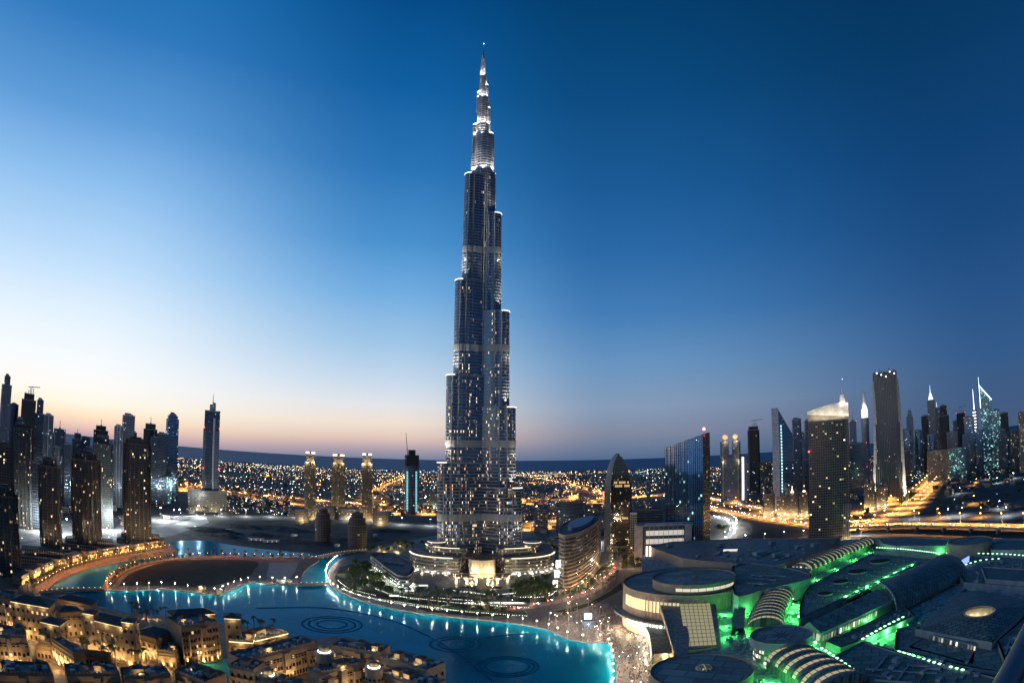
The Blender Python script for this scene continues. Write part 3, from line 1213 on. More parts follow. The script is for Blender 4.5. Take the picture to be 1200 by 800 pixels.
F_lit = facade('floodlit_residence_facade', (.42, .32, .19), (.10, .09, .07), 3.4, 2.4, .4, .3, .22, RESI, 1.5, .4, .2, colnoise=.1)
F_arch = facade('curtain_wall', (.05, .055, .05), (.30, .26, .20), 4.0, 1.8, .15, .15, .13, [(1, .7, .3), (1, .8, .45), (.4, .9, .5)], .8, .9, .06)  # warm and green glowing panes stand in for reflections on this facade
F_slant = facade('blue_ribbed_curtain_wall', (.03, .055, .09), (.50, .74, .98), 4.0, 3.0, .06, .18, .06, [(.5, 1, .95), (.8, 1, 1), (1, .9, .7)], 1.0, .95, .05)
F_low = facade('low_block_facade', (.30, .25, .19), (.10, .10, .10), 3.6, 3.0, .4, .3, .18, [(1, .72, .38), (1, .85, .6), (1, .6, .28)], 1.7, .4, .2)
F_cream = facade('cream_hotel_facade', (.26, .215, .15), (.10, .10, .10), 4.0, 3.4, .4, .35, .15, RESI, 1.4, .4, .2)
M_crown = plain('white_crown', (.8, .76, .68), .6)
M_metal = plain('grey_metal', (.30, .31, .33), .4, .6)
M_tan = plain('tan_wall', (.21, .172, .135), .75)
M_greyw = plain('grey_wall', (.26, .27, .29), .7)
M_rt = plain('dark_residence_trim', (.13, .112, .095), .75)
M_whitew = plain('white_wall', (.55, .54, .52), .65)


def shape(kind, W, D):
    w, d = W / 2, D / 2
    if kind == 'box':
        return [(-w, -d), (w, -d), (w, d), (-w, d)]
    if kind == 'cham':
        c = min(w, d) * .3
        return [(-w + c, -d), (w - c, -d), (w, -d + c), (w, d - c), (w - c, d), (-w + c, d), (-w, d - c), (-w, -d + c)]
    if kind == 'notch':
        c = min(w, d) * .22
        return [(-w, -d + c), (-w + c, -d + c), (-w + c, -d), (w - c, -d), (w - c, -d + c), (w, -d + c), (w, d - c), (w - c, d - c), (w - c, d), (-w + c, d), (-w + c, d - c), (-w, d - c)]
    if kind == 'bow':
        return [(-w, d), (-w, -d * .5)] + [(-w + 2 * w * i / 8, -d * .5 - d * .5 * sin(pi * i / 8)) for i in range(1, 8)] + [(w, -d * .5), (w, d)]
    n = 20
    return [(w * cos(2 * pi * i / n), d * sin(2 * pi * i / n)) for i in range(n)]


def scl(p, a, b=None):
    b = a if b is None else b
    return [(x * a, y * b) for x, y in p]


def tower(name, label, x, top, w, dist, mat, kind='box', rot=0.0, dep=.85, steps=None, crown='flat', ribs=0, slabs=False, podium=0, cat='tower', group=None, trim=None, red=False, taper=1.0):
    """x, w and top in photo pixels; dist in metres. Stands on the ground at its true height."""
    p = at(x, dist)
    az = atan2(p[0], p[1])
    h = zat(p[0], p[1], top)
    W = w * mpp(p[0], p[1], min(h, H))
    D = W * dep
    t = thing(name, label, cat, p, -az + rot, group)
    trim = trim or M_greyw
    S = shape(kind, W, D)
    steps = steps or [(1.0, 1.0)]
    hc = h
    if crown == 'flat':
        hc = h - min(6, h * .03)
    z0 = 0.0
    for i, (fz, sx) in enumerate(steps):
        z1 = hc * fz
        mb = MB()
        P = scl(S, sx)
        mb.prism(P, z0, z1, 0, 1, scl(P, taper) if taper != 1 else None)
        if ribs:
            n = len(P)
            for k in range(n):
                a, b = P[k], P[(k + 1) % n]
                L = hypot(b[0] - a[0], b[1] - a[1])
                m = max(1, int(L / ribs))
                for q in range(m + 1):
                    f = q / m
                    mb.box((a[0] + (b[0] - a[0]) * f, a[1] + (b[1] - a[1]) * f, z0), (1.1, 1.1, z1 - z0 + (1 if i == len(steps) - 1 else 0)), 0, 2)
        o = mb.build('shaft', [mat, M_dkroof, trim], t)
        if slabs:
            mb = MB()
            z = z0 + 3.4
            while z < z1:
                mb.ring(scl(P, .99), scl(P, 1.045), z, .5, 0)
                z += 3.4
            mb.build('balcony_slabs', [trim], o)
        mb = MB()
        T = scl(P, taper)
        mb.ring(scl(T, .94), scl(T, 1.015), z1 - .3, 1.8, 0)
        mb.ring(scl(T, 1.0), scl(T, .94), z1 - .3, 1.8, 0)
        mb.build('parapet', [trim], o)
        z0 = z1
        Wt = W * sx * taper
        Dt = D * sx * taper
    if podium:
        mb = MB()
        mb.prism(scl(shape('box', W, D), podium), 0, 14, 0, 1)
        mb.build('podium', [F_low, M_dkroof], t)
    zt = z0
    if crown == 'flat':
        mb = MB()
        mb.box((-Wt * .08, 0, zt), (Wt * .5, Dt * .5, h - zt), 0, 0)
        mb.box((Wt * .25, -Dt * .15, zt), (Wt * .16, Dt * .22, (h - zt) * .6), 0, 0)
        mb.build('plant_room', [trim], t)
    elif crown == 'point':
        mb = MB()
        hh = Wt * .7
        mb.prism(shape('box', Wt * .7, Dt * .7), zt - hh, zt - hh * .55, 0, 0)
        mb.prism(shape('box', Wt * .8, Dt * .8), zt - hh * .55, zt + hh * .3, 0, 0, shape('box', .6, .6))
        mb.tube([(0, 0, zt), (0, 0, zt + hh * .9)], .7, 5)
        mb.build('pointed_crown', [trim], t)
    elif crown == 'dome':
        mb = MB()
        mb.ball((0, 0, zt), min(Wt, Dt) * .42, 0, 14, 5, .55, True)
        mb.build('dome', [trim], t)
    elif crown == 'mast':
        mb = MB()
        mb.box((0, 0, zt), (Wt * .4, Dt * .4, Wt * .25), 0, 0)
        mb.tube([(0, 0, zt + Wt * .25), (0, 0, zt + Wt * 1.2)], 1.2, 6, 0, .3)
        mb.build('mast', [trim], t)
    elif crown == 'crane':
        mb = MB()
        for k in range(6):
            a = scl(shape('box', Wt * .8, Dt * .8), 1)[k % 4]
            mb.box((a[0] * (.9 if k < 4 else .2), a[1] * (.9 if k < 4 else .2), zt), (1.6, 1.6, 4 + 5 * ((k * 7) % 3)), 0, 0)
        mb.build('column_stub', [trim], t)
        mb = MB()
        mb.box((Wt * .2, 0, zt), (1.4, 1.4, Wt * .7))
        mb.tube([(Wt * .2 - Wt * .35, 0, zt + Wt * .62), (Wt * .2 + Wt * .8, 0, zt + Wt * .72)], .8, 4)
        mb.build('crane', [M_metal], t)
    if red:
        mb = MB()
        for a in scl(shape('box', Wt, Dt), 1.02)[:2]:
            mb.ball((a[0], a[1], zt + 1), .9)
            mb.ball((a[0], a[1], zt * .55), .9)
        mb.build('warning_light', [M_red], t)
    return t, W, D, h


# --- west cluster, front rank first
TW = [
    ('residence_tower', 'front beige residence tower at the far left edge, lit rooms, low setback roof', 12, 567, 27, 600, F_resi, dict(kind='notch', steps=[(.9, 1), (1, .75)], ribs=6, trim=M_rt)),
    ('residence_tower', 'slim brown residence tower second from the left in the front rank by the promenade', 61, 535, 25, 720, F_resi, dict(kind='cham', steps=[(.93, 1), (1, .6)], ribs=6, trim=M_rt)),
    ('residence_tower', 'broad residence tower with a rounded front and green-tinted lit windows near the promenade', 103, 528, 34, 775, F_resi, dict(kind='round', steps=[(.93, 1), (1, .7)], ribs=6, trim=M_rt)),
    ('residence_tower', 'tall square residence tower with one green-lit window column, right end of the front rank', 162, 512, 31, 840, F_resi, dict(kind='notch', ribs=6, trim=M_rt, steps=[(.96, 1), (1, .85)])),
    ('residence_tower', 'brown residence tower behind the leftmost front tower, lit orange', 8, 518, 16, 760, F_resi2, dict(trim=M_rt)),
    ('residence_tower', 'wide warm lit residence tower between the two stepped dark towers at the left', 27, 498, 23, 900, F_resi2, dict(kind='cham', ribs=6, trim=M_rt)),
    ('residence_tower', 'orange lit stepped residence tower behind the rounded front one', 121, 507, 24, 980, F_resi2, dict(kind='notch', steps=[(.9, 1), (1, .55)], trim=M_rt)),
    ('high_rise', 'tallest dark tower cut by the left edge of the picture', 4, 438, 12, 1215, F_grey, dict(kind='cham', steps=[(.93, 1), (1, .6)])),
    ('high_rise', 'narrow dark tower with a rounded top beside the left edge tower', 14, 474, 11, 1350, F_dark, dict(kind='round', crown='dome')),
    ('high_rise', 'unfinished dark tower topped by a crane in the left cluster', 31, 462, 17, 1323, F_cons, dict(crown='crane', steps=[(.94, 1), (1, .7)])),
    ('high_rise', 'dark stepped tower touching the crane-topped one on its right', 44.5, 466, 13, 1350, F_dark, dict(kind='notch', steps=[(.86, 1), (1, .6)])),
    ('high_rise', 'flat-topped grey tower with a pale side right of the stepped dark pair', 55.5, 484, 11, 1296, F_grey, dict(trim=M_whitew, ribs=8)),
    ('high_rise', 'short tower with a pointed crown in the gap left of the promenade towers', 69, 503, 14, 1417, F_grey, dict(kind='cham', crown='point')),
    ('high_rise', 'dark stepped tower left of the orange lit residence tower', 90, 508, 13, 1485, F_dark, dict(kind='cham', steps=[(.9, 1), (1, .6)], crown='point')),
    ('high_rise', 'small flat dark tower squeezed between pointed towers', 100, 511, 10, 1552, F_dark, dict()),
    ('high_rise', 'dark tower with a pagoda-like pointed roof above the orange lit residence', 117, 496, 17, 1512, F_cons, dict(kind='cham', steps=[(.9, 1), (.96, .7)], crown='point')),
    ('high_rise', 'slim light grey slab tower leaning against the curved red-topped tower', 138, 497, 10, 1296, F_grey, dict(trim=M_whitew, ribs=6)),
    ('high_rise', 'tall grey tower with a curved top ringed by red lights', 149, 484, 15, 1350, F_grey, dict(kind='round', crown='flat', red=True, trim=M_whitew)),
    ('high_rise', 'dark unfinished tower with a spiky top behind the square residence tower', 175, 497, 16, 1485, F_cons, dict(crown='point', steps=[(.93, 1), (1, .75)])),
    ('high_rise', 'plain dark block tower between the spiky tower and the round-topped one', 189, 506, 12, 1458, F_dark, dict()),
    ('high_rise', 'dark blue round-topped tower with red lights, right end of the left cluster', 200.5, 483, 15, 1560, F_blue, dict(kind='cham', steps=[(.94, 1), (.98, .8), (1, .6)], red=True)),
    ('high_rise', 'thin dark tower filling the gap between the slim brown and the rounded residence towers', 79, 518, 9, 1200, F_dark, dict(kind='cham')),
    ('high_rise', 'dark glass tower peeking out left of the square residence tower', 129, 515, 9, 1250, F_blue, dict(steps=[(.92, 1), (1, .6)])),
    ('high_rise', 'lower grey tower between the flat-topped grey tower and the pointed short one', 66, 522, 9, 1250, F_grey, dict(kind='round')),
    ('high_rise', 'black tower behind the right shoulder of the square residence tower', 180, 512, 9, 1450, F_dark, dict(crown='mast')),
    ('high_rise', 'dark tower between the left edge tower and the crane-topped one', 22, 488, 10, 1300, F_dark, dict(steps=[(.95, 1), (1, .7)])),
    ('high_rise', 'squat dark tower low between the two front brown towers', 43, 540, 14, 900, F_dark, dict(kind='cham')),
    # middle
    ('residence_tower', 'left one of the three floodlit gold towers beyond the dark sand lot', 363.5, 536, 13, 1330, F_lit, dict(kind='notch', steps=[(.93, 1), (1, .7)], trim=M_tan, crown='none')),
    ('residence_tower', 'middle of the three floodlit gold towers, set farther back with a lit round crown', 396.5, 538, 16, 1560, F_lit, dict(kind='notch', steps=[(.92, 1), (1, .7)], trim=M_tan, crown='none')),
    ('residence_tower', 'right one of the three floodlit gold towers, next to the teal lit tower', 430, 538, 13, 1330, F_lit, dict(kind='notch', steps=[(.93, 1), (1, .7)], trim=M_tan, crown='none')),
    # right side
    ('high_rise', 'grey unfinished tower with a bright lamp under its flat crown', 884, 500, 14, 2100, F_cons, dict(kind='cham', crown='crane', steps=[(.95, 1), (1, .8)])),
    ('high_rise', 'black slim slab tower right behind the pale wedge-topped tower', 935, 489, 11, 1900, F_dark, dict(kind='cham')),
    ('high_rise', 'dark tower with a sharply cut lower shaft, left of the brown curved-crown hotel', 949, 491, 13, 1750, F_dark, dict(kind='cham', steps=[(.5, 1.1), (1, .8)])),
    ('high_rise', 'small pale tower behind the sharply cut dark tower', 941, 505, 8, 2100, F_grey, dict(trim=M_whitew)),
    ('high_rise', 'distant tower with red lights between the hotel and the tall black tower', 1001, 494, 8, 2400, F_grey, dict(crown='mast', red=True)),
    ('high_rise', 'low dark block tower at the right foot of the brown hotel', 1006, 518, 20, 1700, F_dark, dict(red=True)),
    ('high_rise', 'dark blue tower just right of the tall finned black tower', 1063, 502, 11, 2300, F_blue, dict(kind='cham')),
    ('high_rise', 'slender brown tower with a stepped top behind the dark blue pair', 1068, 481, 8, 2700, F_grey, dict(steps=[(.9, 1), (1, .6)], crown='point')),
    ('high_rise', 'dark blue tower with a curved front beside the slender brown tower', 1077, 503, 12, 2350, F_blue, dict(kind='round')),
    ('high_rise', 'flat brown slab tower left of the white-spired tower', 1086.5, 486, 10, 2500, F_cons, dict()),
    ('high_rise', 'dark tower capped with a white lit spire', 1094, 469, 9, 2450, F_dark, dict(crown='mast', trim=M_whitew)),
    ('high_rise', 'tower with a triangular white lit top right of the white spire', 1100.5, 478, 7, 2500, F_grey, dict(crown='point', trim=M_whitew)),
    ('high_rise', 'stepped brown twin-shouldered tower right of the triangular lit top', 1108, 474, 12, 2450, F_cons, dict(kind='cham', steps=[(.85, 1), (1, .7)])),
    ('high_rise', 'short dark tower with scattered red lights', 1128, 484, 10, 2500, F_cons, dict(crown='crane', red=True)),
    ('high_rise', 'dark glass tower with red lights and a square top before the thin lit mast tower', 1137.5, 487, 12, 2200, F_blue, dict(red=True)),
    ('high_rise', 'teal lit companion tower right of the sharp triangular tower', 1170, 479, 13, 2150, F_teal, dict(kind='cham', steps=[(.93, 1), (1, .7)])),
    ('high_rise', 'brown block tower at the right end of the skyline group', 1179, 482, 9, 2100, F_cons, dict()),
    ('high_rise', 'warm lit tower cut by the right edge of the picture', 1199, 482, 8, 1900, F_lit, dict(trim=M_tan)),
    ('high_rise', 'low grey tower in front of the stepped brown twin-shouldered tower', 1117, 505, 13, 2350, F_grey, dict()),
    ('high_rise', 'broad low lit office block at the foot of the spire group', 1103, 527, 32, 2000, F_low, dict(dep=.5)),
    ('high_rise', 'teal glass low block before the red-lit dark tower', 1123, 524, 20, 1950, F_teal, dict(dep=.5)),
    ('high_rise', 'dark block low at the left foot of the finned black tower', 1061, 527, 13, 1900, F_dark, dict()),
    ('high_rise', 'small grey tower right of the dark tower with the curved front', 1081, 514, 7, 2600, F_grey, dict(crown='mast')),
    ('high_rise', 'pale narrow tower left of the low grey tower', 1112, 498, 6, 2700, F_grey, dict(trim=M_whitew, steps=[(.9, 1), (1, .6)])),
    ('high_rise', 'dark pointed tower right of the low grey tower', 1122, 493, 8, 2600, F_dark, dict(kind='cham', crown='point')),
    ('high_rise', 'mid-height blue tower in front of the thin lit mast tower', 1148, 503, 10, 2050, F_blue, dict(kind='cham')),
    ('high_rise', 'low dark tower between the sharp triangular tower and the brown end block', 1176, 502, 11, 2000, F_dark, dict(steps=[(.9, 1), (1, .6)])),
    ('high_rise', 'small beige tower just left of the warm lit edge tower', 1189, 503, 9, 2000, F_resi2, dict(trim=M_tan)),
    ('high_rise', 'short dark blue tower under the white spire', 1093, 508, 12, 2250, F_blue, dict(kind='round')),
    ('high_rise', 'grey mid-rise just left of the dark red-lit square tower', 1133, 508, 9, 2050, F_grey, dict()),
    ('high_rise', 'low dark tower at the right foot of the pale wedge-topped tower', 926, 538, 12, 1700, F_dark, dict()),
    ('high_rise', 'thin dark tower far left behind the crane-topped tower', 37, 492, 8, 1500, F_blue, dict(kind='cham')),
    ('high_rise', 'grey block tower in the gap right of the flat-topped grey tower', 61, 508, 8, 1500, F_dark, dict()),
    ('high_rise', 'short dark tower behind the rounded residence tower', 106, 522, 12, 1350, F_blue, dict(kind='cham')),
    ('high_rise', 'low grey tower left of the slim light grey slab', 133, 528, 9, 1300, F_grey, dict(crown='point')),
    ('high_rise', 'dark tower wedged between the red-ringed round tower and the square residence', 157, 505, 8, 1500, F_dark, dict(steps=[(.93, 1), (1, .6)])),
    ('high_rise', 'brown mid-rise block beside the grey unfinished tower', 898, 540, 13, 2300, F_resi2, dict(trim=M_tan)),
]
for nm, lab, x, top, w, d, m, kw in TW:
    tower(nm, lab, x, top, w, d, m, **kw)
    if 'gold' in lab:
        p = at(x, d)
        az = atan2(p[0], p[1])
        h = zat(p[0], p[1], top)
        W = w * mpp(p[0], p[1], H)
        rt = [o for o in COL.objects if o.get('label') == lab][0]
        mb = MB()
        for s in (-1, 1):
            mb.box((s * W * .26, -W * .2, h), (W * .26, W * .26, 9))
            mb.prism(shape('box', W * .3, W * .3), h + 9, h + 15, 0, 0, shape('box', .4, .4))
        mb2 = MB()
        for s in (-1, 1):
            mb2.box((s * W * .26, -W * .2, h + 9), (W * .3, W * .3, 4), 0, 0)
            mb.box((s * W * .26, -W * .47, h * .02), (1.6, 1.2, h * .9), 0, 0)
            mb.box((s * W * .08, -W * .47, h * .02), (1.2, 1.0, h * .9), 0, 0)
        mb.build('roof_turret', [M_tan], rt)
        mb2.build('crown_light', [glow('crown_lamp', (1, .8, .5), 3.2)], rt)
        for s in (-1, 1):
            lamp((s * W * .3, -W * .5 - 10, 3), 9000, (1, .75, .4), .6, 'floodlight', rt)
            lamp((s * W * .3, -W * .5 - 2, h * .93), 8000, (1, .8, .5), .6, 'crown_floodlight', rt)

# --- stepped office tower with a needle (left middle)
t, W, D, h = tower('needle_tower', 'dark slab tower with pale fins and a needle, standing alone right of the left cluster', 247, 482, 18, 1400, F_dark, dep=.7, crown='none', trim=M_whitew)
mb = MB()
mb.box((-W * .46, -D * .38, 0), (W * .18, D * .3, h * .83))
mb.box((W * .34, -D * .42, 0), (W * .34, D * .3, h * .80))
mb.build('side_wing', [facade('needle_wing', (.30, .31, .34), (.16, .19, .24), 3.6, 40, .3, .02, .03, COOL, 1.2, .5)], t)
mb = MB()
mb.box((0, 0, h), (W * .4, D * .5, h * .07)); mb.box((W * .1, 0, h + h * .07), (W * .16, D * .3, h * .02))
mb.build('crown_box', [M_whitew], t)
mb = MB(); mb.tube([(0, 0, h * 1.07), (0, 0, h * 1.19)], 1.4, 6, 0, .2)
mb.build('needle', [M_whitew], t)
mb = MB()
for s in (-1, 1):
    for z in (.42, .83):
        mb.ball((s * W * .5, -D * .6, h * z), 1.3)
mb.build('warning_light', [M_red], t)
mb = MB()
mb.box((-W * .2, -D * .9, 0), (W * 2.5, D * 1.3, 46))
mb.build('hotel_block', [F_cream, M_dkroof], t)
for i in range(5):
    lamp((-W * 1.2 + i * W * .5, -D * 1.9, 3), 5000, (1, .85, .55), .6, 'floodlight', t)

mb = MB()
mb.box((W * .14, -D * .5 - .6, 0), (W * .12, 1.6, h * .93))
mb.build('pale_fin', [M_whitew], t)

# --- tower under construction with teal light columns
t, W, D, h = tower('construction_tower', 'tower under construction with two teal light columns and a tall crane', 482.5, 546, 17, 1500, F_grey, kind='round', crown='none')
mb = MB()
z1 = zat(*at(482.5, 1500)[:2], 533); z2 = zat(*at(482.5, 1500)[:2], 527)
mb.prism(scl(shape('cham', W, D), .98), h, z1, 0, 1)
mb.prism(scl(shape('cham', W, D), .5), z1, z2, 0, 1)
mb.build('raw_floors', [F_cons, M_dkroof], t)
mb = MB()
for s in (-1, 1):
    for k in range(int(h * .86 / 4)):
        mb.box((s * W * .31, -D * .42, 8 + k * 4), (4.2, .8, 2.6))
mb.build('light_column', [glow('teal_column_lamp', (.35, .95, 1), .8)], t)
mb = MB()
zc = zat(*at(482.5, 1500)[:2], 507)
mb.box((-W * .3, 0, h), (1.8, 1.8, z1 - h + 4))
mb.tube([(-W * .3, 0, z1), (-W * .42, 0, zc)], 1.1, 4, 0, .5)
mb.build('crane', [M_metal], t)

# dark unfinished blocks by the sand lot, and low lit blocks round the gold towers
tower('unfinished_block', 'left one of two dark unfinished blocks on the sand lot', 379, 597, 19, 960, F_cons, kind='round', steps=[(.7, 1), (.88, .85), (1, .55)], crown='dome', dep=.9, trim=M_dkroof, cat='building')
tower('unfinished_block', 'right one of two dark unfinished blocks on the sand lot, wider', 419, 602, 23, 920, F_cons, kind='round', steps=[(.66, 1), (.86, .85), (1, .6)], crown='dome', dep=.9, trim=M_dkroof, cat='building')
for i, (x, top, w, d, lab) in enumerate(((354, 597, 16, 1250, 'low lit block at the left foot of the gold towers'), (380, 594, 24, 1330, 'low lit block between the left and middle gold towers'),
                                         (410, 596, 26, 1340, 'low lit block between the middle and right gold towers'), (446, 600, 18, 1250, 'low lit block at the right foot of the gold towers'),
                                         (508, 578, 16, 1700, 'white lit low block right of the teal construction tower'))):
    t, W, D, h = tower('low_block', lab, x, top, w, d, F_low, dep=.6, cat='building')
    lamp((0, -D * .5 - 8, 4), 11000, (1, .75, .4) if i < 4 else (.75, 1, .85), .6, 'floodlight', t)

# cyan lit podium under the round-topped tower
t, W, D, h = tower('lit_podium', 'cyan lit glass podium at the foot of the dark round-topped tower', 190, 557, 22, 1480, F_teal, dep=.5, cat='building')
lamp((0, -D * .5 - 8, 8), 16000, (.4, .9, 1), .6, 'floodlight', t)

# --- arched lancet tower
p = at(722, 900)
az = atan2(p[0], p[1])
h = zat(p[0], p[1], 531)
m = mpp(p[0], p[1], H)
W = 31 * m
t = thing('arched_tower', 'pointed arch tower with a bronze curtain wall and a grey curved side', 'tower', p, -az)
mb = MB()
N = 18
prof = []
for i in range(N + 1):
    f = i / N
    prof.append((f * h, max(.02, sin(min(1, (1 - f) / .42) * pi / 2) ** .65)))
for (z0, a), (z1, b) in zip(prof[:-1], prof[1:]):
    # front face, centred a little right; sides lean in
    for yy, mt in ((-14, 0), (14, 0)):
        q = [(-W * .28 * a + 3, yy, z0), (W * .5 * a + 3, yy, z0), (W * .5 * b + 3, yy, z1), (-W * .28 * b + 3, yy, z1)]
        mb.face(q if yy < 0 else q[::-1], mt, [(v[0] + 40, v[2]) for v in (q if yy < 0 else q[::-1])])
    for s in (-.28, .5):
        q = [(W * s * a + 3, -14, z0), (W * s * a + 3, 14, z0), (W * s * b + 3, 14, z1), (W * s * b + 3, -14, z1)]
        mb.face(q, 1, [(0, 0)] * 4, True)
mb.build('curtain_wall', [F_arch, M_greyw], t)
mb = MB()
for (z0, a), (z1, b) in zip(prof[:-1], prof[1:]):
    q = [(-W * .45 * a ** .8, -5, z0), (-W * .28 * a + 2.5, -15, z0), (-W * .28 * b + 2.5, -15, z1), (-W * .45 * b ** .8, -5, z1)]
    mb.face(q, 0, None, True)
    q = [(-W * .45 * a ** .8, -5, z0), (-W * .45 * a ** .8, 15, z0), (-W * .45 * b ** .8, 15, z1), (-W * .45 * b ** .8, -5, z1)]
    mb.face(q[::-1], 0, None, True)
mb.build('curved_side', [plain('grey_panels', (.11, .115, .125), .4, .3)], t)
mb = MB()  # glowing strips imitate city lights reflected in the glass
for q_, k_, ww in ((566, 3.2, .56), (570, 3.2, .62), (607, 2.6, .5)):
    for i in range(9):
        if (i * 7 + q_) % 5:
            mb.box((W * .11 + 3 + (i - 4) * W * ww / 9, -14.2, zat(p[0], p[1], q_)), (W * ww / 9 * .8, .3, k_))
mb.build('lit_window', [glow('amber_reflection_glow', (1, .55, .2), .75)], t)  # not windows: strips imitating city lights reflected in the glass
mb = MB(); mb.box((3, -15, 0), (W * .85, 6, 10))
mb.build('lobby', [F_low, M_dkroof], t)

# --- slanted blue tower
p = at(805, 840)
az = atan2(p[0], p[1])
m = mpp(p[0], p[1], H)
hl, hr = zat(p[0], p[1], 523.5), zat(p[0], p[1], 508)
W = 50 * m
t = thing('slanted_tower', 'blue glass slab tower with a roof rising to a red beacon', 'tower', p, -az)
mb = MB()
D = 17
P = [(-W * .52, -D * .2), (-W * .3, -D * .55), (0, -D * .72), (W * .42, -D * .8), (W * .52, D * .6), (-W * .5, D * .6)]
P = [(-W * .52, -4), (-W * .28, -11), (0, -14), (W * .36, -15), (W * .54, 13), (-W * .5, 14)]
hz = [hl + (hr - hl) * (q[0] / W + .52) for q in P]
mb.prism(P, 0, hz, 0, 1)
lo, hi = [(x, y, 0) for x, y in P], [(x, y, z) for (x, y), z in zip(P, hz)]
mb.build('curtain_wall', [F_slant, M_dkroof], t)
mb = MB()
for i in range(3):
    a, b = P[i], P[i + 1]
    n = 8
    for k in range(n + (i == 2)):
        f = k / n
        x, y = a[0] + (b[0] - a[0]) * f, a[1] + (b[1] - a[1]) * f
        mb.box((x, y - .3, 0), (.35, .6, hl + (hr - hl) * (x / W + .52)))
mb.build('mullions', [plain('dark_mullion', (.04, .05, .06), .4, .4)], t)
mb = MB()
mb.face([(W * .365, -15.2, 0), (W * .545, 12.8, 0), (W * .545, 12.8, hz[4]), (W * .365, -15.2, hz[3])], 0, [(0, 0), (30, 0), (30, hr), (0, hr)])
mb.build('end_wall', [facade('olive_end_wall', (.16, .15, .09), (.10, .10, .07), 4, 6, .2, .1, .02, WARM, 1, .5, .2)], t)
mb = MB(); mb.tube([(W * .4, -12, hz[3] - 3), (W * .4, -12, hr + 4)], .5, 5)
mb.build('beacon_post', [M_metal], t)
mb = MB(); mb.ball((W * .4, -12, hr + 5), 2.0)
mb.build('beacon', [glow('bright_red_beacon', (1, .12, .14), 14)], t)
lamp((W * .4, -16, hr + 6), 20000, (1, .05, .05), .5, 'beacon_light', t)

# --- car park with lit decks and low offices beside it
t, W, D, h = tower('car_park', 'pale multi-storey car park with three bright open decks', 777, 613, 66, 800, M_dkroof, dep=.35, cat='car park', trim=M_whitew)
mb = MB()
for k in range(3):
    mb.box((2, -D * .5 - .8, h * (.28 + k * .22)), (W * .66, .5, h * .13))
mb.build('open_deck', [glow('deck_light', (1, .93, .82), .5)], t)
mb = MB()
mb.box((-W * .43, -D * .5 - 1.2, 0), (W * .15, 4, h)); mb.box((W * .43, -D * .5 - 1.2, 0), (W * .12, 4, h * .97))
for k in range(9):
    mb.box((-W * .33 + k * W * .083, -D * .5 - 1.6, 0), (.6, .6, h * 1.02))
mb.build('end_bay', [plain('car_park_panel', (.46, .40, .36), .7)], t)
tower('office_block', 'low black glass office with an olive lit roof edge behind the car park', 757, 596, 38, 900, F_dark, dep=.4, cat='building', trim=M_tan)
tower('office_block', 'white ribbed strip office between the arched tower and the car park', 742, 600, 8, 840, F_low, dep=.8, cat='building', trim=M_whitew)
tower('office_block', 'wide low office with a lit cornice right of the tall tower', 668, 588, 32, 1050, F_dark, dep=.5, cat='building', trim=M_tan)
tower('office_block', 'low olive lit office behind the crescent building', 694, 590, 22, 1120, F_low, dep=.5, cat='building', trim=M_tan)
tower('office_block', 'small blue-roofed hall right of the tall tower', 634, 596, 16, 1150, F_low, dep=.6, cat='building', trim=M_greyw)
tower('high_rise', 'thin pale tower far behind the interchange', 760, 563, 5, 1700, F_grey, trim=M_whitew)

# --- twin towers with globes
p = at(856.5, 1750)
az = atan2(p[0], p[1])
h = zat(p[0], p[1], 517)
m = mpp(p[0], p[1], H)
t = thing('twin_towers', 'pair of joined towers, each topped by a lit golden globe', 'tower', p, -az)
for s in (-1, 1):
    mb = MB()
    mb.prism([(s * 6.8 * m + x, y) for x, y in shape('notch', 10 * m, 11 * m)], 0, h, 0, 1)
    mb.build('shaft', [F_grey, M_dkroof], t)
    mb = MB()
    mb.prism([(s * 6.2 * m + x, y) for x, y in circle(2.6 * m, 14)], h, h + 2.6 * m, 0, 0)
    mb.build('globe_drum', [M_tan], t)
    mb = MB()
    mb.ball((s * 6.0 * m, 0, h + 5 * m), 3.1 * m, 0, 16, 10)
    mb.build('globe', [glow('globe_gold', (1, .62, .32), .75)], t)
    mb = MB(); mb.box((s * 9 * m, -5.9 * m, h * .05), (1.2 * m, .6, h * .85))
    mb.build('corner_strip', [plain('gold_panel', (.5, .40, .26), .5)], t)
    lamp((s * 9 * m, -8 * m, h * .66), 4000, (1, .8, .5), .6, 'floodlight', t)
    lamp((s * 6 * m, -8 * m, h + 2), 14000, (1, .75, .45), .6, 'globe_light', t)
mb = MB()
mb.box((0, 0, 0), (6 * m, 9 * m, h * .74))
mb.build('link_block', [F_grey, M_dkroof], t)

# white lit sign pylon
p = at(872, 1650)
t = thing('light_pylon', 'tall white lit vertical panel beside the grey unfinished tower', 'sign', p, -atan2(p[0], p[1]))
h = zat(p[0], p[1], 534); m = mpp(p[0], p[1], 60)
mb = MB(); mb.box((0, 0, 0), (8 * m, 5 * m, h)); mb.build('block', [M_greyw], t)
mb = MB(); mb.box((-1.2 * m, -2.7 * m, h * .1), (2.6 * m, .6, h * .88)); mb.build('light_panel', [glow('pylon_light', (1, .93, .95), 1.5)], t)

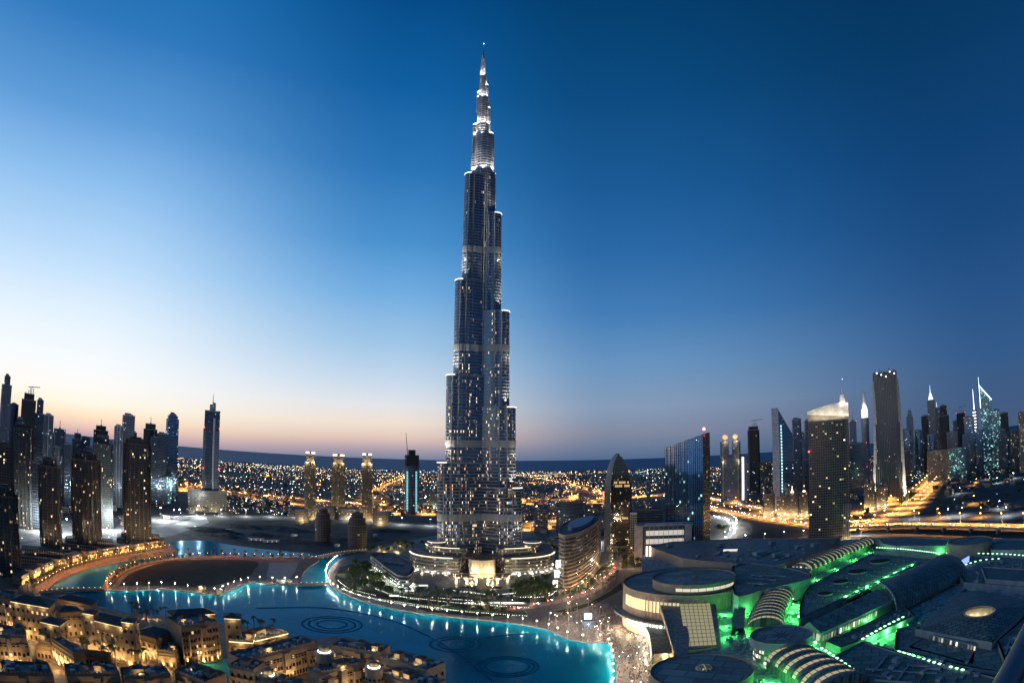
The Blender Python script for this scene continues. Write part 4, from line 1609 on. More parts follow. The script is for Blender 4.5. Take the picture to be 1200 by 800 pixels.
# --- pale wedge tower with a teal light column
p = at(918, 1500)
az = atan2(p[0], p[1]); m = mpp(p[0], p[1], H)
hl, hr = zat(p[0], p[1], 478), zat(p[0], p[1], 496)
t = thing('wedge_tower', 'pale slab tower with a slanted top and a teal light column', 'tower', p, -az)
mb = MB()
P = [(-12 * m, -6 * m), (-4 * m, -8 * m), (-4 * m, 8 * m), (-12 * m, 8 * m)]
mb.prism(P, 0, hl, 0, 0)
mb.build('pale_slab', [plain('pale_slab_panel', (.50, .50, .52), .5, .1)], t)
mb = MB()
P = [(-4 * m, -7 * m), (12 * m, -2 * m), (12 * m, 8 * m), (-4 * m, 8 * m)]
mb.prism(P, 0, [hl * .985, hr * .86, hr * .86, hl * .985], 0, 1)
mb.build('glass_slab', [F_blue, M_dkroof], t)
mb = MB()
for k in range(26):
    mb.box((-1.4 * m, -6.9 * m, h * .06 + k * hl * .031), (1.3 * m, 1.2, hl * .02))
mb.build('light_column', [glow('teal_column_lamp2', (.5, 1, .95), 1.3)], t)

# --- brown hotel with the curved white crown
p = at(971, 830)
az = atan2(p[0], p[1]); m = mpp(p[0], p[1], H)
h = zat(p[0], p[1], 494)
hl, hr = zat(p[0], p[1], 480.5), zat(p[0], p[1], 474)
zbl, zbr = zat(p[0], p[1], 484), zat(p[0], p[1], 490.5)
W = 47 * m
t = thing('curved_hotel', 'brown balconied hotel tower under a floodlit white curved crown and fin', 'hotel', p, -az)
S = [(-W * .5, -8)] + [(-W * .5 + W * i / 12, -8 - 5 * sin(pi * i / 12 * .85)) for i in range(1, 12)] + [(W * .5, -12), (W * .5, 14), (-W * .5, 14)]
mb = MB()
mb.prism(S, 0, h, 0, 1)
mb.build('shaft', [F_brown, M_dkroof], t)
mb = MB()
z = 3.5
while z < h:
    mb.ring(scl(S, .995), scl(S, 1.015, 1.04), z, .9, 0)
    z += 3.5
mb.build('balcony_slabs', [plain('brown_balcony', (.24, .18, .125), .7)], t)
hz = [hl + (hr - hl) * (x / W + .5) + 2.5 * sin(pi * (x / W + .5)) for x, y in S]
mb = MB()
mb.prism(scl(S, 1.01, 1.03), h, [zbl + (zbr - zbl) * (x / W + .5) + 1 for x, y in S], 0, 0)
mb.build('crown_band', [plain('brown_band', (.34, .29, .23), .7)], t)
mb = MB()
mb.prism(scl(S, 1.03, 1.06), [zbl + (zbr - zbl) * (x / W + .5) for x, y in S], hz, 0, 0)
mb.build('white_crown', [M_crown], t)
mb = MB()
ht = zat(p[0], p[1], 464)
mb.prism([(W * .3, -6), (W * .46, -6), (W * .46, 6), (W * .3, 6)], hr - 4, ht, 0, 0, [(W * .33, -2), (W * .42, -2), (W * .42, 2), (W * .33, 2)])
mb.tube([(W * .38, 0, ht), (W * .38, 0, ht + 9)], .4, 5)
mb.build('crown_fin', [M_crown], t)
lamp((W * .38, -14, hr + 1), 4500, (1, .86, .66), .3, 'crown_floodlight', t)
for i in range(8):
    x = -W * .46 + i * W * .13
    lamp((x, -23, h - 1), 5200, (1, .86, .66), .3, 'crown_floodlight', t, spot=((0, .45, 1), radians(110)))
mb = MB()
for i in range(5):
    mb.box((W * (.34 + i * .045), -15.2 + i * .4, 0), (.7, .7, h * .36))
mb.build('light_rib', [plain('rib_metal', (.6, .52, .4), .5)], t)
for i in range(3):
    lamp((W * (.34 + i * .08), -18, 2.5), 22000, (1, .8, .5), .6, 'rib_light', t)
mb = MB(); mb.ball((-W * .5, -12, zat(p[0], p[1], 527)), 1.2); mb.build('warning_light', [M_red], t)

# --- tall black finned tower
p = at(1042, 1430)
az = atan2(p[0], p[1]); m = mpp(p[0], p[1], H)
h = zat(p[0], p[1], 434)
t = thing('finned_tower', 'tallest black tower on the right with fins, flared concrete ends and roof lamps', 'tower', p, -az)
W, D = 30 * m, 16 * m
mb = MB()
mb.prism([(-W * .5, -D * .5), (W * .5, -D * .5), (W * .5, D * .5), (-W * .5, D * .5)], 0, h - 5, 0, 1, scl(shape('box', W, D), .93, .95))
mb.build('shaft', [F_index, M_dkroof], t)
mb = MB()
for k in range(16):
    f = -.5 + k / 15
    mb.tube([(W * f, -D * .5 - .6, 0), (W * f * .93, -D * .475 - .6, h - 3)], .5, 4)
mb.build('fin', [plain('dark_fin', (.11, .115, .125), .5, .3)], t)
mb = MB()
for s in (-1, 1):
    zs = [0, .1, .3, .6, .92]
    xs = [.72, .655, .60, .555, .52]
    for (za, xa), (zb, xb) in zip(zip(zs[:-1], xs[:-1]), zip(zs[1:], xs[1:])):
        a, b, c, d = s * W * (xa - .13), s * W * xa, s * W * xb, s * W * (xb - .08)
        lo = [(a, -D * .56, za * h), (b, -D * .5, za * h), (b, D * .5, za * h), (a, D * .56, za * h)]
        hi = [(d, -D * .53, zb * h), (c, -D * .48, zb * h), (c, D * .48, zb * h), (d, D * .53, zb * h)]
        mb.walls(lo if s > 0 else lo[::-1], hi if s > 0 else hi[::-1])
mb.build('flared_end', [plain('end_concrete', (.58, .55, .47), .7)], t)
mb = MB()
for k in range(5):
    mb.box((W * (-.36 + k * .18), -D * .3, h - 5), (3, 3, 5 + 3 * (k % 2)))
mb.build('roof_frame', [M_metal], t)
mb = MB()
for k in range(5):
    mb.ball((W * (-.3 + k * .17), -D * .48, h - 6 - (k % 3) * 5), 1.3)
mb.build('roof_lamp', [M_white], t)
for s in (-1, 1):
    lamp((s * W * .62, -D * .5 - 8, 3), 1400000, (1, .92, .72), .6, 'floodlight', t, spot=((0, .10, 1), radians(44)))

# --- lit crown tower behind it
t, W, D, h = tower('lantern_tower', 'slim tower with a bright white lantern storey, left of the tall black tower', 1015.5, 490, 9, 1850, F_grey, kind='round', crown='none')
z = [zat(*at(1015.5, 1850)[:2], q) for q in (490, 480, 470, 459)]
mb = MB(); mb.prism(scl(shape('round', W, D), .85), h, z[1], 0, 0); mb.build('lantern', [glow('lantern_light', (1, .96, .95), 1.3)], t)
mb = MB(); mb.prism(scl(shape('round', W, D), 1.0), z[1], z[2], 0, 0, scl(shape('round', W, D), .5)); mb.prism(scl(shape('round', W, D), .45), z[2], z[3], 0, 0, scl(shape('round', W, D), .3)); mb.build('stepped_crown', [M_whitew], t)
lamp((0, -W * .8, z[1] + 2), 60000, (1, .95, .9), .6, 'crown_light', t)

# --- sharp triangular cyan tower, thin mast tower, lit spires
p = at(1158, 2100)
az = atan2(p[0], p[1]); m = mpp(p[0], p[1], H)
t = thing('triangle_tower', 'cyan lit tower with a sharp triangular top at the right of the skyline', 'tower', p, -az)
h1, h2 = zat(p[0], p[1], 463), zat(p[0], p[1], 449)
W = 13 * m
mb = MB()
mb.prism([(-W * .5, -W * .4), (W * .5, -W * .3), (W * .3, W * .5), (-W * .4, W * .5)], 0, [h2, h1 - 12, h1 - 20, h2 - 10], 0, 1)
mb.build('shaft', [F_teal, M_dkroof], t)
mb = MB(); mb.tube([(-W * .48, -W * .4, h2 - 6), (W * .55, -W * .33, h1 - 18)], 1.6, 5); mb.tube([(-W * .48, -W * .4, h1 - 40), (-W * .48, -W * .4, h2 + 22)], 1.2, 5, 0, .4)
mb.build('roof_edge_light', [glow('cyan_edge_lamp', (.7, 1, 1), 3.5)], t)
p = at(1144, 2300)
t = thing('mast_tower', 'thin tower with a tall white lit mast left of the sharp triangular tower', 'tower', p, -atan2(p[0], p[1]))
m = mpp(p[0], p[1], H)
h1, h2 = zat(p[0], p[1], 480), zat(p[0], p[1], 456)
mb = MB(); mb.prism(shape('cham', 6 * m, 6 * m), 0, h1, 0, 1); mb.build('shaft', [F_dark, M_dkroof], t)
mb = MB(); mb.tube([(0, -m, h1), (0, -m, h2)], 2.0, 5, 0, .6)
for k in range(14):
    mb.box((0, -3.2 * m, h1 * .3 + k * h1 * .05), (4 * m, .6, h1 * .018))
mb.build('mast_light', [glow('mast_lamp', (.9, .96, 1), 2.6)], t)
for lab, top in (('dark tower capped with a white lit spire', 451), ('tower with a triangular white lit top right of the white spire', 471)):
    t = [o for o in COL.objects if o.get('label') == lab][0]
    h0 = zat(t.location[0], t.location[1], top + 17)
    h1 = zat(t.location[0], t.location[1], top)
    mb = MB(); mb.prism(shape('box', 22, 22), h0, h0 + (h1 - h0) * .45, 0, 0, shape('box', 7, 7)); mb.tube([(0, 0, h0 + (h1 - h0) * .4), (0, 0, h1)], 1.8, 5, 0, .4)
    mb.build('lit_crown', [glow('spire_light', (.85, .95, 1), 1.5)], t)

# --- sandstone residences with gabled turrets in front of the wedge tower, and the warm pair by the avenue
def gabled(x, top, w, d, lab, spire=True):
    t, W, D, h = tower('gabled_residence', lab, x, top, w, d, F_resi2, kind='notch', dep=.6, crown='none', trim=M_tan, cat='building')
    mb = MB()
    for s in ((-.3, .3) if w > 12 else (0,)):
        mb.box((s * W, 0, h), (W * .22, W * .22, 5))
        c = [(s * W + x * W * .26, y * W * .26) for x, y in ((-.5, -.5), (.5, -.5), (.5, .5), (-.5, .5))]
        mb.prism(c, h + 5, h + 13, 0, 0, [(s * W + x * .2, y * .2) for x, y in ((-.5, -.5), (.5, -.5), (.5, .5), (-.5, .5))])
    mb.build('gabled_turret', [M_tan], t)
    if spire:
        mb = MB(); mb.prism(shape('box', 7, 7), h + 2, h + 10, 0, 0, shape('box', 1, 1)); mb.tube([(0, 0, h + 10), (0, 0, h + 16)], .5, 4)
        mb.build('lit_spire', [glow('crown_lamp', (1, .8, .5), 3.2)], t)
    for s in (-1, 1):
        lamp((s * W * .3, -D * .5 - 9, 5), 30000, (1, .6, .25), .7, 'floodlight', t)


gabled(901, 579, 14, 1330, 'leftmost sandstone residence with turrets beside the orange highway', False)
gabled(916, 582, 12, 1300, 'short sandstone residence second from the left beside the highway', False)
gabled(928, 578, 15, 1270, 'sandstone residence with a lit spire in the middle of the highway row')
gabled(942, 577, 11, 1240, 'sandstone residence with a lit spire at the foot of the brown hotel')
gabled(1019, 567, 13, 1290, 'taller left one of the warm sandstone pair by the lit avenue', False)
gabled(1033, 571, 14, 1330, 'lower right one of the warm sandstone pair by the lit avenue', False)

# --- crescent office by the boulevard
FR = [(655, 626), (661, 628), (670, 627), (680, 624), (690, 619), (699, 613), (704, 606)]
BK = [(703, 603), (694, 604), (684, 606), (672, 609), (661, 614), (656, 620)]
b0 = G(670, 691)
zt = zat(b0[0], b0[1], 627)
FRw, BKw = gl(FR, zt, 4), gl(BK, zt, 4)
P = FRw + BKw
if area2(P) < 0:
    P = P[::-1]
cx, cy = sum(q[0] for q in P) / len(P), sum(q[1] for q in P) / len(P)
t = wthing('crescent_office', 'curved brown office block with banded windows and a blue roof by the boulevard', 'building', (cx, cy, 1))
mb = MB()
mb.prism([(q[0], q[1]) for q in P], 1, zt, 0, 1)
mb.build('banded_wall', [facade('banded_office', (.20, .15, .11), (.22, .20, .17), 4.2, 2.4, .45, .06, .14, [(1, .72, .4), (1, .55, .3), (.6, 1, .85)], .8, .7, .1), M_dkroof], t)
mb = MB()
S = [(cx + (q[0] - cx) * 1.012, cy + (q[1] - cy) * 1.012) for q in P]
z = 5.2
while z < zt:
    mb.ring([(q[0], q[1]) for q in P], S, z - 1.1, 1.2, 0)
    z += 4.2
mb.ring([(q[0], q[1]) for q in P], S, zt - .4, 2.0, 0)
mb.build('sunshade_band', [plain('bronze_band', (.40, .31, .22), .5, .2)], t)
mb = MB()
I = [(cx + (q[0] - cx) * .62, cy + (q[1] - cy) * .62) for q in P]
mb.prism(I, zt, zt + 4, 0, 1)
mb.build('roof_plant', [M_greyw, plain('blue_roof', (.10, .16, .24), .5)], t)
mb = MB()
e = G(657, 690, 1)
for k in range(3):
    mb.box((e[0] + k * 1.5 - 6, e[1] - 3, 4 + k * 11), (5, .6, 8))
mb.build('lit_sign_panel', [glow('sign_panel_light', (1, .96, .88), 2.2)], t)
for i in range(2, len(FRw), 4):
    q = FRw[i]
    lamp((q[0] * .985, q[1] * .985, 3.5), 2200, (1, .72, .4), .5, 'facade_light', t)
e = FRw[14]
lamp((e[0] * .93, e[1] * .93, 16), 7000, (1, .75, .48), .6, 'facade_light', t)
e = FRw[22]
lamp((e[0] * .93, e[1] * .93, 16), 7000, (1, .75, .48), .6, 'facade_light', t)

# --- low leaf-shaped office left of the podium
FR = [(434, 652), (444, 660), (456, 669), (468, 676), (480, 676), (486, 668)]
BK = [(482, 658), (470, 652), (455, 649), (440, 648)]
b0 = G(468, 688)
zt = zat(b0[0], b0[1], 673)
FRw, BKw = gl(FR, zt, 4), gl(BK, zt, 4)
P = ccw([(q[0], q[1]) for q in FRw + BKw])
cx, cy = sum(q[0] for q in P) / len(P), sum(q[1] for q in P) / len(P)
t = wthing('leaf_office', 'low leaf-shaped glass office with a sunken blue roof beside the lake channel', 'building', (cx, cy, 1))
mb = MB(); mb.prism(P, 1, zt, 0, 1)
mb.build('glass_wall', [facade('leaf_glass', (.28, .28, .26), (.22, .25, .26), 3.8, 2.2, .3, .06, .12, [(.9, 1, .85), (1, .85, .6)], .8, .75, .1), M_dkroof], t)
mb = MB()
S = [(cx + (q[0] - cx) * 1.015, cy + (q[1] - cy) * 1.015) for q in P]
for z in [1 + 3.8 * k for k in range(1, int(zt / 3.8) + 1)]:
    mb.ring(P, S, z - .5, .5, 0)
mb.build('floor_band', [M_pale], t)
mb = MB()
S2 = [(cx + (q[0] - cx) * .9, cy + (q[1] - cy) * .9) for q in P]
S3 = [(cx + (q[0] - cx) * .98, cy + (q[1] - cy) * .98) for q in P]
mb.ring(S2, S3, zt, 2.2); mb.ring(S3, S2, zt, 2.2)
mb.build('roof_rim', [M_greyw], t)
mb = MB()
for k in range(4):
    mb.box((cx - 10 + k * 7, cy + 4 - k * 3, zt), (5, 4, 2.4), .4)
mb.build('roof_plant', [M_greyw], t)
for q, h_ in walk([(q[0] * .985, q[1] * .985, 2.2) for q in FRw], 8, 4):
    lamp(q, 1500, (.95, 1, .88), .4, 'base_light', t)

# ------------------------------------------------------------------ shopping mall
GREEN = (.10, 1.0, .19)
MC = G(930, 710, 0)
MALL = wthing('shopping_mall', 'huge shopping mall of dark blue roofs, discs and vaults with green lit gaps', 'shopping mall', (MC[0], MC[1], 1))
M_roof = roofing('roof_membrane', (.19, .215, .19), 6.0)
M_roof2 = roofing('roof_sheet', (.15, .18, .165), 3.0, .5, .1)
M_disc = roofing('disc_roof', (.22, .24, .22), 9.0, .7)
M_deck = plain('service_deck', (.30, .31, .29), .8, var=.6, scale=.35)
M_mwall = plain('mall_sandstone', (.40, .29, .20), .75, var=.15, scale=.2)
M_unit = plain('roof_unit', (.30, .31, .31), .6, var=.3)
M_rib = glow('skylight_glass', (1.0, .80, .42), .42)
M_clere = glow('clerestory_glass', (1.0, .88, .66), .7)
M_shop = facade('mall_glazing', (.14, .16, .14), (.2, .25, .22), 3.2, 2.2, .25, .15, .95, [(1, .9, .72), (.9, 1, .85), (1, .75, .55), (1, .5, .4)], 1.3, .2, .3)
ZD = 24.0    # service deck level
PM = lambda px, py, z: G(px, py, z)


def mroof(name, pts, z, lo=ZD, mat=None, wall=None, k=1, parapet=True, par=MALL):
    p = ccw([(q[0], q[1]) for q in gl(pts, z, k)])
    mb = MB()
    tri_poly(mb, p, z, 0)
    mb.walls([(q[0], q[1], lo) for q in p], [(q[0], q[1], z) for q in p], 1)
    if parapet:
        cx, cy = sum(q[0] for q in p) / len(p), sum(q[1] for q in p) / len(p)
        e = []
        for i, q in enumerate(p):
            a, b = p[i - 1], p[(i + 1) % len(p)]
            dx, dy = b[0] - a[0], b[1] - a[1]
            L = hypot(dx, dy) or 1
            e.append((q[0] - dy / L * 1.2, q[1] + dx / L * 1.2))
        mb.ring(e, p, z, 1.0, 1)
        mb.ring(p, e, z, 1.0, 1)
    return mb.build(name, [mat or M_roof, wall or M_greyw], par)


def disc(name, px, py, rpx, z, h, mat=None, wall=None, n=48, par=MALL, lip=1.0):
    c = G(px, py, z)
    R = rpx * mpp(*c)
    mb = MB()
    ci = circle(R, n, c[0], c[1])
    mb.face([(x, y, z) for x, y in ci], 0)
    mb.walls([(x, y, z - h) for x, y in ci], [(x, y, z) for x, y in ci], 1, smooth=True)
    mb.ring(circle(R * .985, n, c[0], c[1]), ci, z, lip, 1)
    mb.ring(ci, circle(R * .985, n, c[0], c[1]), z, lip, 1)
    return mb.build(name, [mat or M_disc, wall or M_mwall], par), c, R


# the deck everything stands on
mroof('service_deck', [(752, 650), (790, 640), (860, 637), (990, 632), (1060, 628), (1225, 630), (1250, 700), (1225, 835), (760, 835), (764, 790), (790, 770), (800, 740), (795, 715), (770, 700), (752, 690)], ZD, 1, M_deck, M_mwall, parapet=False)

# rotunda with its raised disc and the lit curved window
o, c, R = disc('rotunda', 812, 680, 81, 36, 35, n=64)
mb = MB()
for i in range(22):
    a = radians(186 + i * 2.6)
    b = radians(186 + (i + .88) * 2.6)
    q = [(c[0] + (R + .25) * cos(t), c[1] + (R + .25) * sin(t)) for t in (a, b)]
    mb.face([(q[0][0], q[0][1], 22), (q[1][0], q[1][1], 22), (q[1][0], q[1][1], 31), (q[0][0], q[0][1], 31)])
mb.build('curved_window', [glow('curved_window_light', (1.0, .80, .44), .75)], o)
mb = MB()
for i in range(14):
    a = radians(190 + i * 4.2)
    b = radians(190 + (i + .85) * 4.2)
    q = [(c[0] + (R + .25) * cos(t), c[1] + (R + .25) * sin(t)) for t in (a, b)]
    mb.face([(q[0][0], q[0][1], 6), (q[1][0], q[1][1], 6), (q[1][0], q[1][1], 13), (q[0][0], q[0][1], 13)])
mb.build('lower_window', [glow('lower_window_light', (.92, 1, .92), 1.6)], o)
mb = MB()
ci = [(c[0] + R * 1.14 * cos(radians(t)), c[1] + R * 1.14 * sin(radians(t))) for t in range(180, 262, 4)]
co = [(c[0] + R * 1.0 * cos(radians(t)), c[1] + R * 1.0 * sin(radians(t))) for t in range(180, 262, 4)]
mb.ring(co, ci, 14.5, 1.2, 0, closed=False)
mb.build('canopy', [M_roof2], o)
mb = MB()
for i in range(40):
    a = radians(215 + i * 3.2)
    mb.box((c[0] + (R + .3) * cos(a), c[1] + (R + .3) * sin(a), 8), (.7, .7, 26), a)
mb.build('pilaster', [M_mwall], o)
for a in (190, 205, 222, 240, 258, 276):
    lamp((c[0] + (R + 7) * cos(radians(a)), c[1] + (R + 7) * sin(radians(a)), 5), 9000, (1, .74, .42), .6, 'facade_light', o)
o, c, R = disc('raised_disc', 814, 676, 49, 43, 6.5, n=56)
mb = MB()
for i in range(9):
    a, b = radians(228 + i * 10), radians(228 + (i + .92) * 10)
    q = [(c[0] + (R + .3) * cos(t), c[1] + (R + .3) * sin(t)) for t in (a, b)]
    mb.face([(q[0][0], q[0][1], 38.6), (q[1][0], q[1][1], 38.6), (q[1][0], q[1][1], 41), (q[0][0], q[0][1], 41)])
mb.build('clerestory', [M_clere], o)
mb = MB(); mb.prism(circle(R * .06, 14, c[0], c[1]), 43, 44, 0)
mb.build('roof_hatch', [M_mwall], o)
mroof('connecting_roof', [(858, 664), (880, 660), (935, 668), (950, 678), (900, 690), (866, 700), (858, 690)], 38, k=3)

# north wing with its slanted end wall and light strip
w = mroof('north_wing_roof', [(759, 640), (788, 635), (870, 631), (985, 630), (975, 643), (905, 664), (862, 661), (800, 655)], 34, 1, M_roof2, M_mwall)
mb = MB()
a = G(758, 641, 34)
for k, dx in ((0, 0), (1, 3.5)):
    mb.box((a[0] - .8 + dx, a[1] - 3.5 - dx * .6, 6), (1.6, 1.2, 30))
mb.build('light_strip', [glow('wing_light_strip', (1, .72, .5), 4)], w)
a = G(790, 662, 4)
for px in (766, 778, 790):
    a = G(px, 664, 12)
    lamp((a[0], a[1] - 4, 14), 14000, (1, .78, .5), .5, 'facade_light', w)
mb = MB()
for k in range(7):
    q0, q1 = G(812 + k * 22, 636 - k * .6, 34.3), G(836 + k * 18, 657 - k * 1.5, 34.3)
    d = atan2(q1[1] - q0[1], q1[0] - q0[0])
    mb.box(((q0[0] + q1[0]) / 2, (q0[1] + q1[1]) / 2, 34), (hypot(q1[0] - q0[0], q1[1] - q0[1]) * .9, 1.2, 1.0), d)
mb.build('roof_ridge', [M_roof2], w)
mb = MB()
for px, py, s in ((845, 640, 9), (890, 650, 14), (910, 652, 10), (785, 640, 8), (905, 638, 8), (955, 640, 10)):
    q = G(px, py, 34)
    mb.box((q[0], q[1], 34), (s, s * .5, 4), .3)
mb.build('roof_unit', [M_unit], w)
mb = MB()
q = G(856, 645, 34); mb.box((q[0], q[1], 34), (16, 5, 1.5), -.5)
mb.build('lit_rooflight', [glow('rooflight', (1, .93, .75), .9)], w)

# lit roof of square panes between the curved wall and the green gap
p = [G(796, 707, 30), G(832, 707, 30), G(840, 756, 26), G(804, 758, 26)]
mb = MB()
L = lambda a, b, f: tuple(a[k] + (b[k] - a[k]) * f for k in range(3))
nx, ny = 7, 12
for i in range(nx):
    for j in range(ny):
        q = []
        for di, dj in ((.06, .06), (.94, .06), (.94, .94), (.06, .94)):
            f, g = (i + di) / nx, (j + dj) / ny
            q.append(L(L(p[0], p[1], f), L(p[3], p[2], f), g))
        mb.face([(x, y, z + .5) for x, y, z in q][::-1], 0)
o = mb.build('pane_roof', [glow('pane_roof_glass', (.85, .72, .36), .34)], MALL)
mb = MB()
e = [G(772, 704, 28), G(838, 705, 28), G(845, 758, 24.5), G(790, 766, 24.5)]
mb.prism([(q[0], q[1]) for q in e][::-1], [24] * 4, [q[2] + 1.2 for q in e][::-1], 1, 0)
mb.build('pane_frame', [M_roof2, M_mwall], o)

# curved street front with warm uplights
fr = gl([(768, 700), (780, 712), (788, 730), (792, 748), (790, 772)], 26, 5)
mb = MB()
inn = offset_line(fr, 8)
mb.walls([(q[0], q[1], 1) for q in fr], [(q[0], q[1], 28) for q in fr], 1, closed=False)
mb.ring([(q[0], q[1]) for q in inn], [(q[0], q[1]) for q in fr], 27, 1.2, 0, closed=False)
for q, h_ in walk([(x, y, 1) for x, y, z in fr], 7, 3):
    mb.box((q[0], q[1], 1), (1.6, 1.2, 26), h_, 1)
o = mb.build('street_front', [M_roof2, M_mwall], MALL)
for q, h_ in walk([(x, y, 3) for x, y, z in offset_line(fr, -3.5)], 13, 6):
    lamp(q, 6500, (1, .74, .4), .5, 'facade_light', o)
for q, h_ in walk([(x, y, 3) for x, y, z in offset_line(fr, 3.5)], 13, 6):
    pass
# lower shop row in front of it
fr = gl([(752, 716), (764, 728), (772, 744), (776, 764)], 9, 5)
mb = MB()
o1, o2 = offset_line(fr, 7), offset_line(fr, -7)
mb.ring([(q[0], q[1]) for q in o1], [(q[0], q[1]) for q in o2], 8, 1.4, 0, closed=False)
mb.walls([(q[0], q[1], 1) for q in o2], [(q[0], q[1], 8) for q in o2], 1, closed=False)
mb.walls([(q[0], q[1], 1) for q in o1], [(q[0], q[1], 8) for q in o1], 1, closed=False)
o = mb.build('shop_row', [M_roof2, M_shop], MALL)
for s, d in ((o1, 3), (o2, -3)):
    for q, h_ in walk([(x, y, 4) for x, y, z in offset_line(s, d)], 14, 4):
        lamp(q, 3500, (1, .85, .62), .5, 'shop_light', o)


# vaulted skylights: dark ribs and lit glass bands over a curved gallery
def vault(name, pts, wd, z0, rise, bands, k=10, duty=.45, m_lit=None):
    line = smooth_line([G(x, y, z0) for x, y in pts], k)
    Ls = [0]
    for a, b in zip(line[:-1], line[1:]):
        Ls.append(Ls[-1] + hypot(b[0] - a[0], b[1] - a[1]))

    def pos(s):
        s = max(0, min(Ls[-1] - 1e-6, s))
        for i in range(len(Ls) - 1):
            if Ls[i + 1] >= s:
                f = (s - Ls[i]) / (Ls[i + 1] - Ls[i])
                a, b = line[i], line[i + 1]
                h_ = atan2(b[1] - a[1], b[0] - a[0])
                return (a[0] + (b[0] - a[0]) * f, a[1] + (b[1] - a[1]) * f), h_
    NA = 12

    def arc(s, up=0.0):
        (x, y), h_ = pos(s)
        out = []
        for j in range(NA + 1):
            t = pi * j / NA
            u = -cos(t) * (wd / 2 + up)
            out.append((x - sin(h_) * u, y + cos(h_) * u, z0 + sin(t) * (rise + up)))
        return out
    mb = MB()
    step = Ls[-1] / bands
    for i in range(bands):
        a, b, c_ = arc(i * step), arc((i + duty) * step), arc((i + 1) * step)
        for j in range(NA):
            mb.face([a[j], b[j], b[j + 1], a[j + 1]], 1)
        b, c_ = arc((i + duty) * step, .6), arc((i + 1) * step, .6)
        a2, d2 = arc((i + duty) * step), arc((i + 1) * step)
        for j in range(NA):
            mb.face([b[j], c_[j], c_[j + 1], b[j + 1]], 0, None, True)
            mb.face([a2[j], b[j], b[j + 1], a2[j + 1]], 0)
            mb.face([c_[j], d2[j], d2[j + 1], c_[j + 1]], 0)
        # glazing bars across each lit band
        a, b = arc(i * step, .12), arc((i + duty) * step, .12)
        for j in range(1, NA):
            mb.tube([a[j], b[j]], .22, 4, 0)
    for s in (0, Ls[-1]):
        e = arc(s)
        mb.face(e, 0)
    side = arc(0)
    for sg in (0, NA):
        lo, hi = [], []
        for i in range(bands + 1):
            q = arc(i * step)[sg]
            hi.append(q); lo.append((q[0], q[1], ZD))
        mb.walls(lo, hi, 0, closed=False)
    return mb.build(name, [M_roof2, m_lit or M_rib], MALL)


vault('vaulted_skylight', [(897, 734), (899, 722), (905, 708), (913, 696), (919, 688)], 24, 30, 6.5, 13)
vault('vaulted_skylight', [(938, 667), (957, 660), (980, 650), (1000, 642), (1016, 635)], 22, 30, 6, 17)
vault('vaulted_skylight', [(925, 768), (942, 778), (962, 790), (990, 808)], 28, 29, 7, 6, duty=.42)
mb_o, c, R = disc('roof_drum', 923, 670, 28, 37, 10, wall=M_shop)
mb_o, c, R = disc('star_disc', 916, 744, 37, 37, 4, wall=M_greyw)
mb = MB()
for i in range(8):
    a = 2 * pi * i / 8
    P = lambda t, r: (c[0] + R * r * cos(t), c[1] + R * r * sin(t), 37.08)
    mb.face([P(a, .72 if i % 2 == 0 else .55), P(a + .25, .2), P(a - .25, .2)][::1])
mb.face([(c[0] + R * .2 * cos(a), c[1] + R * .2 * sin(a), 37.06) for a in [2 * pi * i / 16 for i in range(16)]])
mb.build('star_pattern', [plain('star_dark', (.10, .115, .14), .8)], mb_o)
mb = MB(); mb.prism(circle(R * .86, 40, c[0], c[1]), ZD, 33, 0)
mb.build('glazed_drum', [M_shop], mb_o)
lamp((c[0] - 8, c[1] - R - 2, 29), 5000, (1, .8, .6), .5, 'drum_light', mb_o)
mb_o, c, R = disc('near_disc', 823, 786, 61, 33, 32)
mb = MB()
mb.ball((c[0] + R * .08, c[1] + R * .15, 33), R * .17, 0, 16, 5, .45, True)
mb.build('dome_rooflight', [facade('dome_glass', (.2, .17, .1), (.5, .4, .2), 1.2, 1.2, .2, .2, .9, [(1, .85, .5)], .35, .2, .3)], mb_o)

# green lit court left of the first vault with its curved dark walkway
mb = MB()
ln = gl([(877, 696), (870, 706), (866, 718), (865, 736)], 29, 5)
o1, o2 = offset_line(ln, 4.2), offset_line(ln, -4.2)
mb.ring([(q[0], q[1]) for q in o1], [(q[0], q[1]) for q in o2], 28, 1.2, 0, closed=False)
for s in (o1, o2):
    mb.walls([(q[0], q[1], ZD) for q in s], [(q[0], q[1], 28.5) for q in s], 0, closed=False)
mb.build('curved_walkway', [M_roof2], MALL)

# garden roof with oval planters
R1 = mroof('garden_roof', [(938, 725), (937, 712), (941, 698), (950, 686), (972, 674), (1000, 660), (1022, 649), (1060, 651), (1100, 655), (1078, 661), (1030, 681), (985, 704)], 33, ZD, M_roof)
for i, (px, py, rx) in enumerate(((967, 696, 9), (985, 682, 10), (1005, 670, 12), (1031, 658, 12))):
    q = G(px, py, 33.2)
    r = rx * mpp(*q)
    mb = MB()
    P = [(q[0] + r * cos(2 * pi * k / 24), q[1] + r * .9 * sin(2 * pi * k / 24)) for k in range(24)]
    mb.prism(P, 33, 34.2, 0, 1)
    mb.build('oval_planter', [M_greyw, M_grass], R1)
mb = MB()
for i in range(14):
    for j in range(9):
        q = G(945 + i * 9.5 + (j % 2) * 4, 716 - i * 4.4 - j * 5.2 + 4, 33)
        if inside(q, [(x[0], x[1]) for x in gl([(942, 722), (944, 698), (975, 676), (1022, 651), (1090, 655), (1030, 679), (984, 702)], 33, 1)]):
            mb.box((q[0], q[1], 33), (1.0, 1.0, .6))
mb.build('roof_vent', [M_unit], R1)

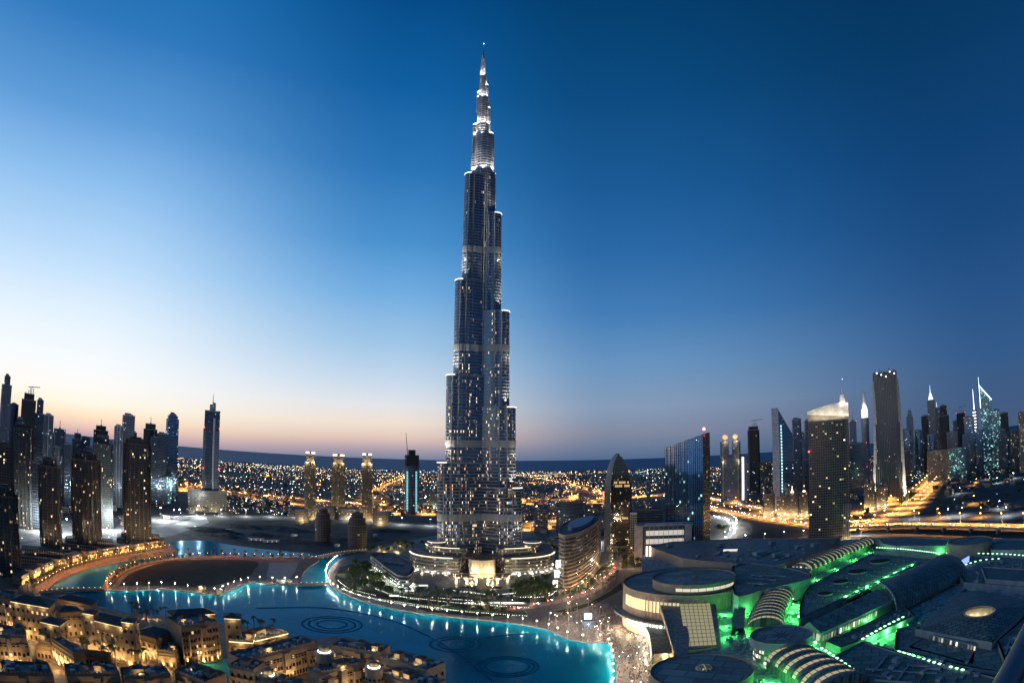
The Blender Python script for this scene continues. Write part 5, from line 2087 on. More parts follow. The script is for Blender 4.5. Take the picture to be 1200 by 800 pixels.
# long roof with the lit strip, the great barrel roof and the gabled wing
mroof('ridge_roof', [(985, 706), (1078, 663), (1106, 656), (1122, 660), (1040, 695), (1020, 690)], 32, ZD, M_roof)
mb = MB()
A0, A1 = G(1018, 689, 33), G(1052, 707, 33)
B0, B1 = G(1092, 655, 33), G(1135, 665, 33)
NA = 14
arcs = []
for f in [i / 8 for i in range(9)]:
    a, b = L(A0, B0, f), L(A1, B1, f)
    c0 = L(a, b, .5)
    arcs.append([(c0[0] + (b[0] - a[0]) / 2 * -cos(pi * j / NA), c0[1] + (b[1] - a[1]) / 2 * -cos(pi * j / NA), 26 + 15 * sin(pi * j / NA)) for j in range(NA + 1)])
for a, b in zip(arcs[:-1], arcs[1:]):
    for j in range(NA):
        mb.face([a[j], b[j], b[j + 1], a[j + 1]], 0, None, True)
mb.face(arcs[0], 1); mb.face(arcs[-1], 0)
o = mb.build('barrel_roof', [M_roof2, plain('arch_glass', (.10, .16, .14), .2, .3)], MALL)
mb = MB()
mb.tube(arcs[0], .9, 6)
mb.build('arch_rim', [M_greyw], o)
mb = MB()
q = G(1130, 657, 33)
d = atan2(B0[1] - A0[1], B0[0] - A0[0])
mb.box((q[0], q[1], 30), (22, 1.0, 5), d)
mb.build('blue_sign', [glow('blue_sign_light', (.25, .35, 1), 1.6)], o)
# gabled wing, lit windows along its lower side
E0, E1 = G(940, 731, 35), G(1018, 692, 35)
F0, F1 = G(962, 743, 33), G(1050, 702, 33)
mb = MB()
rid0, rid1 = L(E0, F0, .35), L(E1, F1, .35)
up = lambda q, z: (q[0], q[1], z)
for a, b, c_, d_ in ((up(E0, 33), up(E1, 33), up(rid1, 38), up(rid0, 38)), (up(rid0, 38), up(rid1, 38), up(F1, 34), up(F0, 34))):
    mb.face([a, b, c_, d_][::-1], 0)
lo = [up(q, ZD) for q in (F0, F1, E1, E0)]
hi = [up(F0, 34), up(F1, 34), up(E1, 33), up(E0, 33)]
mb.walls(lo, hi, 1)
mb.face([up(E0, 33), up(rid0, 38), up(F0, 34)], 1); mb.face([up(E1, 33), up(rid1, 38), up(F1, 34)], 1)
o = mb.build('gabled_wing', [M_roof, M_greyw], MALL)
mb = MB()
n = 30
for i in range(n):
    a, b = L(F0, F1, (i + .1) / n), L(F0, F1, (i + .9) / n)
    s = (.35, -.6)
    mb.face([(a[0] + s[0], a[1] + s[1], 28), (b[0] + s[0], b[1] + s[1], 28), (b[0] + s[0], b[1] + s[1], 32), (a[0] + s[0], a[1] + s[1], 32)], 0, [(i * 2.2, 0.9), (i * 2.2 + 2, .9), (i * 2.2 + 2, 3.1), (i * 2.2, 3.1)])
a, b = E0, F0
mb.face([(a[0] - .5, a[1] - .3, 28), (b[0] - .5, b[1] - .3, 28), (b[0] - .5, b[1] - .3, 33), (a[0] - .5, a[1] - .3, 33)], 0, [(0, .9), (9, .9), (9, 3.1), (0, 3.1)])
mb.build('lit_windows', [M_shop], o)
mroof('lower_roof', [(968, 753), (1058, 710), (1072, 722), (1012, 750), (985, 760)], 28, ZD, M_roof)

# south roofs with plant
w = mroof('south_roof', [(1012, 752), (1062, 768), (1130, 785), (1190, 800), (1190, 835), (1040, 835), (1000, 790), (978, 770)], 30, ZD, M_roof, k=1)
mb = MB()
rr = random.Random(3)
for k in range(26):
    q = G(rr.uniform(1010, 1150), rr.uniform(772, 815), 30)
    s = rr.uniform(2, 5)
    mb.box((q[0], q[1], 30), (s, s * .7, rr.uniform(.8, 2.2)), .4)
mb.build('roof_unit', [M_unit], w)

# pyramid roof with a lit oculus
mroof('court_deck', [(1050, 738), (1075, 732), (1172, 752), (1186, 790), (1150, 786), (1048, 762)], 28.5, ZD, M_roof)
P = [G(1073, 736, 33), G(1163, 752, 33), G(1212, 704, 33), G(1132, 688, 33)]
cx, cy = sum(q[0] for q in P) / 4, sum(q[1] for q in P) / 4
q = G(1148, 717, 39)
R = 19 * mpp(*q)
mb = MB()
n = 32
ci = [(q[0] + R * cos(2 * pi * i / n), q[1] + R * sin(2 * pi * i / n), 39) for i in range(n)]
per = []
for i in range(n):
    a = 2 * pi * i / n
    best = None
    for k in range(4):
        A, B = P[k], P[(k + 1) % 4]
        dx, dy = cos(a), sin(a)
        ex, ey = B[0] - A[0], B[1] - A[1]
        den = dx * ey - dy * ex
        if abs(den) < 1e-9:
            continue
        t = ((A[0] - q[0]) * ey - (A[1] - q[1]) * ex) / den
        u = ((A[0] - q[0]) * dy - (A[1] - q[1]) * dx) / den
        if t > 0 and -1e-6 <= u <= 1 + 1e-6:
            best = t if best is None else min(best, t)
    per.append((q[0] + (best or R * 2) * cos(a), q[1] + (best or R * 2) * sin(a), 33))
for i in range(n):
    j = (i + 1) % n
    mb.face([per[i], per[j], ci[j], ci[i]], 0)
    mb.face([ci[j], ci[i], (ci[i][0], ci[i][1], 27), (ci[j][0], ci[j][1], 27)], 1)
mb.walls([(a[0], a[1], ZD) for a in ccw(P)], [(a[0], a[1], 33) for a in ccw(P)], 2)
mb.face([(a[0], a[1], 27.2) for a in ci], 3)
o = mb.build('pyramid_roof', [M_roof2, plain('oculus_lining', (.5, .44, .3), .6), M_greyw, plain('oculus_floor', (.05, .04, .035), .7)], MALL)
mb = MB()
mb.ring([(q[0] + R * .97 * cos(2 * pi * i / n), q[1] + R * .97 * sin(2 * pi * i / n)) for i in range(n)], [(a[0], a[1]) for a in ci], 38.6, 1.2)
mb.build('oculus_rim', [M_mwall], o)
mb = MB(); mb.ball((q[0] - R * .05, q[1] - R * .3, 28), R * .72, 0, 20, 6, 1.15, True)
mb.build('inner_dome', [plain('inner_dome_dark', (.012, .011, .01), .7)], o)
for a in range(20, 170, 25):
    lamp((q[0] + R * .8 * cos(radians(a)), q[1] + R * .9 * sin(radians(a)), 34), 260, (1, .85, .55), .4, 'oculus_light', o)

# sunken court with shop windows
cq = [G(1066, 757, 28), G(1085, 747, 28), G(1143, 762, 28), G(1134, 778, 28)]
mb = MB()
mb.ring([(a[0], a[1]) for a in ccw(cq)], [((a[0] - cx) * 1.0 + cx + (2 if a[0] > cq[0][0] else -2), a[1] + (2 if i in (1, 2) else -2)) for i, a in enumerate(ccw(cq))], 26, 2.5)
o = mb.build('court_rim', [plain('court_wall', (.30, .27, .2), .7)], MALL)
mb = MB()
A, B = G(1087, 751, 27), G(1141, 765, 27)
n = 16
for i in range(n):
    a, b = L(A, B, (i + .08) / n), L(A, B, (i + .92) / n)
    mb.face([(a[0], a[1] - 1, 24.4), (b[0], b[1] - 1, 24.4), (b[0], b[1] - 1, 31), (a[0], a[1] - 1, 31)], 0, [(i * 2.2, .9), (i * 2.2 + 2, .9), (i * 2.2 + 2, 6.3), (i * 2.2, 6.3)])
mb.build('court_windows', [M_shop], o)
mb = MB()
mb.prism(ccw([(a[0], a[1] + 1.5) for a in (A, B, G(1150, 760, 27), G(1092, 744, 27))]), ZD, 31.5, 1, 0)
mb.build('court_roof', [M_roof, M_greyw], o)

# far rows and the round roof beside the flyover
for pts in ([(1030, 632), (1062, 629), (1112, 632), (1108, 640), (1050, 640), (1036, 638)], [(1160, 636), (1180, 632), (1225, 632), (1225, 645), (1162, 645)]):
    o = mroof('far_roof', pts, 33, ZD, M_roof2)
    mb = MB()
    a, b = G(pts[-2][0] if pts[0][0] < 1100 else 1163, pts[-2][1] + 1, 31), G(1109 if pts[0][0] < 1100 else 1222, 642 if pts[0][0] < 1100 else 647, 31)
    mb.face([(a[0], a[1] - 2, 24.2), (b[0], b[1] - 2, 24.2), (b[0], b[1] - 2, 31.5), (a[0], a[1] - 2, 31.5)], 0, [(0, 0), (60, 0), (60, 7), (0, 7)])
    mb.build('lit_windows', [M_shop], o)
disc('round_roof', 1137, 634, 26, 38, 14, mat=M_roof)
mroof('terrace_roof', [(1140, 652), (1175, 652), (1225, 656), (1225, 690), (1130, 683), (1120, 668)], 29, ZD, M_roof)
w = mroof('plant_roof', [(1150, 664), (1225, 668), (1225, 684), (1156, 679)], 32, 29, M_roof2)
mroof('east_roof', [(1168, 752), (1215, 712), (1240, 730), (1225, 790), (1180, 785)], 30, ZD, M_roof)
mroof('low_roof', [(1020, 637), (1036, 640), (1110, 645), (1106, 652), (1062, 648), (1024, 646)], 26.5, ZD, plain('tan_roof', (.30, .24, .14), .8))

# green floodlights in the gaps between the roofs
GP = [(850, 716), (850, 730), (852, 743), (881, 716), (884, 704), (878, 738), (878, 728), (931, 690), (934, 706), (931, 722), (945, 684), (958, 676), (980, 664), (1000, 653), (1018, 645), (930, 732), (878, 728), (890, 706), (905, 690),
      (962, 762), (972, 772), (985, 780), (1000, 792), (1012, 802), (1028, 748), (1042, 740), (1056, 732), (1066, 726), (1040, 722), (1060, 716), (985, 748), (1005, 738), (1025, 728), (955, 752),
      (1040, 642), (1060, 644), (1080, 646), (1100, 648), (1120, 642), (1165, 648), (1190, 650), (1060, 772), (1090, 782), (1120, 792), (1150, 778), (926, 698), (938, 690), (930, 712), (936, 722), (1056, 764), (1075, 768), (1100, 776), (1128, 782), (1150, 783), (1166, 770), (1050, 752), (1140, 651), (1178, 650), (1208, 652), (1068, 640), (1095, 643), (900, 795), (915, 805), (905, 778), (955, 668), (1010, 640), (1155, 655)]
for i, (px, py) in enumerate(GP):
    q = G(px, py, 27)
    lamp((q[0], q[1], 27.0), 6500, GREEN, .25, 'green_floodlight', MALL)
    for k in range(4):
        x, y = q[0] + random.uniform(-7, 7), q[1] + random.uniform(-7, 7)
        mb = MB()
        w_, h_ = random.uniform(.6, 2.2), random.uniform(.6, 1.9)
        mb.box((x, y, ZD), (w_, w_ * random.uniform(.5, 1), h_), .62)
        mb.build('deck_unit', [M_unit], MALL)
mb = MB()
for pts, n in (([(1027, 642), (1060, 644), (1102, 649)], 26), ([(986, 704), (1020, 688), (1046, 675), (1070, 662)], 16), ([(1010, 750), (1036, 735), (1062, 722)], 10), ([(962, 760), (985, 775), (1008, 792)], 10), ([(1146, 649), (1180, 650), (1218, 653)], 14), ([(1052, 764), (1090, 776), (1140, 789)], 14), ([(1126, 664), (1150, 657), (1176, 655)], 8), ([(938, 667), (930, 690), (930, 715)], 9)):
    w_ = gl(pts, 30, 8)
    tot = sum(hypot(b[0] - a[0], b[1] - a[1]) for a, b in zip(w_[:-1], w_[1:]))
    for q, h_ in walk(w_, tot / n, 1):
        mb.box((q[0], q[1], 30.6), (1.8, 1.2, .5), h_)
mb.build('green_light_fitting', [glow('green_fitting', (.45, 1, .55), 3)], MALL)
for nm, pts, z, n in (('a', [(800, 650), (960, 634), (970, 640), (905, 660), (860, 657)], 34, 16), ('b', [(1095, 672), (1130, 668), (1135, 684), (1075, 720), (1066, 712)], ZD, 12), ('c', [(1015, 760), (1100, 780), (1160, 800), (1060, 815), (1005, 790)], 30, 14),
                      ('d', [(1140, 655), (1222, 660), (1222, 688), (1132, 681)], 29, 12), ('e', [(1170, 755), (1215, 716), (1222, 780), (1185, 782)], 30, 8), ('f', [(880, 668), (930, 676), (900, 686), (870, 694)], 38, 8)):
    P = [(q[0], q[1]) for q in gl(pts, z, 1)]
    xs, ys = [p[0] for p in P], [p[1] for p in P]
    for k in range(n):
        for _ in range(60):
            q = (rr.uniform(min(xs), max(xs)), rr.uniform(min(ys), max(ys)))
            h_ = .62 + rr.choice((0, pi / 2))
            Ld = rr.uniform(8, 26)
            e = (q[0] + cos(h_) * Ld, q[1] + sin(h_) * Ld)
            if inside(q, P) and inside(e, P):
                mb = MB()
                mb.box(((q[0] + e[0]) / 2, (q[1] + e[1]) / 2, z + .3), (Ld, rr.uniform(.5, 1.3), rr.uniform(.4, 1.0)), h_)
                mb.build('roof_duct', [M_unit], MALL)
                break
w_ = gl([(988, 702), (1025, 684), (1050, 672), (1072, 661)], 33, 8)
mb = MB()
mb.ring([(q[0], q[1]) for q in offset_line(w_, 3)], [(q[0], q[1]) for q in offset_line(w_, -3)], 33.1, .5, 0, closed=False)
for q, h_ in walk(w_, 9, 3):
    mb.box((q[0], q[1], 33.6), (5.5, 2.2, .9), h_)
mb.build('lit_channel', [plain('pale_channel', (.42, .44, .38), .7, var=.5, scale=.6)], MALL)
rr = random.Random(21)
for nm, pts, z, n, big in (('garden', [(945, 715), (950, 690), (1020, 653), (1080, 657), (985, 700)], 33, 0, 2), ('ridge', [(960, 660), (975, 650), (940, 655), (900, 661)], 34, 14, 4), ('north', [(800, 650), (960, 634), (970, 640), (905, 660), (860, 657)], 34, 34, 6),
                           ('lower', [(975, 754), (1058, 714), (1066, 721), (1010, 747)], 28, 14, 2.5), ('terrace', [(1140, 655), (1222, 660), (1222, 688), (1132, 681)], 29, 30, 5), ('deck', [(1060, 742), (1080, 735), (1160, 755), (1150, 760)], 28.5, 22, 3), ('deck2', [(1095, 672), (1130, 668), (1135, 684), (1075, 720), (1066, 712)], ZD, 30, 4),
                           ('east', [(1175, 752), (1212, 720), (1222, 780), (1185, 782)], 30, 14, 4), ('deck3', [(772, 700), (800, 705), (796, 712), (780, 712)], 24, 0, 3), ('deck4', [(845, 745), (890, 745), (880, 765), (850, 762)], ZD, 26, 3)):
    P = [(q[0], q[1]) for q in gl(pts, z, 1)]
    xs, ys = [p[0] for p in P], [p[1] for p in P]
    mb = MB()
    k = 0
    for _ in range(n * 50):
        q = (rr.uniform(min(xs), max(xs)), rr.uniform(min(ys), max(ys)))
        if k >= n:
            break
        if inside(q, P):
            s = rr.uniform(.35, 1) * big
            mb.box((q[0], q[1], z), (s, s * rr.uniform(.4, 1), rr.uniform(.6, 2.4)), .62)
            k += 1
    if k:
        mb.build('roof_unit', [M_unit], MALL)
w_ = gl([(988, 702), (1025, 684), (1050, 672), (1072, 661)], 33, 8)
for q, h_ in walk(w_, 16, 4):
    lamp((q[0], q[1], 35.0), 3800, GREEN, .3, 'green_floodlight', MALL)

# ------------------------------------------------------------------ old-town hotel and residences
M_ot = plain('sand_render', (.31, .225, .135), .85, var=.15, scale=.3)
M_ot2 = plain('pale_render', (.38, .30, .215), .85, var=.15, scale=.3)
M_tile = plain('hip_roof', (.085, .07, .065), .8, var=.3, scale=.5)
M_flat = plain('flat_roof', (.11, .12, .14), .85, var=.35, scale=.15)
M_wdark = plain('window_dark', (.02, .02, .022), .15, spec=.6)
M_wlit = glow('window_lit', (1, .66, .3), 1.1)
M_frame = plain('window_frame', (.20, .13, .08), .6)
M_eave = glow('eave_strip', (1, .80, .42), 2.6)
_wcache = {}


def winmesh(w, h, arch):
    """A recess-framed window: frame mesh and pane mesh, shared by copies. Local x along the wall, -y outwards."""
    k = (w, h, arch)
    if k not in _wcache:
        fr, pn = MB(), MB()
        top = [(w / 2 * cos(pi * i / 8), h + (w / 2 * sin(pi * i / 8) if arch else 0)) for i in range(9)] if arch else [(w / 2, h), (-w / 2, h)]
        out = [(-w / 2, 0), (w / 2, 0)] + top
        big = [(x * 1.22, -.2 if z < .01 else z + .22) for x, z in out]
        n = len(out)
        for i in range(n):
            j = (i + 1) % n
            a, b, c, d = out[i], out[j], big[j], big[i]
            fr.face([(a[0], -.22, a[1]), (b[0], -.22, b[1]), (c[0], -.22, c[1]), (d[0], -.22, d[1])])
            fr.face([(d[0], -.22, d[1]), (c[0], -.22, c[1]), (c[0], 0, c[1]), (d[0], 0, d[1])])
            fr.face([(a[0], -.02, a[1]), (b[0], -.02, b[1]), (b[0], -.22, b[1]), (a[0], -.22, a[1])])
        fr.box((0, -.3, -.25), (w * 1.4, .5, .2))
        pn.face([(x, -.04, z) for x, z in out])
        _wcache[k] = (fr, pn)
    return _wcache[k]


_wproto = {}


def window(parent, loc, rz, w, h, arch, lit):
    k = (w, h, arch, lit)
    if k not in _wproto:
        fr, pn = winmesh(w, h, arch)
        f = fr.build('window', [M_frame])
        p = pn.build('pane', [M_wlit if lit else M_wdark], f)
        _wproto[k] = f
        o = f
    else:
        o = _wproto[k].copy()
        COL.objects.link(o)
        for ch in _wproto[k].children:
            c = ch.copy()
            COL.objects.link(c)
            c.parent = o
    o.parent = parent
    o.location = loc
    o.rotation_euler = (0, 0, rz)


def block(label, A, B, depth, z, rows=3, cols=6, roof='flat', wall=None, arch=False, lit=.15, up=0, eave=False, name='hotel_wing', ww=1.5, wh=2.0, cat='building', power=2600, seed=1, z0=1.0, units=5, upz=2.0, pil=True, lane=1):
    a, b = G(A[0], A[1], z), G(B[0], B[1], z)
    Lw = hypot(b[0] - a[0], b[1] - a[1])
    h_ = atan2(b[1] - a[1], b[0] - a[0])
    if sin(h_) * 0 + (-sin(h_) * a[0] + cos(h_) * a[1]) < 0:
        a, b, h_ = b, a, h_ + pi
    t = thing(name, label, cat, (a[0], a[1], z0), h_)
    Hh = z - z0
    rr = random.Random(seed * 77 + len(label))
    mb = MB()
    mb.prism([(0, 0), (Lw, 0), (Lw, depth), (0, depth)], 0, Hh, 0, 1)
    if pil:
        for i in range(cols + 1):
            mb.box((i * Lw / cols, -.25, 0), (.9, .6, Hh * .72), 0, 0)
        mb.box((Lw / 2, -.3, Hh * .72), (Lw + .8, .7, .5), 0, 0)
        mb.box((Lw / 2, -.2, Hh - .9), (Lw + .8, .9, .4), 0, 0)
    mb.build('wall', [wall or M_ot, M_flat], t)
    fh = (Hh - 2.0) / rows
    cw0 = Lw / cols
    bays = {1, cols - 2, cols // 2} if cols >= 5 and roof == 'flat' and Hh > 10 else set()
    for c in bays:
        mb = MB()
        mb.box((cw0 * (c + .5), -1.1, 0), (cw0 * .94, 2.2, Hh * (.78 if c != cols // 2 else .93)), 0, 0, 1)
        mb.box((cw0 * (c + .5), -1.15, Hh * (.78 if c != cols // 2 else .93)), (cw0 * 1.02, 2.5, .5), 0, 0)
        mb.build('projecting_bay', [wall or M_ot, M_flat], t)
    for r in range(rows):
        for c in range(cols):
            cw = Lw / cols
            n = 2 if cw > 4.6 else 1
            for q in range(n):
                window(t, (cw * (c + (q + .5) / n), -2.23 if c in bays and 1.2 + r * fh + 2 < Hh * .74 else -.03, 1.2 + r * fh + (.3 if r else 0)), 0, ww, min(wh, fh * .62) if r else min(wh * 1.25, fh * .7), arch and r == 0, rr.random() < lit)
    # the end facing away from the middle of the picture shows too
    sd = max(1, int(depth / 5))
    for r in range(rows):
        for c in range(sd):
            window(t, (Lw + .03, depth * (c + .5) / sd, 1.2 + r * fh), pi / 2, ww, min(wh, fh * .6), False, rr.random() < lit)
    if roof == 'hip':
        mb = MB()
        e = .9
        m = min(Lw, depth) / 2
        zr = Hh + m * .42
        lo = [(-e, -e, Hh), (Lw + e, -e, Hh), (Lw + e, depth + e, Hh), (-e, depth + e, Hh)]
        r0, r1 = ((m, depth / 2, zr), (Lw - m, depth / 2, zr)) if Lw >= depth else ((Lw / 2, m, zr), (Lw / 2, depth - m, zr))
        if Lw >= depth:
            mb.face([lo[0], lo[1], r1, r0]); mb.face([lo[1], lo[2], r1]); mb.face([lo[2], lo[3], r0, r1]); mb.face([lo[3], lo[0], r0])
        else:
            mb.face([lo[0], lo[1], r0]); mb.face([lo[1], lo[2], r1, r0]); mb.face([lo[2], lo[3], r1]); mb.face([lo[3], lo[0], r0, r1])
        mb.walls([(x, y, Hh - .5) for x, y, q in lo], lo)
        mb.face([(x, y, Hh - .5) for x, y, q in lo][::-1])
        mb.build('roof', [M_tile], t)
    else:
        mb = MB()
        P = [(0, 0), (Lw, 0), (Lw, depth), (0, depth)]
        Q = [(.5, .5), (Lw - .5, .5), (Lw - .5, depth - .5), (.5, depth - .5)]
        mb.ring(Q, P, Hh, 1.1); mb.ring(P, Q, Hh, 1.1)
        for k in range(int(Lw / 2.2)):
            mb.box((1.1 + k * 2.2, .25, Hh + 1.1), (.9, .5, .6))
        mb.build('parapet', [wall or M_ot], t)
        mb = MB()
        for k in range(units):
            s = rr.uniform(1.2, 3.2)
            mb.box((rr.uniform(2, Lw - 2), rr.uniform(2, depth - 1.5), Hh), (s, s * .8, rr.uniform(.8, 2.4)), rr.choice((0, .1)))
        mb.build('roof_unit', [M_unit], t)
        for k in range(2 if Lw > 22 and depth > 9 else (1 if depth > 9 else 0)):
            x, y, s = Lw * rr.uniform(.15, .85), depth * rr.uniform(.4, .65), rr.uniform(3.5, 5.5)
            mb = MB()
            mb.box((x, y, Hh), (s, s, 3.2), 0, 0)
            c4 = [(x + s * .62 * a, y + s * .62 * b) for a, b in ((-1, -1), (1, -1), (1, 1), (-1, 1))]
            mb.prism(c4, Hh + 3.2, Hh + 4.8, 1, 1, [(x + .1 * a, y + .1 * b) for a, b in ((-1, -1), (1, -1), (1, 1), (-1, 1))])
            mb.build('roof_pavilion', [wall or M_ot, M_tile], t)
            if rr.random() < .5:
                lamp((x, y - s, Hh + 1.2), 500, (1, .72, .36), .2, 'roof_lamp_light', t)
    if eave:
        mb = MB()
        mb.box((Lw / 2, -.55, Hh - .75), (Lw, .25, .35))
        mb.box((Lw + .5, depth / 2, Hh - .75), (.25, depth, .35))
        mb.build('eave_light', [M_eave], t)
        for k in range(max(1, int(Lw / 9))):
            lamp(((k + .5) * Lw / max(1, int(Lw / 9)), -1.6, Hh - 1.8), 420, (1, .78, .42), .3, 'eave_lamp', t)
    for k in range(up):
        f = (k + .5) / up
        lamp((Lw * f, -1.1, .6), power * 6.5, (1, .70, .34), .2, 'wall_uplight', t, spot=((0, .13, 1), radians(62)))
    for k in range(lane):
        lamp((Lw * (k + .5) / lane, -7, 5), 3600, (1, .64, .28), .3, 'lane_lamp', t)
    return t, Lw, depth, Hh


def turret(label, px, py, w, z, top=True, **k):
    """Square corner tower with a hipped roof and lit cornice, placed by its near roof corner."""
    return block(label, (px - w / 2, py), (px + w / 2, py + k.pop('dy', 0)), k.pop('depth', 9), z, rows=4, cols=1, roof='hip', eave=True, name='hotel_tower', pil=False, **k)


# hotel on the near shore, left to right
block('long hotel wing with a lit eave line under its dark hipped roof at the left', (12, 703), (57, 711), 17, 27, 4, 8, 'hip', eave=True, up=0, lit=.25)
block('low colonnaded hotel wing with uplit columns under the eave-lit wing', (13, 719), (53, 729), 8, 15, 2, 7, 'flat', up=8, power=1500, arch=True)
block('brightly floodlit cream hotel gable at the left edge', (-26, 694), (13, 701), 16, 27, 4, 5, 'flat', M_ot2, up=5, power=6000)
turret('square hotel tower with a glowing cornice between the left wings', 58, 727, 22, 23, depth=13, dy=5)
block('low hotel wing with a hipped roof right of the glowing-cornice tower', (70, 716), (95, 715), 12, 20, 3, 4, 'hip', lit=.2)
block('dark hipped pavilion on the shore beside the dark footbridge', (68, 700), (106, 708), 14, 12, 1, 5, 'hip', lit=.1)
turret('left turret of the main hotel front', 103, 717, 13, 31, depth=8, dy=2)
block('main hotel front with a row of uplit columns between its two turrets', (100, 723), (150, 735), 16, 27, 3, 9, 'hip', eave=True, up=9, power=2400, lit=.25)
turret('right turret of the main hotel front', 149, 727, 14, 31, depth=9, dy=2)
block('plain low hotel wing right of the main front with four bright uplights', (158, 740), (183, 747), 20, 18, 2, 4, 'hip', up=4, power=3000, lit=.1)
block('hotel service wall enclosing the palm court', (42, 757), (130, 768), 5, 9, 1, 10, 'flat', lit=.1, up=0, units=1)
block('low brown wall block at the right end of the palm court', (184, 762), (205, 765), 18, 12, 1, 3, 'flat', lit=.1, up=2, power=1500)
block('tall hotel block with dark window bays and uplit base facing the small pool', (212, 735), (255, 730), 22, 27, 5, 6, 'flat', up=7, power=2300, lit=.12, units=9, arch=True)
block('hipped shore roof behind the tall hotel block', (203, 721), (252, 718), 14, 15, 2, 6, 'hip', eave=True, lit=.2)
turret('corner tower with a hipped roof at the end of the tall hotel block', 272, 723, 19, 31, depth=11, dy=1)
# terrace restaurant with lit balconies
t, Lw, dp, Hh = block('terrace restaurant building with two glowing balcony edges over the lake', (268, 750), (296, 752), 22, 17, 2, 4, 'flat', lit=.4, up=3, power=2200, eave=True, units=3)
t, Lw, dp, Hh = block('curved-end terrace building with a glowing balcony line right of the restaurant', (298, 750), (337, 741), 18, 16, 2, 5, 'flat', lit=.35, up=2, power=1800, eave=True, units=6)
for k in range(5):
    lamp((3 + k * Lw / 5, 5, Hh + 2), 500, (1, .75, .4), .3, 'terrace_lamp', t)
block('cream arcaded building in the lower left corner with arches and lit piers', (-14, 744), (32, 746), 18, 20, 3, 9, 'flat', M_ot2, arch=True, up=7, power=1300, lit=.1, ww=1.7)
block('narrow dark-roofed wing seen end-on beside the bright facade lane', (60, 749), (86, 766), 9, 16, 2, 4, 'flat', lit=.15, up=6, power=5200)
block('plain tan block below the glowing-cornice tower', (45, 752), (59, 754), 14, 12, 2, 2, 'flat', lit=.1)
block('dark flat-roofed block along the bottom edge at the left corner', (-20, 788), (62, 790), 16, 22, 3, 10, 'flat', lit=.3, units=16)
block('dark flat-roofed block along the bottom edge below the palm court', (78, 790), (140, 790), 14, 21, 3, 8, 'flat', lit=.12, units=14)
block('dark flat-roofed block along the bottom edge right of the palm court', (146, 794), (200, 792), 14, 20, 3, 7, 'flat', lit=.12, units=12)
block('dark flat-roofed block beside the small teal pool at the bottom edge', (204, 786), (240, 800), 18, 20, 3, 6, 'flat', lit=.1, units=9)

# residences on the spit: a curved row with three domed drums round a court
block('back row of residences along the lake with a cluttered dark roof', (284, 774), (372, 752), 15, 20, 3, 12, 'flat', M_ot2, lit=.16, units=24, up=4, power=900)
block('residence row between the middle and right domes by the water', (388, 757), (446, 766), 17, 21, 3, 8, 'flat', M_ot2, lit=.18, units=18, up=4, power=1400)
block('right end of the residence row stepping down to the lake', (446, 770), (500, 786), 17, 20, 3, 7, 'flat', M_ot2, lit=.12, units=18, up=2, power=900)
block('white residence block at the left end of the row, over the small pool', (268, 780), (297, 786), 16, 23, 4, 4, 'flat', M_ot2, lit=.05, units=7)
block('bottom residence block with a long pale wall below the court palms', (372, 790), (428, 776), 10, 18, 3, 7, 'flat', M_ot2, lit=.1, units=5)
block('bottom residence block right of the right dome', (446, 789), (505, 806), 14, 19, 3, 6, 'flat', M_ot2, lit=.2, units=10)
block('bottom residence block below the left dome', (300, 800), (352, 806), 12, 20, 3, 6, 'flat', M_ot2, lit=.1, units=6)


def domed(label, px, py, w, z):
    c = G(px, py, z)
    r = w / 2 * mpp(*c)
    t = thing('domed_drum', label, 'building', (c[0], c[1], 1), -atan2(c[0], c[1]))
    mb = MB()
    mb.prism(circle(r, 28), 0, z - 1, 0, 1)
    for zz in (z * .3, z * .62, z - 1.8):
        mb.ring(circle(r, 28), circle(r + .4, 28), zz, .5)
    mb.build('wall', [M_ot2, M_flat], t)
    mb = MB()
    mb.prism(circle(r * .62, 24), z - 1, z + 1.4, 0)
    mb.ball((0, 0, z + 1.4), r * .58, 0, 24, 6, .55, True)
    mb.build('dome', [M_ot], t)
    mb = MB()
    mb.ring(circle(r * .64, 24), circle(r * .72, 24), z - .95, .7)
    mb.build('ring_light', [glow('dome_ring_light', (1, .92, .74), 3.0)], t)
    for i in range(5):
        a = -pi / 2 + (i - 2) * .52
        window(t, ((r + .02) * cos(a), (r + .02) * sin(a), z * .4), a + pi / 2, 1.5, z * .28, True, False)
    for a in (-2.2, -.9):
        lamp(((r + 2) * cos(a), (r + 2) * sin(a), 2), 1600, (1, .76, .42), .3, 'wall_uplight', t)
    for a in (-2.0, -1.1, .4, 2.6):
        lamp(((r * .85) * cos(a), (r * .85) * sin(a), z + 1.2), 160, (1, .88, .62), .25, 'dome_lamp', t)


domed('middle domed drum with a bright ring light, above the court palms', 380, 763, 22, 25)
domed('right domed drum with a bright ring light at the bottom edge', 438, 781, 21, 24)
domed('left domed drum with a bright ring light at the bottom edge', 314, 790, 22, 23)

# ------------------------------------------------------------------ trees
M_leaf = plain('palm_leaf', (.075, .105, .032), .7, var=.5, scale=.6)
M_leaf2 = plain('tree_leaf', (.055, .085, .026), .8, var=.5, scale=.5)
M_bark = plain('bark', (.16, .11, .07), .9)


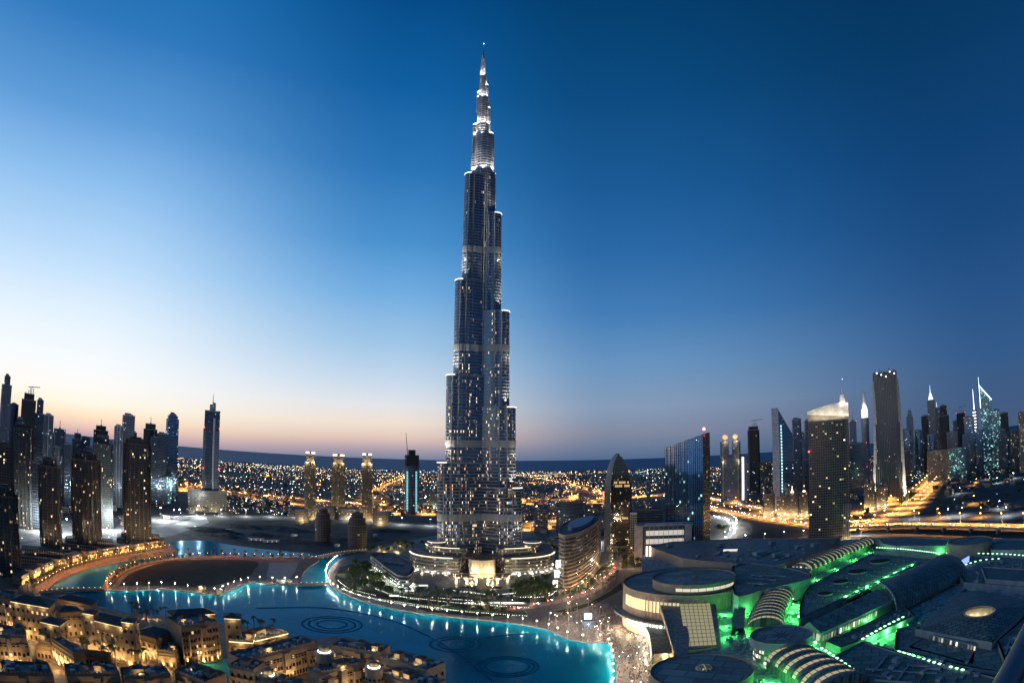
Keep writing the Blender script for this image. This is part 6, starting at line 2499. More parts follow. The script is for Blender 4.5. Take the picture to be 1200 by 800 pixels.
def palm_proto(h, seed):
    rr = random.Random(seed)
    t = thing('palm_tree', 'x', 'palm tree', (0, 0, 0))
    mb = MB()
    bx, by = rr.uniform(-.4, .4), rr.uniform(-.4, .4)
    mb.tube([(0, 0, 0), (bx * .4, by * .4, h * .5), (bx, by, h)], .32, 6, 0, .2)
    mb.build('trunk', [M_bark], t)
    mb = MB()
    for i in range(16):
        a = 2 * pi * i / 16 + rr.uniform(-.2, .2)
        e = rr.uniform(-.1, .9)
        Lf = rr.uniform(2.6, 3.4)
        prev = None
        for k in range(6):
            f = k / 5
            rad = Lf * f * (cos(e) if e > .2 else 1) + .05
            z = h + Lf * (f * sin(e) * 1.1 - f * f * (.55 + .35 * sin(e)))
            wv = .55 * (1 - abs(f - .4) * 1.2) + .05
            c = (bx + rad * cos(a), by + rad * sin(a), z)
            lft = (c[0] - sin(a) * wv, c[1] + cos(a) * wv, z - .25 * wv)
            rgt = (c[0] + sin(a) * wv, c[1] - cos(a) * wv, z - .25 * wv)
            if prev:
                mb.face([prev[0], prev[1], c, lft]); mb.face([prev[1], prev[2], rgt, c])
            prev = (lft, c, rgt)
    mb.build('crown', [M_leaf], t)
    return t


def tree_proto(h, seed):
    rr = random.Random(seed)
    t = thing('broad_tree', 'x', 'tree', (0, 0, 0))
    mb = MB()
    mb.tube([(0, 0, 0), (.1, .1, h * .5), (0, .2, h * .7)], .28, 6, 0, .14)
    for i in range(4):
        a = i * 1.6
        mb.tube([(0, 0, h * .4), (cos(a) * h * .2, sin(a) * h * .2, h * .68)], .12, 4, 0, .05)
    mb.build('trunk', [M_bark], t)
    mb = MB()
    cl = [(rr.uniform(-.32, .32) * h, rr.uniform(-.32, .32) * h, h * rr.uniform(.5, .88), h * rr.uniform(.12, .22)) for _ in range(9)]
    for i in range(260):
        c = rr.choice(cl)
        d = [rr.gauss(0, 1) for _ in range(3)]
        L = sqrt(sum(q * q for q in d)) or 1
        r = c[3] * rr.uniform(.5, 1.05)
        p = [c[k] + d[k] / L * r for k in range(3)]
        s = h * rr.uniform(.035, .06)
        u = [rr.gauss(0, 1) for _ in range(3)]
        v = [rr.gauss(0, 1) for _ in range(3)]
        mb.face([(p[0] + u[0] * s, p[1] + u[1] * s, p[2] + u[2] * s), (p[0] + v[0] * s, p[1] + v[1] * s, p[2] + v[2] * s), (p[0] - u[0] * s, p[1] - u[1] * s, p[2] - u[2] * s)])
    mb.build('crown', [M_leaf2], t)
    return t


_protos = {}


def plant(kind, loc, label, group, scale=1.0, rr=random):
    k = (kind, rr.randrange(3))
    if k not in _protos:
        o = palm_proto(9 + k[1], k[1] + 5) if kind == 'palm' else tree_proto(8 + k[1], k[1] + 9)
        _protos[k] = o
    else:
        o = copy_tree(_protos[k])
    o.location = loc
    o.rotation_euler = (0, 0, rr.uniform(0, 6))
    s = scale * rr.uniform(.85, 1.2)
    o.scale = (s, s, s)
    props(o, label, None, group)
    return o


rr = random.Random(11)


def along(line_px, n, z, kind, label, group, jit=2.0, sc=1.0):
    w = gl(line_px, z, 6)
    tot = sum(hypot(b[0] - a[0], b[1] - a[1]) for a, b in zip(w[:-1], w[1:]))
    for q, h_ in walk(w, tot / n, rr.uniform(0, 2)):
        plant(kind, (q[0] + rr.uniform(-jit, jit), q[1] + rr.uniform(-jit, jit), z), label, group, sc, rr)


def scatter(poly_px, n, z, kind, label, group, sc=1.0):
    P = [(q[0], q[1]) for q in gl(poly_px, z, 1)]
    xs, ys = [p[0] for p in P], [p[1] for p in P]
    k = 0
    for _ in range(n * 40):
        q = (rr.uniform(min(xs), max(xs)), rr.uniform(min(ys), max(ys)))
        if inside(q, P):
            plant(kind, (q[0], q[1], z), label, group, sc, rr)
            k += 1
            if k >= n:
                break


along([(640, 703), (676, 694), (704, 681), (716, 668), (719, 652)], 26, 1, 'palm', 'palm tree along the boulevard by the crescent office', 'palms along the boulevard')
along([(640, 712), (682, 703), (712, 690), (726, 676)], 20, 1, 'palm', 'palm tree along the boulevard on the plaza side', 'palms on the plaza side of the boulevard')
scatter([(600, 690), (640, 682), (652, 694), (640, 704), (604, 706)], 34, 1, 'broad', 'leafy tree with small lamps in the grove beside the podium', 'trees in the podium grove', 1.2)
scatter([(396, 672), (420, 660), (436, 668), (470, 690), (460, 700), (410, 690)], 34, 1, 'broad', 'leafy tree beside the low leaf-shaped office', 'trees by the leaf office', 1.15)
scatter([(470, 700), (540, 700), (600, 712), (600, 720), (500, 714)], 54, 1, 'palm', 'palm tree in the dark waterfront gardens below the tower', 'palms in the waterfront garden', 1.25)
scatter([(430, 648), (482, 634), (500, 640), (470, 648)], 24, 1, 'broad', 'gold lit tree behind the leaf-shaped office', 'gold lit trees behind the podium')
scatter([(610, 640), (655, 632), (655, 650), (625, 650)], 18, 1, 'broad', 'gold lit tree right of the tower foot', 'trees right of the tower foot')
scatter([(722, 650), (758, 642), (760, 662), (730, 664)], 22, 1, 'broad', 'tree in the garden before the mall side wall', 'trees before the mall side wall')
scatter([(90, 762), (175, 765), (180, 782), (110, 784)], 34, 1, 'palm', 'palm tree in the uplit hotel palm court', 'palms in the hotel court', 1.1)
scatter([(150, 720), (205, 724), (206, 732), (165, 730)], 14, 1, 'palm', 'palm tree on the hotel shore between the wings', 'palms on the hotel shore')
scatter([(330, 778), (372, 774), (374, 786), (336, 790)], 14, 1, 'palm', 'palm tree in the residence court below the middle dome', 'palms in the residence court')
scatter([(275, 738), (325, 738), (320, 744), (280, 744)], 9, 1, 'palm', 'palm tree behind the terrace restaurant', 'palms behind the terrace restaurant')
along([(60, 671), (100, 660), (150, 650), (195, 643)], 22, 1.2, 'palm', 'palm tree on the orange lit west promenade', 'palms on the west promenade')
along([(126, 684), (150, 668), (200, 654), (260, 653), (330, 654), (368, 655)], 24, 1.2, 'palm', 'palm tree on the orange lit island promenade', 'palms on the island promenade', 1)
scatter([(1085, 604), (1110, 560), (1140, 548), (1220, 535), (1220, 606)], 60, 0, 'broad', 'dark tree in the parkland right of the lit avenue', 'trees in the dark parkland', 1.6)
scatter([(10, 690), (40, 690), (38, 700), (12, 698)], 6, 1, 'palm', 'palm tree at the left end of the promenade', 'palms at the left end of the promenade')
scatter([(1040, 600), (1062, 585), (1080, 575), (1066, 590)], 10, 0, 'broad', 'dark tree left of the lit avenue', 'trees left of the lit avenue', 1.6)
scatter([(838, 618), (846, 612), (852, 620), (846, 628)], 6, 0, 'broad', 'dark tree inside the slip road loop', 'trees inside the slip road loop', 1.3)
# garden and court lamps under the trees
for pts, n, pw, c in (([(600, 692), (650, 686), (640, 704), (606, 706)], 16, 1000, (1, .92, .7)), ([(396, 672), (436, 668), (470, 690), (410, 692)], 18, 900, (.95, 1, .75)), ([(480, 700), (540, 700), (600, 712), (500, 714)], 18, 900, (1, .95, .7)),
                      ([(430, 646), (482, 634), (500, 640), (470, 648)], 8, 5000, (1, .72, .25)), ([(612, 640), (655, 632), (655, 650), (625, 650)], 6, 4000, (1, .72, .3)), ([(722, 650), (758, 642), (760, 662), (730, 664)], 6, 2500, (1, .6, .3)),
                      ([(90, 762), (175, 765), (180, 782), (110, 784)], 20, 1000, (1, .68, .3)), ([(332, 778), (372, 774), (374, 786), (336, 790)], 6, 500, (1, .75, .3)), ([(155, 722), (205, 726), (200, 731)], 4, 500, (1, .7, .35)), ([(640, 700), (700, 682), (716, 660), (700, 672)], 6, 2500, (1, .7, .3))):
    P = [(q[0], q[1]) for q in gl(pts, 1, 1)]
    xs, ys = [p[0] for p in P], [p[1] for p in P]
    k = 0
    for _ in range(n * 60):
        q = (rr.uniform(min(xs), max(xs)), rr.uniform(min(ys), max(ys)))
        if inside(q, P):
            lamp((q[0], q[1], 2.2), pw, c, .3, 'garden_lamp')
            k += 1
            if k >= n:
                break

# ------------------------------------------------------------------ street lamps
ORANGE = (1.0, .42, .08)
WHITE = (.92, .98, 1.0)
AMBER = (1.0, .66, .30)
_lp = {}


def street_lamp(loc, h_, kind, label, group):
    ht, arm, pw, c, r, em = {'hw': (16, 3, 150000, ORANGE, .9, 60), 'far': (18, 3, 440000, ORANGE, 1.2, 60), 'white': (14, 2, 60000, WHITE, .8, 50), 'prom': (6, 0, 3000, (1, .88, .66), .4, 220), 'orange': (5, 0, 3400, (1, .36, .10), .34, 30),
                             'boul': (8, 1, 2600, (1, .74, .5), .35, 20), 'flood': (24, 2, 160000, (.86, .97, 1), 1.4, 60), 'avenue': (18, 3, 210000, (1, .45, .10), 1.1, 60)}[kind]
    if kind not in _lp:
        mb = MB()
        mb.tube([(0, 0, 0), (0, 0, ht)], .16, 5, 0, .09)
        if arm:
            mb.tube([(0, 0, ht), (0, arm, ht + .4)], .1, 4)
        mb.ball((0, arm, ht + (.1 if arm else .25)), r * .8, 1, 8, 5, .6)
        o = mb.build({'prom': 'globe_lamp', 'orange': 'promenade_lamp', 'flood': 'floodlight_mast', 'boul': 'slim_lamp'}.get(kind, 'street_lamp'), [M_metal, glow('lamp_head_' + kind, c, em)])
        lamp((0, max(arm, .45), ht - r * .8), pw, c, r * .4, 'lamp_light', o, spot=((0, .12, -1), radians(146 if kind in ('hw', 'avenue') else 164)) if kind in ('hw', 'far', 'avenue', 'white') else None)
        _lp[kind] = o
    else:
        o = _lp[kind].copy()
        COL.objects.link(o)
        for ch in _lp[kind].children:
            q = ch.copy()
            COL.objects.link(q)
            q.parent = o
    o.location = loc
    o.rotation_euler = (0, 0, h_)
    props(o, label, {'prom': 'globe lamp', 'orange': 'promenade lamp', 'flood': 'floodlight', 'boul': 'slim lamp'}.get(kind, 'street lamp'), group)


def lamps(line, step, off, kind, label, group, z=0.0):
    for q, h_ in walk(offset_line(line, off), step, step * .4):
        street_lamp((q[0], q[1], q[2] if z is None else z), h_ + (pi if off > 0 else 0), kind, label, group)


lamps(ROADS['hw1'], 60, 20, 'hw', 'orange street lamp along the far carriageway of the highway behind the slanted tower', 'lamps on the far carriageway')
lamps(ROADS['hw2'], 52, -18, 'hw', 'orange street lamp along the near carriageway of the highway behind the mall', 'lamps on the near carriageway')
lamps(ROADS['fly'], 42, 12, 'hw', 'orange street lamp on the flyover behind the mall', 'lamps on the flyover', 10)
lamps(ROADS['szr'], 90, 24, 'avenue', 'orange street lamp on the left side of the avenue running to the right skyline', 'lamps left of the avenue')
lamps(ROADS['szr'], 90, -24, 'avenue', 'orange street lamp on the right side of the avenue running to the right skyline', 'lamps right of the avenue')
lamps(ROADS['lhw'], 105, 22, 'far', 'orange street lamp on the long highway left of the tall tower', 'lamps on the long highway')
lamps(ROADS['lhw2'], 85, -16, 'far', 'orange street lamp on the nearer highway before the gold towers', 'lamps on the nearer highway')
lamps(ROADS['cross'], 160, 16, 'far', 'orange street lamp on the road climbing left of the construction tower', 'lamps on the climbing road')
lamps(ROADS['rmid'], 130, 17, 'far', 'orange street lamp on the road right of the tall tower', 'lamps on the road right of the tower')
lamps(ROADS['rmid2'], 90, 11, 'hw', 'orange street lamp on the junction road behind the crescent office', 'lamps on the junction road')
lamps(ROADS['white'], 62, 9, 'white', 'white street lamp on the road along the sand lot', 'white lamps by the sand lot')
lamps(ROADS['mallroad'], 32, 10, 'white', 'white street lamp on the road behind the mall', 'white lamps behind the mall', 1)
lamps(ROADS['ramp'], 34, 7, 'white', 'white street lamp on the curved slip road', 'lamps on the slip road')
lamps(ROADS['boul'], 22, 7.5, 'boul', 'warm street lamp on the boulevard', 'lamps on the boulevard', 1)
lamps(ROADS['boul2'], 20, -6, 'boul', 'warm street lamp on the side street to the mall', 'lamps on the side street', 1)
lamps(offset_line(_shore, 2.2)[:], 14, 0, 'prom', 'white globe lamp on the plaza waterfront', 'globe lamps on the plaza waterfront', 1)
_sb = gl([(124, 690), (150, 691), (190, 689), (225, 693), (252, 696), (262, 693), (276, 687), (296, 682), (330, 683), (350, 682)], 1.2, 5)
lamps(_sb, 14, 0, 'prom', 'white globe lamp on the near shore of the island', 'globe lamps on the island shore', 1.2)
_nb = gl([(122, 687), (128, 679), (140, 670), (160, 662), (190, 656), (222, 653), (262, 652), (310, 653), (350, 653), (370, 655)], 1.2, 5)
lamps(_nb, 11, -1.5, 'orange', 'low orange lamp on the far promenade of the island', 'orange lamps on the island', 1.2)
_wb = gl([(46, 690), (60, 681), (80, 670), (110, 660), (145, 652), (175, 647), (202, 642)], 1.2, 5)
o = ribbon('planting_strip', offset_line(_wb, 9), 5, MATS['grass'], z=1.23)
o = ribbon('planting_strip', offset_line(_nb, -6.5), 3.5, MATS['grass'], z=1.23)
for ln, off, lab, grp, n_ in ((_wb, 9, 'leafy tree in the planting strip of the west promenade', 'trees on the west promenade', 11), (_nb, -6.5, 'leafy tree in the planting strip of the island promenade', 'trees on the island promenade', 13)):
    for q, h_ in walk(offset_line(ln, off), n_, 4):
        plant('broad', (q[0], q[1], 1.2), lab, grp, .75, rr)
lamps(_wb, 11, 2, 'orange', 'low orange lamp on the west promenade', 'orange lamps on the west promenade', 1.2)
lamps(offset_line(_wb, 14), 22, 0, 'boul', 'amber lamp at the back of the west promenade', 'amber lamps behind the west promenade', 1.2)
for px, py, lab in ((36, 612, 'behind the leftmost front towers'), (52, 624, 'left of the slim brown tower base'), (188, 610, 'right of the square residence tower'), (210, 612, 'at the middle of the white lit building site'), (232, 606, 'before the hotel block of the needle tower'),
                    (78, 628, 'between the slim brown and rounded towers'), (150, 626, 'behind the promenade arc'), (130, 622, 'between the rounded and the square tower')):
    q = G(px, py)
    street_lamp((q[0], q[1], 0), 0, 'flood', 'white floodlight mast ' + lab, 'floodlight masts on the building site')
# added teal lamps, imitating the glow of lamplit shallows along the quay
for ln, off, st in ((_shore, -1.6, 16), (_sb, -4.5, 18)):
    mb = MB()
    for q, h_ in walk(offset_line(ln, off), st, 3):
        lamp((q[0], q[1], .75), 560, (.25, 1, .75), .12, 'added_quay_light')

# dark parkland lamps
for i, (px, py) in enumerate(((1145, 568), (1160, 561), (1188, 560), (1140, 590), (1170, 596), (1110, 606), (1150, 606), (1180, 604), (1125, 578), (1098, 612 - 6), (1206, 600), (1168, 566), (1112, 566), (1128, 604), (1072, 607))):
    q = G(px, py)
    street_lamp((q[0], q[1], 0), i, 'white' if i % 3 else 'hw', 'lone street lamp in the dark parkland right of the avenue', 'lamps in the dark parkland')

# gardens between the tower and the lake: lawns, hedges and rows of tiny path lights
for i, pts in enumerate(([(398, 690), (392, 676), (398, 664), (430, 656), (452, 676), (490, 694), (470, 704), (430, 700)], [(470, 706), (500, 697), (548, 699), (606, 709), (606, 720), (560, 722), (500, 716)], [(596, 688), (650, 684), (655, 697), (640, 705), (600, 706)], [(655, 698), (690, 688), (708, 672), (714, 660), (706, 662), (690, 680), (660, 692)],
                         [(722, 652), (757, 645), (762, 662), (728, 666)], [(650, 716), (690, 706), (716, 692), (728, 682), (730, 690), (700, 706), (660, 720)])):
    sheet('garden_ground', gl(pts, 1, 1), 1.008, MATS['grass'])
mb = MB()
for pts, n in (([(440, 703), (500, 712), (560, 718), (620, 722)], 70), ([(470, 699), (520, 705), (580, 710), (620, 712)], 60), ([(505, 700), (540, 703), (600, 707)], 40), ([(545, 693), (575, 697), (605, 695)], 30), ([(520, 690), (545, 694), (580, 697), (612, 694)], 44),
               ([(400, 690), (430, 700), (470, 706), (540, 716)], 60), ([(396, 680), (410, 690), (440, 698)], 28), ([(440, 690), (460, 697), (490, 703)], 26), ([(610, 700), (640, 699), (652, 692)], 24)):
    w_ = gl(pts, 1, 8)
    tot = sum(hypot(b[0] - a[0], b[1] - a[1]) for a, b in zip(w_[:-1], w_[1:]))
    for q, h_ in walk(w_, tot / n, 0):
        mb.octa((q[0] + rr.uniform(-.6, .6), q[1] + rr.uniform(-.6, .6), 1.7), .3)
props(mb.build('path_lights', [glow('path_lamp', (.95, 1, .88), 4)]), 'rows of tiny white path lights in the dark waterfront gardens', 'path lights', None, 'stuff')
for pts in ([(446, 701), (500, 710), (560, 716), (618, 720)], [(478, 698), (525, 704), (585, 709)], [(402, 688), (432, 699), (470, 704)]):
    w_ = gl(pts, 1, 8)
    c = w_[len(w_) // 2]
    mb = MB()
    for k, (q, h_) in enumerate(walk(w_, 2.2, 0)):
        mb.box((q[0], q[1], 1), (2.3, 1.5 + .4 * (k % 3), 1.2 + .3 * ((k * 5) % 4)), h_)
    o = mb.build('hedge', [M_leaf2])
    props(o, {446: 'outer clipped hedge along the waterfront garden lights', 478: 'inner clipped hedge nearest the tower forecourt', 402: 'short clipped hedge beside the leaf-shaped office'}[pts[0][0]], 'hedge')

# ------------------------------------------------------------------ bridges and waterfront things
for lab, pts, z, wdt in (('slim footbridge arching over the lake channel beyond the island', [(371, 653), (390, 649), (410, 646), (430, 644)], 3.0, 5), ('low dark footbridge from the island to the plaza', [(350, 684), (368, 684), (386, 683)], 2.2, 5), ('dark footbridge with small lamps from the promenade to the island', [(48, 694), (80, 691), (122, 690)], 2.0, 5)):
    ln = gl(pts, z, 5)
    c = ln[len(ln) // 2]
    t = wthing('footbridge', lab, 'bridge', (c[0], c[1], 0))
    mb = MB()
    a, b = offset_line(ln, wdt / 2), offset_line(ln, -wdt / 2)
    for s in (a, b):
        mb.walls([(q[0], q[1], z - 1) for q in s], [(q[0], q[1], z + 1) for q in s], 0, closed=False)
    mb.ring([(q[0], q[1]) for q in a], [(q[0], q[1]) for q in b], z - .6, .6, 0, closed=False)
    mb.build('deck', [M_conc], t)
    mb = MB()
    for q, h_ in walk(ln, 12, 3):
        mb.box((q[0], q[1], 0), (1, 3.5, z - .6), h_)
    mb.build('pier', [M_conc], t)
    mb = MB()
    for q, h_ in walk(a, 6, 3):
        mb.box((q[0], q[1], z + 1.0), (.5, .5, .5))
    mb.build('parapet_lamp', [glow('bridge_lamp', (1, .8, .55), 2.5)], t)

# video screen on the plaza
q = G(688, 727, 1)
t = thing('video_screen', 'bright bluish video screen on a dark stand facing the plaza crowd', 'screen', q, -atan2(q[0], q[1]) + .15)
m = mpp(q[0], q[1], 8)
mb = MB(); mb.box((0, .6, 0), (13 * m, 1.2, 11 * m)); mb.box((0, 0, 0), (15 * m, 3, 1)); mb.build('stand', [plain('black_stand', (.02, .02, .025), .5)], t)
mb = MB(); mb.box((m, -.15, 2.2 * m), (8.5 * m, .2, 7.2 * m)); mb.build('screen', [glow('screen_light', (.55, .82, 1), 3.2)], t)
lamp((0, -5, 5), 5000, (.5, .75, 1), 1, 'screen_glow_light', t)
# lit flat-roofed pavilions and the long lit canopy on the waterfront
for px, py, lab in ((462, 698, 'nearest white lit pavilion roof on the waterfront garden'), (480, 692, 'middle white lit pavilion roof on the waterfront garden'), (496, 686, 'farthest white lit pavilion roof on the waterfront garden')):
    q = G(px, py, 4)
    t = thing('pavilion', lab, 'pavilion', (q[0], q[1], 1), .25)
    mb = MB()
    for sx in (-1, 1):
        for sy in (-1, 1):
            mb.box((sx * 4.2, sy * 2, 0), (.4, .4, 3))
    mb.box((0, 0, 3), (10.5, 6, .35))
    mb.build('frame', [M_whitew], t)
    mb = MB(); mb.box((0, 0, 3.36), (9.2, 4.8, .25)); mb.build('lit_roof', [glow('pavilion_light', (1, .94, .86), 1.6)], t)
q = G(580, 705, 3)
t = thing('water_cascade', 'long white lit cascade pool below the tower forecourt', 'fountain', (q[0], q[1], 1), .02)
mb = MB()
P = [(30 * cos(2 * pi * i / 28), 4.2 * sin(2 * pi * i / 28)) for i in range(28)]
mb.prism(P, 0, 1.0, 0); mb.build('basin', [M_pale], t)
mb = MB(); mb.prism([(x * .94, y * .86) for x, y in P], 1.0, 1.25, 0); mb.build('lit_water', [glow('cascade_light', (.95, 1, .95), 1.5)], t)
# restaurant pavilion on the island tip and kiosks
for px, py, lab in ((333, 682, 'lit glass kiosk row on the near shore of the island by the drained pool'), (237, 690, 'orange lit kiosk on the near shore of the island'), (258, 694, 'dark kiosk on the island point')):
    q = G(px, py, 1.2)
    t = thing('kiosk', lab, 'kiosk', q, 0)
    s = 16 if 'row' in lab else 6
    mb = MB(); mb.box((0, 0, 0), (s, 5, 3.2)); mb.build('wall', [M_shop if 'row' in lab else M_ot], t)
    mb = MB(); mb.box((0, 0, 3.2), (s + 2, 7, .5)); mb.build('roof', [M_tile], t)
    if 'dark' not in lab:
        lamp((0, -4, 2.5), 1800, (1, .6, .3) if 'orange' in lab else (.9, 1, .9), .4, 'kiosk_light', t)
# low arcade along the west promenade
_ar = offset_line(_wb, 20)
k = 0
for q, h_ in walk(_ar, 34, 12):
    k += 1
    t = thing('arcade_shop', 'low arcaded shop with a yellow lit front on the west promenade', 'shop', (q[0], q[1], 1.2), h_, 'arcade shops on the west promenade')
    mb = MB(); mb.box((0, 5, 0), (22, 10, 8)); mb.build('wall', [M_ot], t)
    mb = MB(); mb.box((0, 5, 8), (23, 11.5, .6)); mb.build('roof', [M_tile], t)
    mb = MB()
    for i in range(5):
        mb.box((-8.8 + i * 4.4, -.3, .3), (2.6, .3, 3.6))
    mb.build('lit_arch', [glow('arcade_light', (1, .62, .2), 1.3)], t)
    lamp((0, -3, 3), 1300, (1, .6, .2), .4, 'arcade_lamp', t)
# palace-like low podium behind the arcade, terraces at the foot of the front towers
for i, (px, py, w, lab) in enumerate(((50, 658, 60, 'terraced brown podium at the foot of the leftmost front towers'), (105, 644, 70, 'terraced brown podium at the foot of the rounded tower'), (165, 637, 56, 'terraced brown podium at the foot of the square residence tower'))):
    q = G(px, py)
    m = mpp(*q)
    t = thing('terrace_building', lab, 'building', q, -atan2(q[0], q[1]))
    mb = MB(); mb.box((0, 0, 0), (w * m, 34, 9), 0, 0, 1); mb.box((0, 4, 9), (w * m * .8, 24, 5), 0, 0, 1); mb.build('wall', [F_low, M_tile], t)

# ------------------------------------------------------------------ traffic
_cp = {}
M_tyre = plain('tyre', (.02, .02, .02), .9)


def car(loc, h_, col, label, group, big=1.0):
    k = (col, big)
    if k not in _cp:
        mb = MB()
        prof = [(-2.2, .35), (2.2, .35), (2.25, .75), (1.3, .95), (.6, 1.42), (-1.0, 1.45), (-1.9, 1.0), (-2.25, .9)]
        P = [(x, -.88, z) for x, z in prof], [(x, .88, z) for x, z in prof]
        n = len(prof)
        for i in range(n):
            j = (i + 1) % n
            mb.face([P[0][i], P[0][j], P[1][j], P[1][i]][::-1], 3 if i in (3, 5) else 0)
        mb.face(list(P[0])); mb.face(list(P[1])[::-1])
        for x in (-1.4, 1.4):
            for y in (-.8, .8):
                mb.tube([(x, y - .1, .33), (x, y + .1, .33)], .33, 8, 1)
        for y in (-.6, .6):
            mb.box((2.24, y, .55), (.16, .5, .32), 0, 2)
            mb.box((-2.27, y, .65), (.14, .5, .3), 0, 4)
        o = mb.build('car', [plain('car_paint_' + col, {'white': (.6, .6, .6), 'dark': (.03, .03, .035), 'red': (.3, .03, .03), 'silver': (.35, .36, .38)}[col], .3, .2), M_tyre, glow('headlight', (1, .95, .82), 160), M_wdark, glow('tail_light', (1, .05, .03), 70)])
        _cp[k] = o
    else:
        o = _cp[k].copy()
        COL.objects.link(o)
    o.location = loc
    o.rotation_euler = (0, 0, h_)
    props(o, label, 'car', group)


def traffic(key, step, offs, label, group, n=60):
    k = 0
    for off, d in offs:
        for q, h_ in walk(offset_line(ROADS[key], off), step, rr.uniform(0, step)):
            if rr.random() < .25 or k >= n:
                continue
            car((q[0] + rr.uniform(-3, 3), q[1] + rr.uniform(-3, 3), q[2] + .01), h_ + (pi if d else 0), rr.choice(('white', 'white', 'dark', 'silver', 'red')), label, group)
            k += 1


traffic('hw1', 26, ((8, 0), (0, 0), (-8, 1)), 'car on the far carriageway of the highway', 'cars on the far carriageway', 50)
traffic('hw2', 22, ((8, 0), (0, 1), (-8, 1)), 'car on the near carriageway of the highway', 'cars on the near carriageway', 50)
traffic('fly', 30, ((5, 0), (-5, 1)), 'car on the flyover behind the mall', 'cars on the flyover', 24)
traffic('szr', 30, ((14, 0), (7, 0), (-7, 1), (-14, 1)), 'car on the avenue running to the right skyline', 'cars on the avenue', 60)
traffic('ramp', 12, ((2, 0), (-2, 0)), 'car on the curved slip road', 'cars on the slip road', 22)
traffic('boul', 22, ((3, 0), (-3, 1)), 'car on the boulevard beside the crescent office', 'cars on the boulevard', 10)
traffic('rmid', 50, ((6, 0), (-6, 1)), 'car on the road right of the tall tower', 'cars on the road right of the tower', 36)
traffic('lhw', 60, ((10, 0), (-10, 1)), 'car on the long highway left of the tall tower', 'cars on the long highway', 50)
traffic('lhw2', 60, ((4, 0), (-4, 1)), 'car on the nearer highway before the gold towers', 'cars on the nearer highway', 30)

# cabins, spoil heaps and machines on the sand lot
for i, (px, py, lab) in enumerate(((268, 622, 'leftmost white site cabin on the dark sand lot'), (300, 633, 'long site cabin near the lake edge of the sand lot'), (318, 635, 'short site cabin right of the long one near the lake'), (345, 628, 'site cabin in the middle of the sand lot'),
                                  (395, 640, 'site cabin by the footbridge end of the sand lot'), (440, 628, 'site cabin right of the dark unfinished blocks'), (230, 619, 'site cabin at the left tip of the sand lot'))):
    q = G(px, py, .1)
    t = thing('site_cabin', lab, 'cabin', q, i * .4)
    s = 26 if 'long' in lab else 12
    mb = MB(); mb.box((0, 0, 0), (s, 6, 3.2)); mb.build('wall', [M_greyw], t)
    mb = MB(); mb.box((0, 0, 3.2), (s + .6, 6.6, .3)); mb.build('roof', [M_metal], t)
    mb = MB()
    for k in range(3):
        mb.box((-s * .3 + k * s * .3, -3.05, 1.2), (1.6, .1, 1.1))
    mb.build('lit_arch', [glow('cabin_window', (1, .8, .5), 1.2)], t)
for i, (px, py, r, hh) in enumerate(((285, 617, 26, 5), (330, 620, 34, 6), (360, 636, 22, 4), (300, 626, 18, 4), (410, 632, 30, 6), (455, 622, 26, 5), (250, 622, 30, 6), (262, 628, 20, 4))):
    q = G(px, py, 0)
    mb = MB()
    n = 22
    ringp = lambda f, z: [(q[0] + r * f * (1 + .22 * sin(k * 1.7 + i) + .1 * sin(k * 4.1)) * cos(2 * pi * k / n) * 1.8, q[1] + r * f * (1 + .2 * sin(k * 2.3 + i)) * sin(2 * pi * k / n), z * (1 + .15 * sin(k * 1.3))) for k in range(n)]
    R_ = [ringp(1, -.1), ringp(.7, hh * .5), ringp(.35, hh * .9)]
    for a, b in zip(R_[:-1], R_[1:]):
        mb.walls(a, b, 0, smooth=True)
    mb.face(R_[-1], 0, None, True)
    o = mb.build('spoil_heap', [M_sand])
    props(o, 'low heap of dark sand on the empty lot beyond the lake', 'sand heap', 'sand heaps on the empty lot')

# ------------------------------------------------------------------ crowd on the plaza: too many to count
mb = MB()
CR = [(690, 752), (715, 754), (724, 790), (724, 815), (760, 815), (766, 770), (752, 735), (728, 712), (700, 705), (660, 716), (640, 728), (664, 744)]
P = [(q[0], q[1]) for q in gl(CR, 1, 1)]
xs, ys = [p[0] for p in P], [p[1] for p in P]
n = 0
while n < 850:
    q = (rr.uniform(min(xs), max(xs)), rr.uniform(min(ys), max(ys)))
    if not inside(q, P):
        continue
    if rr.random() < .45 and proj(q[0], q[1], 1)[0] < 700:
        continue
    n += 1
    s = rr.uniform(.92, 1.08)
    mt = rr.randrange(4)
    x, y = q
    mb.prism([(x + .2 * cos(a), y + .16 * sin(a)) for a in (0, 1.2, 2.4, 3.6, 4.9)], 1.0, 1.0 + .85 * s, 3, 3, [(x + .2 * cos(a), y + .17 * sin(a)) for a in (0, 1.2, 2.4, 3.6, 4.9)])
    mb.prism([(x + .21 * cos(a), y + .17 * sin(a)) for a in (0, 1.2, 2.4, 3.6, 4.9)], 1.0 + .85 * s, 1.0 + 1.45 * s, mt, mt, [(x + .24 * cos(a), y + .16 * sin(a)) for a in (0, 1.2, 2.4, 3.6, 4.9)])
    mb.octa((x, y, 1.0 + 1.6 * s), .14, 4)
o = mb.build('crowd', [plain('shirt_white', (.4, .4, .4), .8), plain('shirt_dark', (.05, .05, .06), .8), plain('shirt_red', (.3, .08, .06), .8), plain('trousers', (.06, .06, .08), .8), plain('skin', (.42, .27, .18), .6)])
props(o, 'dense crowd of people on the plaza by the lake corner', 'crowd', None, 'stuff')
for i in range(44):
    while True:
        q = (rr.uniform(min(xs), max(xs)), rr.uniform(min(ys), max(ys)))
        if inside(q, P):
            break
    street_lamp((q[0], q[1], 1), rr.uniform(0, 6), 'boul', 'slim warm lamp among the plaza crowd', 'lamps on the crowded plaza')

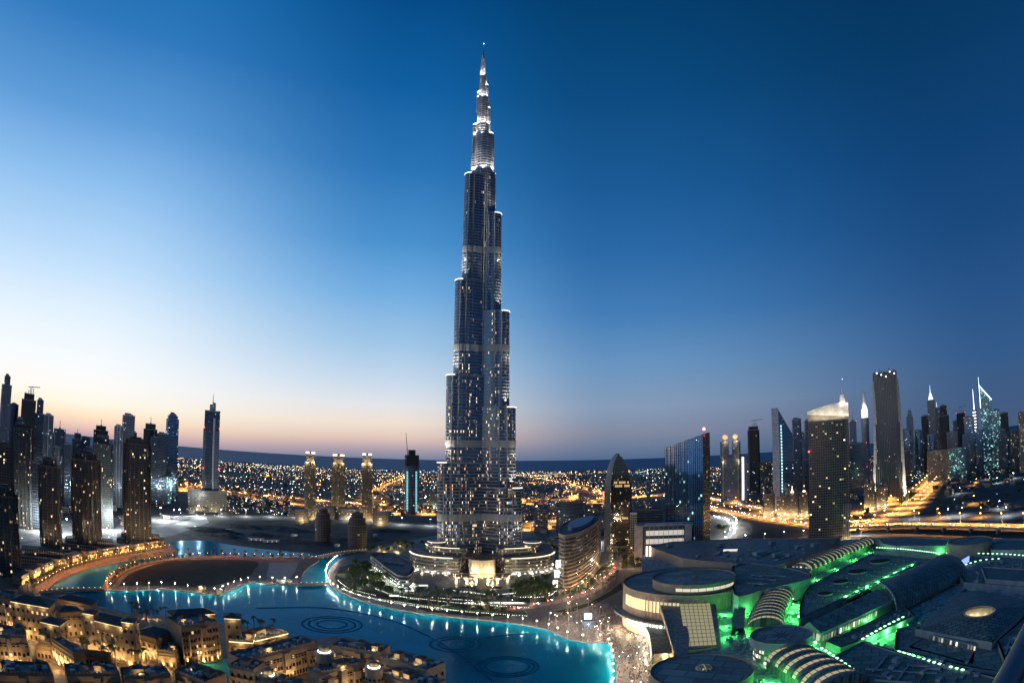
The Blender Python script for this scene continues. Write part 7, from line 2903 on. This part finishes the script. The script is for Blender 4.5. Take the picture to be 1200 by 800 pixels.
# ------------------------------------------------------------------ the low city to the coast
F_villa = facade('villa_facade', (.30, .27, .24), (.05, .05, .06), 3.2, 3.0, .4, .35, .16, [(1, .75, .45), (.8, 1, .95), (1, .9, .7)], 2.0, .2, .4)
mb = MB()
for i in range(2600):
    a = radians(rr.uniform(-44, 40))
    d = 1450 + (rr.random() ** .8) * 5200
    x, y = sin(a) * d, cos(a) * d
    q = proj(x, y, 0)
    if q[1] > 574 and not 600 < q[0] < 700:
        continue
    s = rr.uniform(10, 30)
    mb.box((x, y, 0), (s, s * rr.uniform(.6, 1), rr.choice((6, 7, 8, 10, 14, 22) if d < 3200 else (6, 8, 12))), rr.uniform(0, 3), 0, 1)
props(mb.build('low_rise_district', [F_villa, M_flat]), 'low-rise villas and blocks stretching to the coast', 'district', None, 'stuff')

mats = [glow('city_lamp_warm', (1, .80, .52), 9), glow('city_lamp_teal', (.55, 1, .9), 7), glow('city_lamp_orange', (1, .48, .15), 8), glow('city_lamp_white', (.95, 1, 1), 10), glow('city_lamp_red', (1, .15, .1), 6)]
mb = MB()
cen = [(radians(rr.uniform(-46, 46)), rr.uniform(1700, 6900)) for _ in range(70)]
for i in range(4200):
    if i < 90:
        # a street: evenly spaced lamps of one colour in a line
        a, d = radians(rr.uniform(-44, 44)), 1700 + rr.random() ** .8 * 4700
        hd = rr.choice((.5, .5, 2.07, 2.07, 1.2, -.2)) + rr.gauss(0, .04)
        x, y = sin(a) * d, cos(a) * d
        m = rr.choice((0, 2, 2, 2, 3, 1))
        for k in range(rr.randrange(8, 34)):
            x2, y2 = x + cos(hd) * k * 42, y + sin(hd) * k * 42
            if 1500 < hypot(x2, y2) < 6900:
                mb.octa((x2 + rr.gauss(0, 1), y2, 9), .75 + hypot(x2, y2) / 6500, m)
        continue
    if rr.random() < .45:
        c = rr.choice(cen)
        a = c[0] + rr.gauss(0, .035)
        d = c[1] * (1 + rr.gauss(0, .06))
    else:
        a = radians(rr.uniform(-48, 48))
        d = 1500 + (rr.random() ** .7) * 5500
    if d > 6950 or d < 1500:
        continue
    x, y = sin(a) * d, cos(a) * d
    r = rr.choice((.3, .4, .5, .5, .7, .9, 1.6)) * (.75 + d / 5000)
    q = proj(x, y, 0)
    m = rr.choices(range(5), (34, 22, 26 if q[1] > 556 else 12, 18, 3))[0]
    mb.octa((x, y, rr.uniform(4, 12)), r, m)
props(mb.build('city_lights', mats), 'countless lamps of the low city between the tower and the sea', 'city lights', None, 'stuff')

# lights and low buildings among the nearer districts on both sides
mb, m2 = MB(), MB()
for poly, n, wts in (([(0, 640), (0, 560), (200, 556), (205, 606), (120, 640)], 420, (40, 25, 15, 18, 4)), ([(1075, 560), (1200, 520), (1200, 605), (1110, 606)], 190, (20, 40, 20, 20, 2)), ([(840, 600), (1010, 612), (1060, 585), (1000, 560), (850, 560)], 260, (35, 10, 45, 8, 2)),
                     ([(600, 628), (730, 628), (770, 590), (600, 575)], 330, (35, 8, 50, 6, 3)), ([(430, 608), (520, 604), (520, 570), (430, 570)], 140, (40, 25, 25, 10, 2)), ([(205, 604), (345, 606), (345, 586), (262, 582)], 230, (40, 25, 25, 20, 2)), ([(205, 576), (360, 586), (360, 578), (205, 564)], 160, (30, 10, 50, 8, 2)), ([(360, 600), (480, 606), (520, 600), (520, 592), (360, 590)], 150, (35, 15, 45, 10, 2))):
    P = [(q[0], q[1]) for q in gl(poly, 0, 1)]
    xs, ys = [p[0] for p in P], [p[1] for p in P]
    k = 0
    while k < n:
        q = (rr.uniform(min(xs), max(xs)), rr.uniform(min(ys), max(ys)))
        if not inside(q, P):
            continue
        k += 1
        mb.octa((q[0], q[1], rr.uniform(3, 9)), rr.choice((.35, .5, .5, .7)), rr.choices(range(5), wts)[0])
        if k % 3 == 0 and not any(hypot(q[0] - z[0], q[1] - z[1]) < 30 for r_ in ROADS.values() for z in r_):
            s = rr.uniform(10, 22)
            m2.box((q[0], q[1], 0), (s, s * .7, rr.uniform(5, 14)), rr.uniform(0, 3), 0, 1)
props(mb.build('district_lights', mats), 'scattered lamps of the nearer districts around the highways', 'city lights', None, 'stuff')
props(m2.build('district_blocks', [F_low, M_flat]), 'small blocks and sheds of the nearer districts around the highways', 'district', None, 'stuff')
# broad pools of street light in the districts
for px, py, pw, c in ((640, 618, 300000, ORANGE), (670, 600, 300000, ORANGE), (700, 590, 300000, ORANGE), (620, 590, 200000, ORANGE), (750, 582, 400000, ORANGE), (500, 590, 300000, (.8, 1, .85)), (450, 595, 250000, ORANGE), (1010, 600, 200000, ORANGE), (1045, 590, 150000, ORANGE), (900, 600, 250000, ORANGE)):
    q = G(px, py)
    street_lamp((q[0], q[1], 0), 0, 'far' if c == ORANGE else 'flood', 'added tall high-mast lamp pooling warm light on the far plain', 'added high-mast lamps')

for i in range(70):  # lamps added at random spots to make glow pools on the plain
    a, d_ = radians(rr.uniform(-42, 40)), rr.uniform(1500, 4800)
    q = (sin(a) * d_, cos(a) * d_)
    if proj(q[0], q[1], 0)[1] < 578 and not (-22 < math.degrees(a) < -14 and d_ < 1700):
        street_lamp((q[0], q[1], 0), i, 'far', 'added tall high-mast lamp pooling warm light on the far plain', 'added high-mast lamps')

# evening star and the photographer's balcony rail
d = ray(987, 444)
mb = MB(); mb.ball((0, 0, 0), 45)
o = mb.build('evening_star', [glow('star_light', (.9, .95, 1), 2.5)])
o.location = (d[0] * 60000, d[1] * 60000, H + d[2] * 60000)
props(o, 'small bright evening star alone in the sky over the curved hotel', 'star')
a, b = G(1172, 815, H - 1.5), G(1226, 700, H - 1.5)
t = wthing('balcony_rail', 'close dark balcony handrail crossing the bottom right corner', 'railing', (a[0], a[1], a[2]))
e0 = tuple(a[k] + (a[k] - b[k]) * .6 for k in range(3)); e1 = tuple(b[k] + (b[k] - a[k]) * .6 for k in range(3))
mb = MB(); mb.tube([e0, a, b, e1], .10, 20)
mb.build('handrail', [plain('rail_metal', (.10, .11, .13), .35, .3, var=.1)], t)
mb = MB()
for q in (e0, e1):
    mb.tube([(q[0], q[1], q[2] - 1.1), (q[0], q[1], q[2])], .03, 8)
mb.build('post', [MATS['rail_metal']], t)
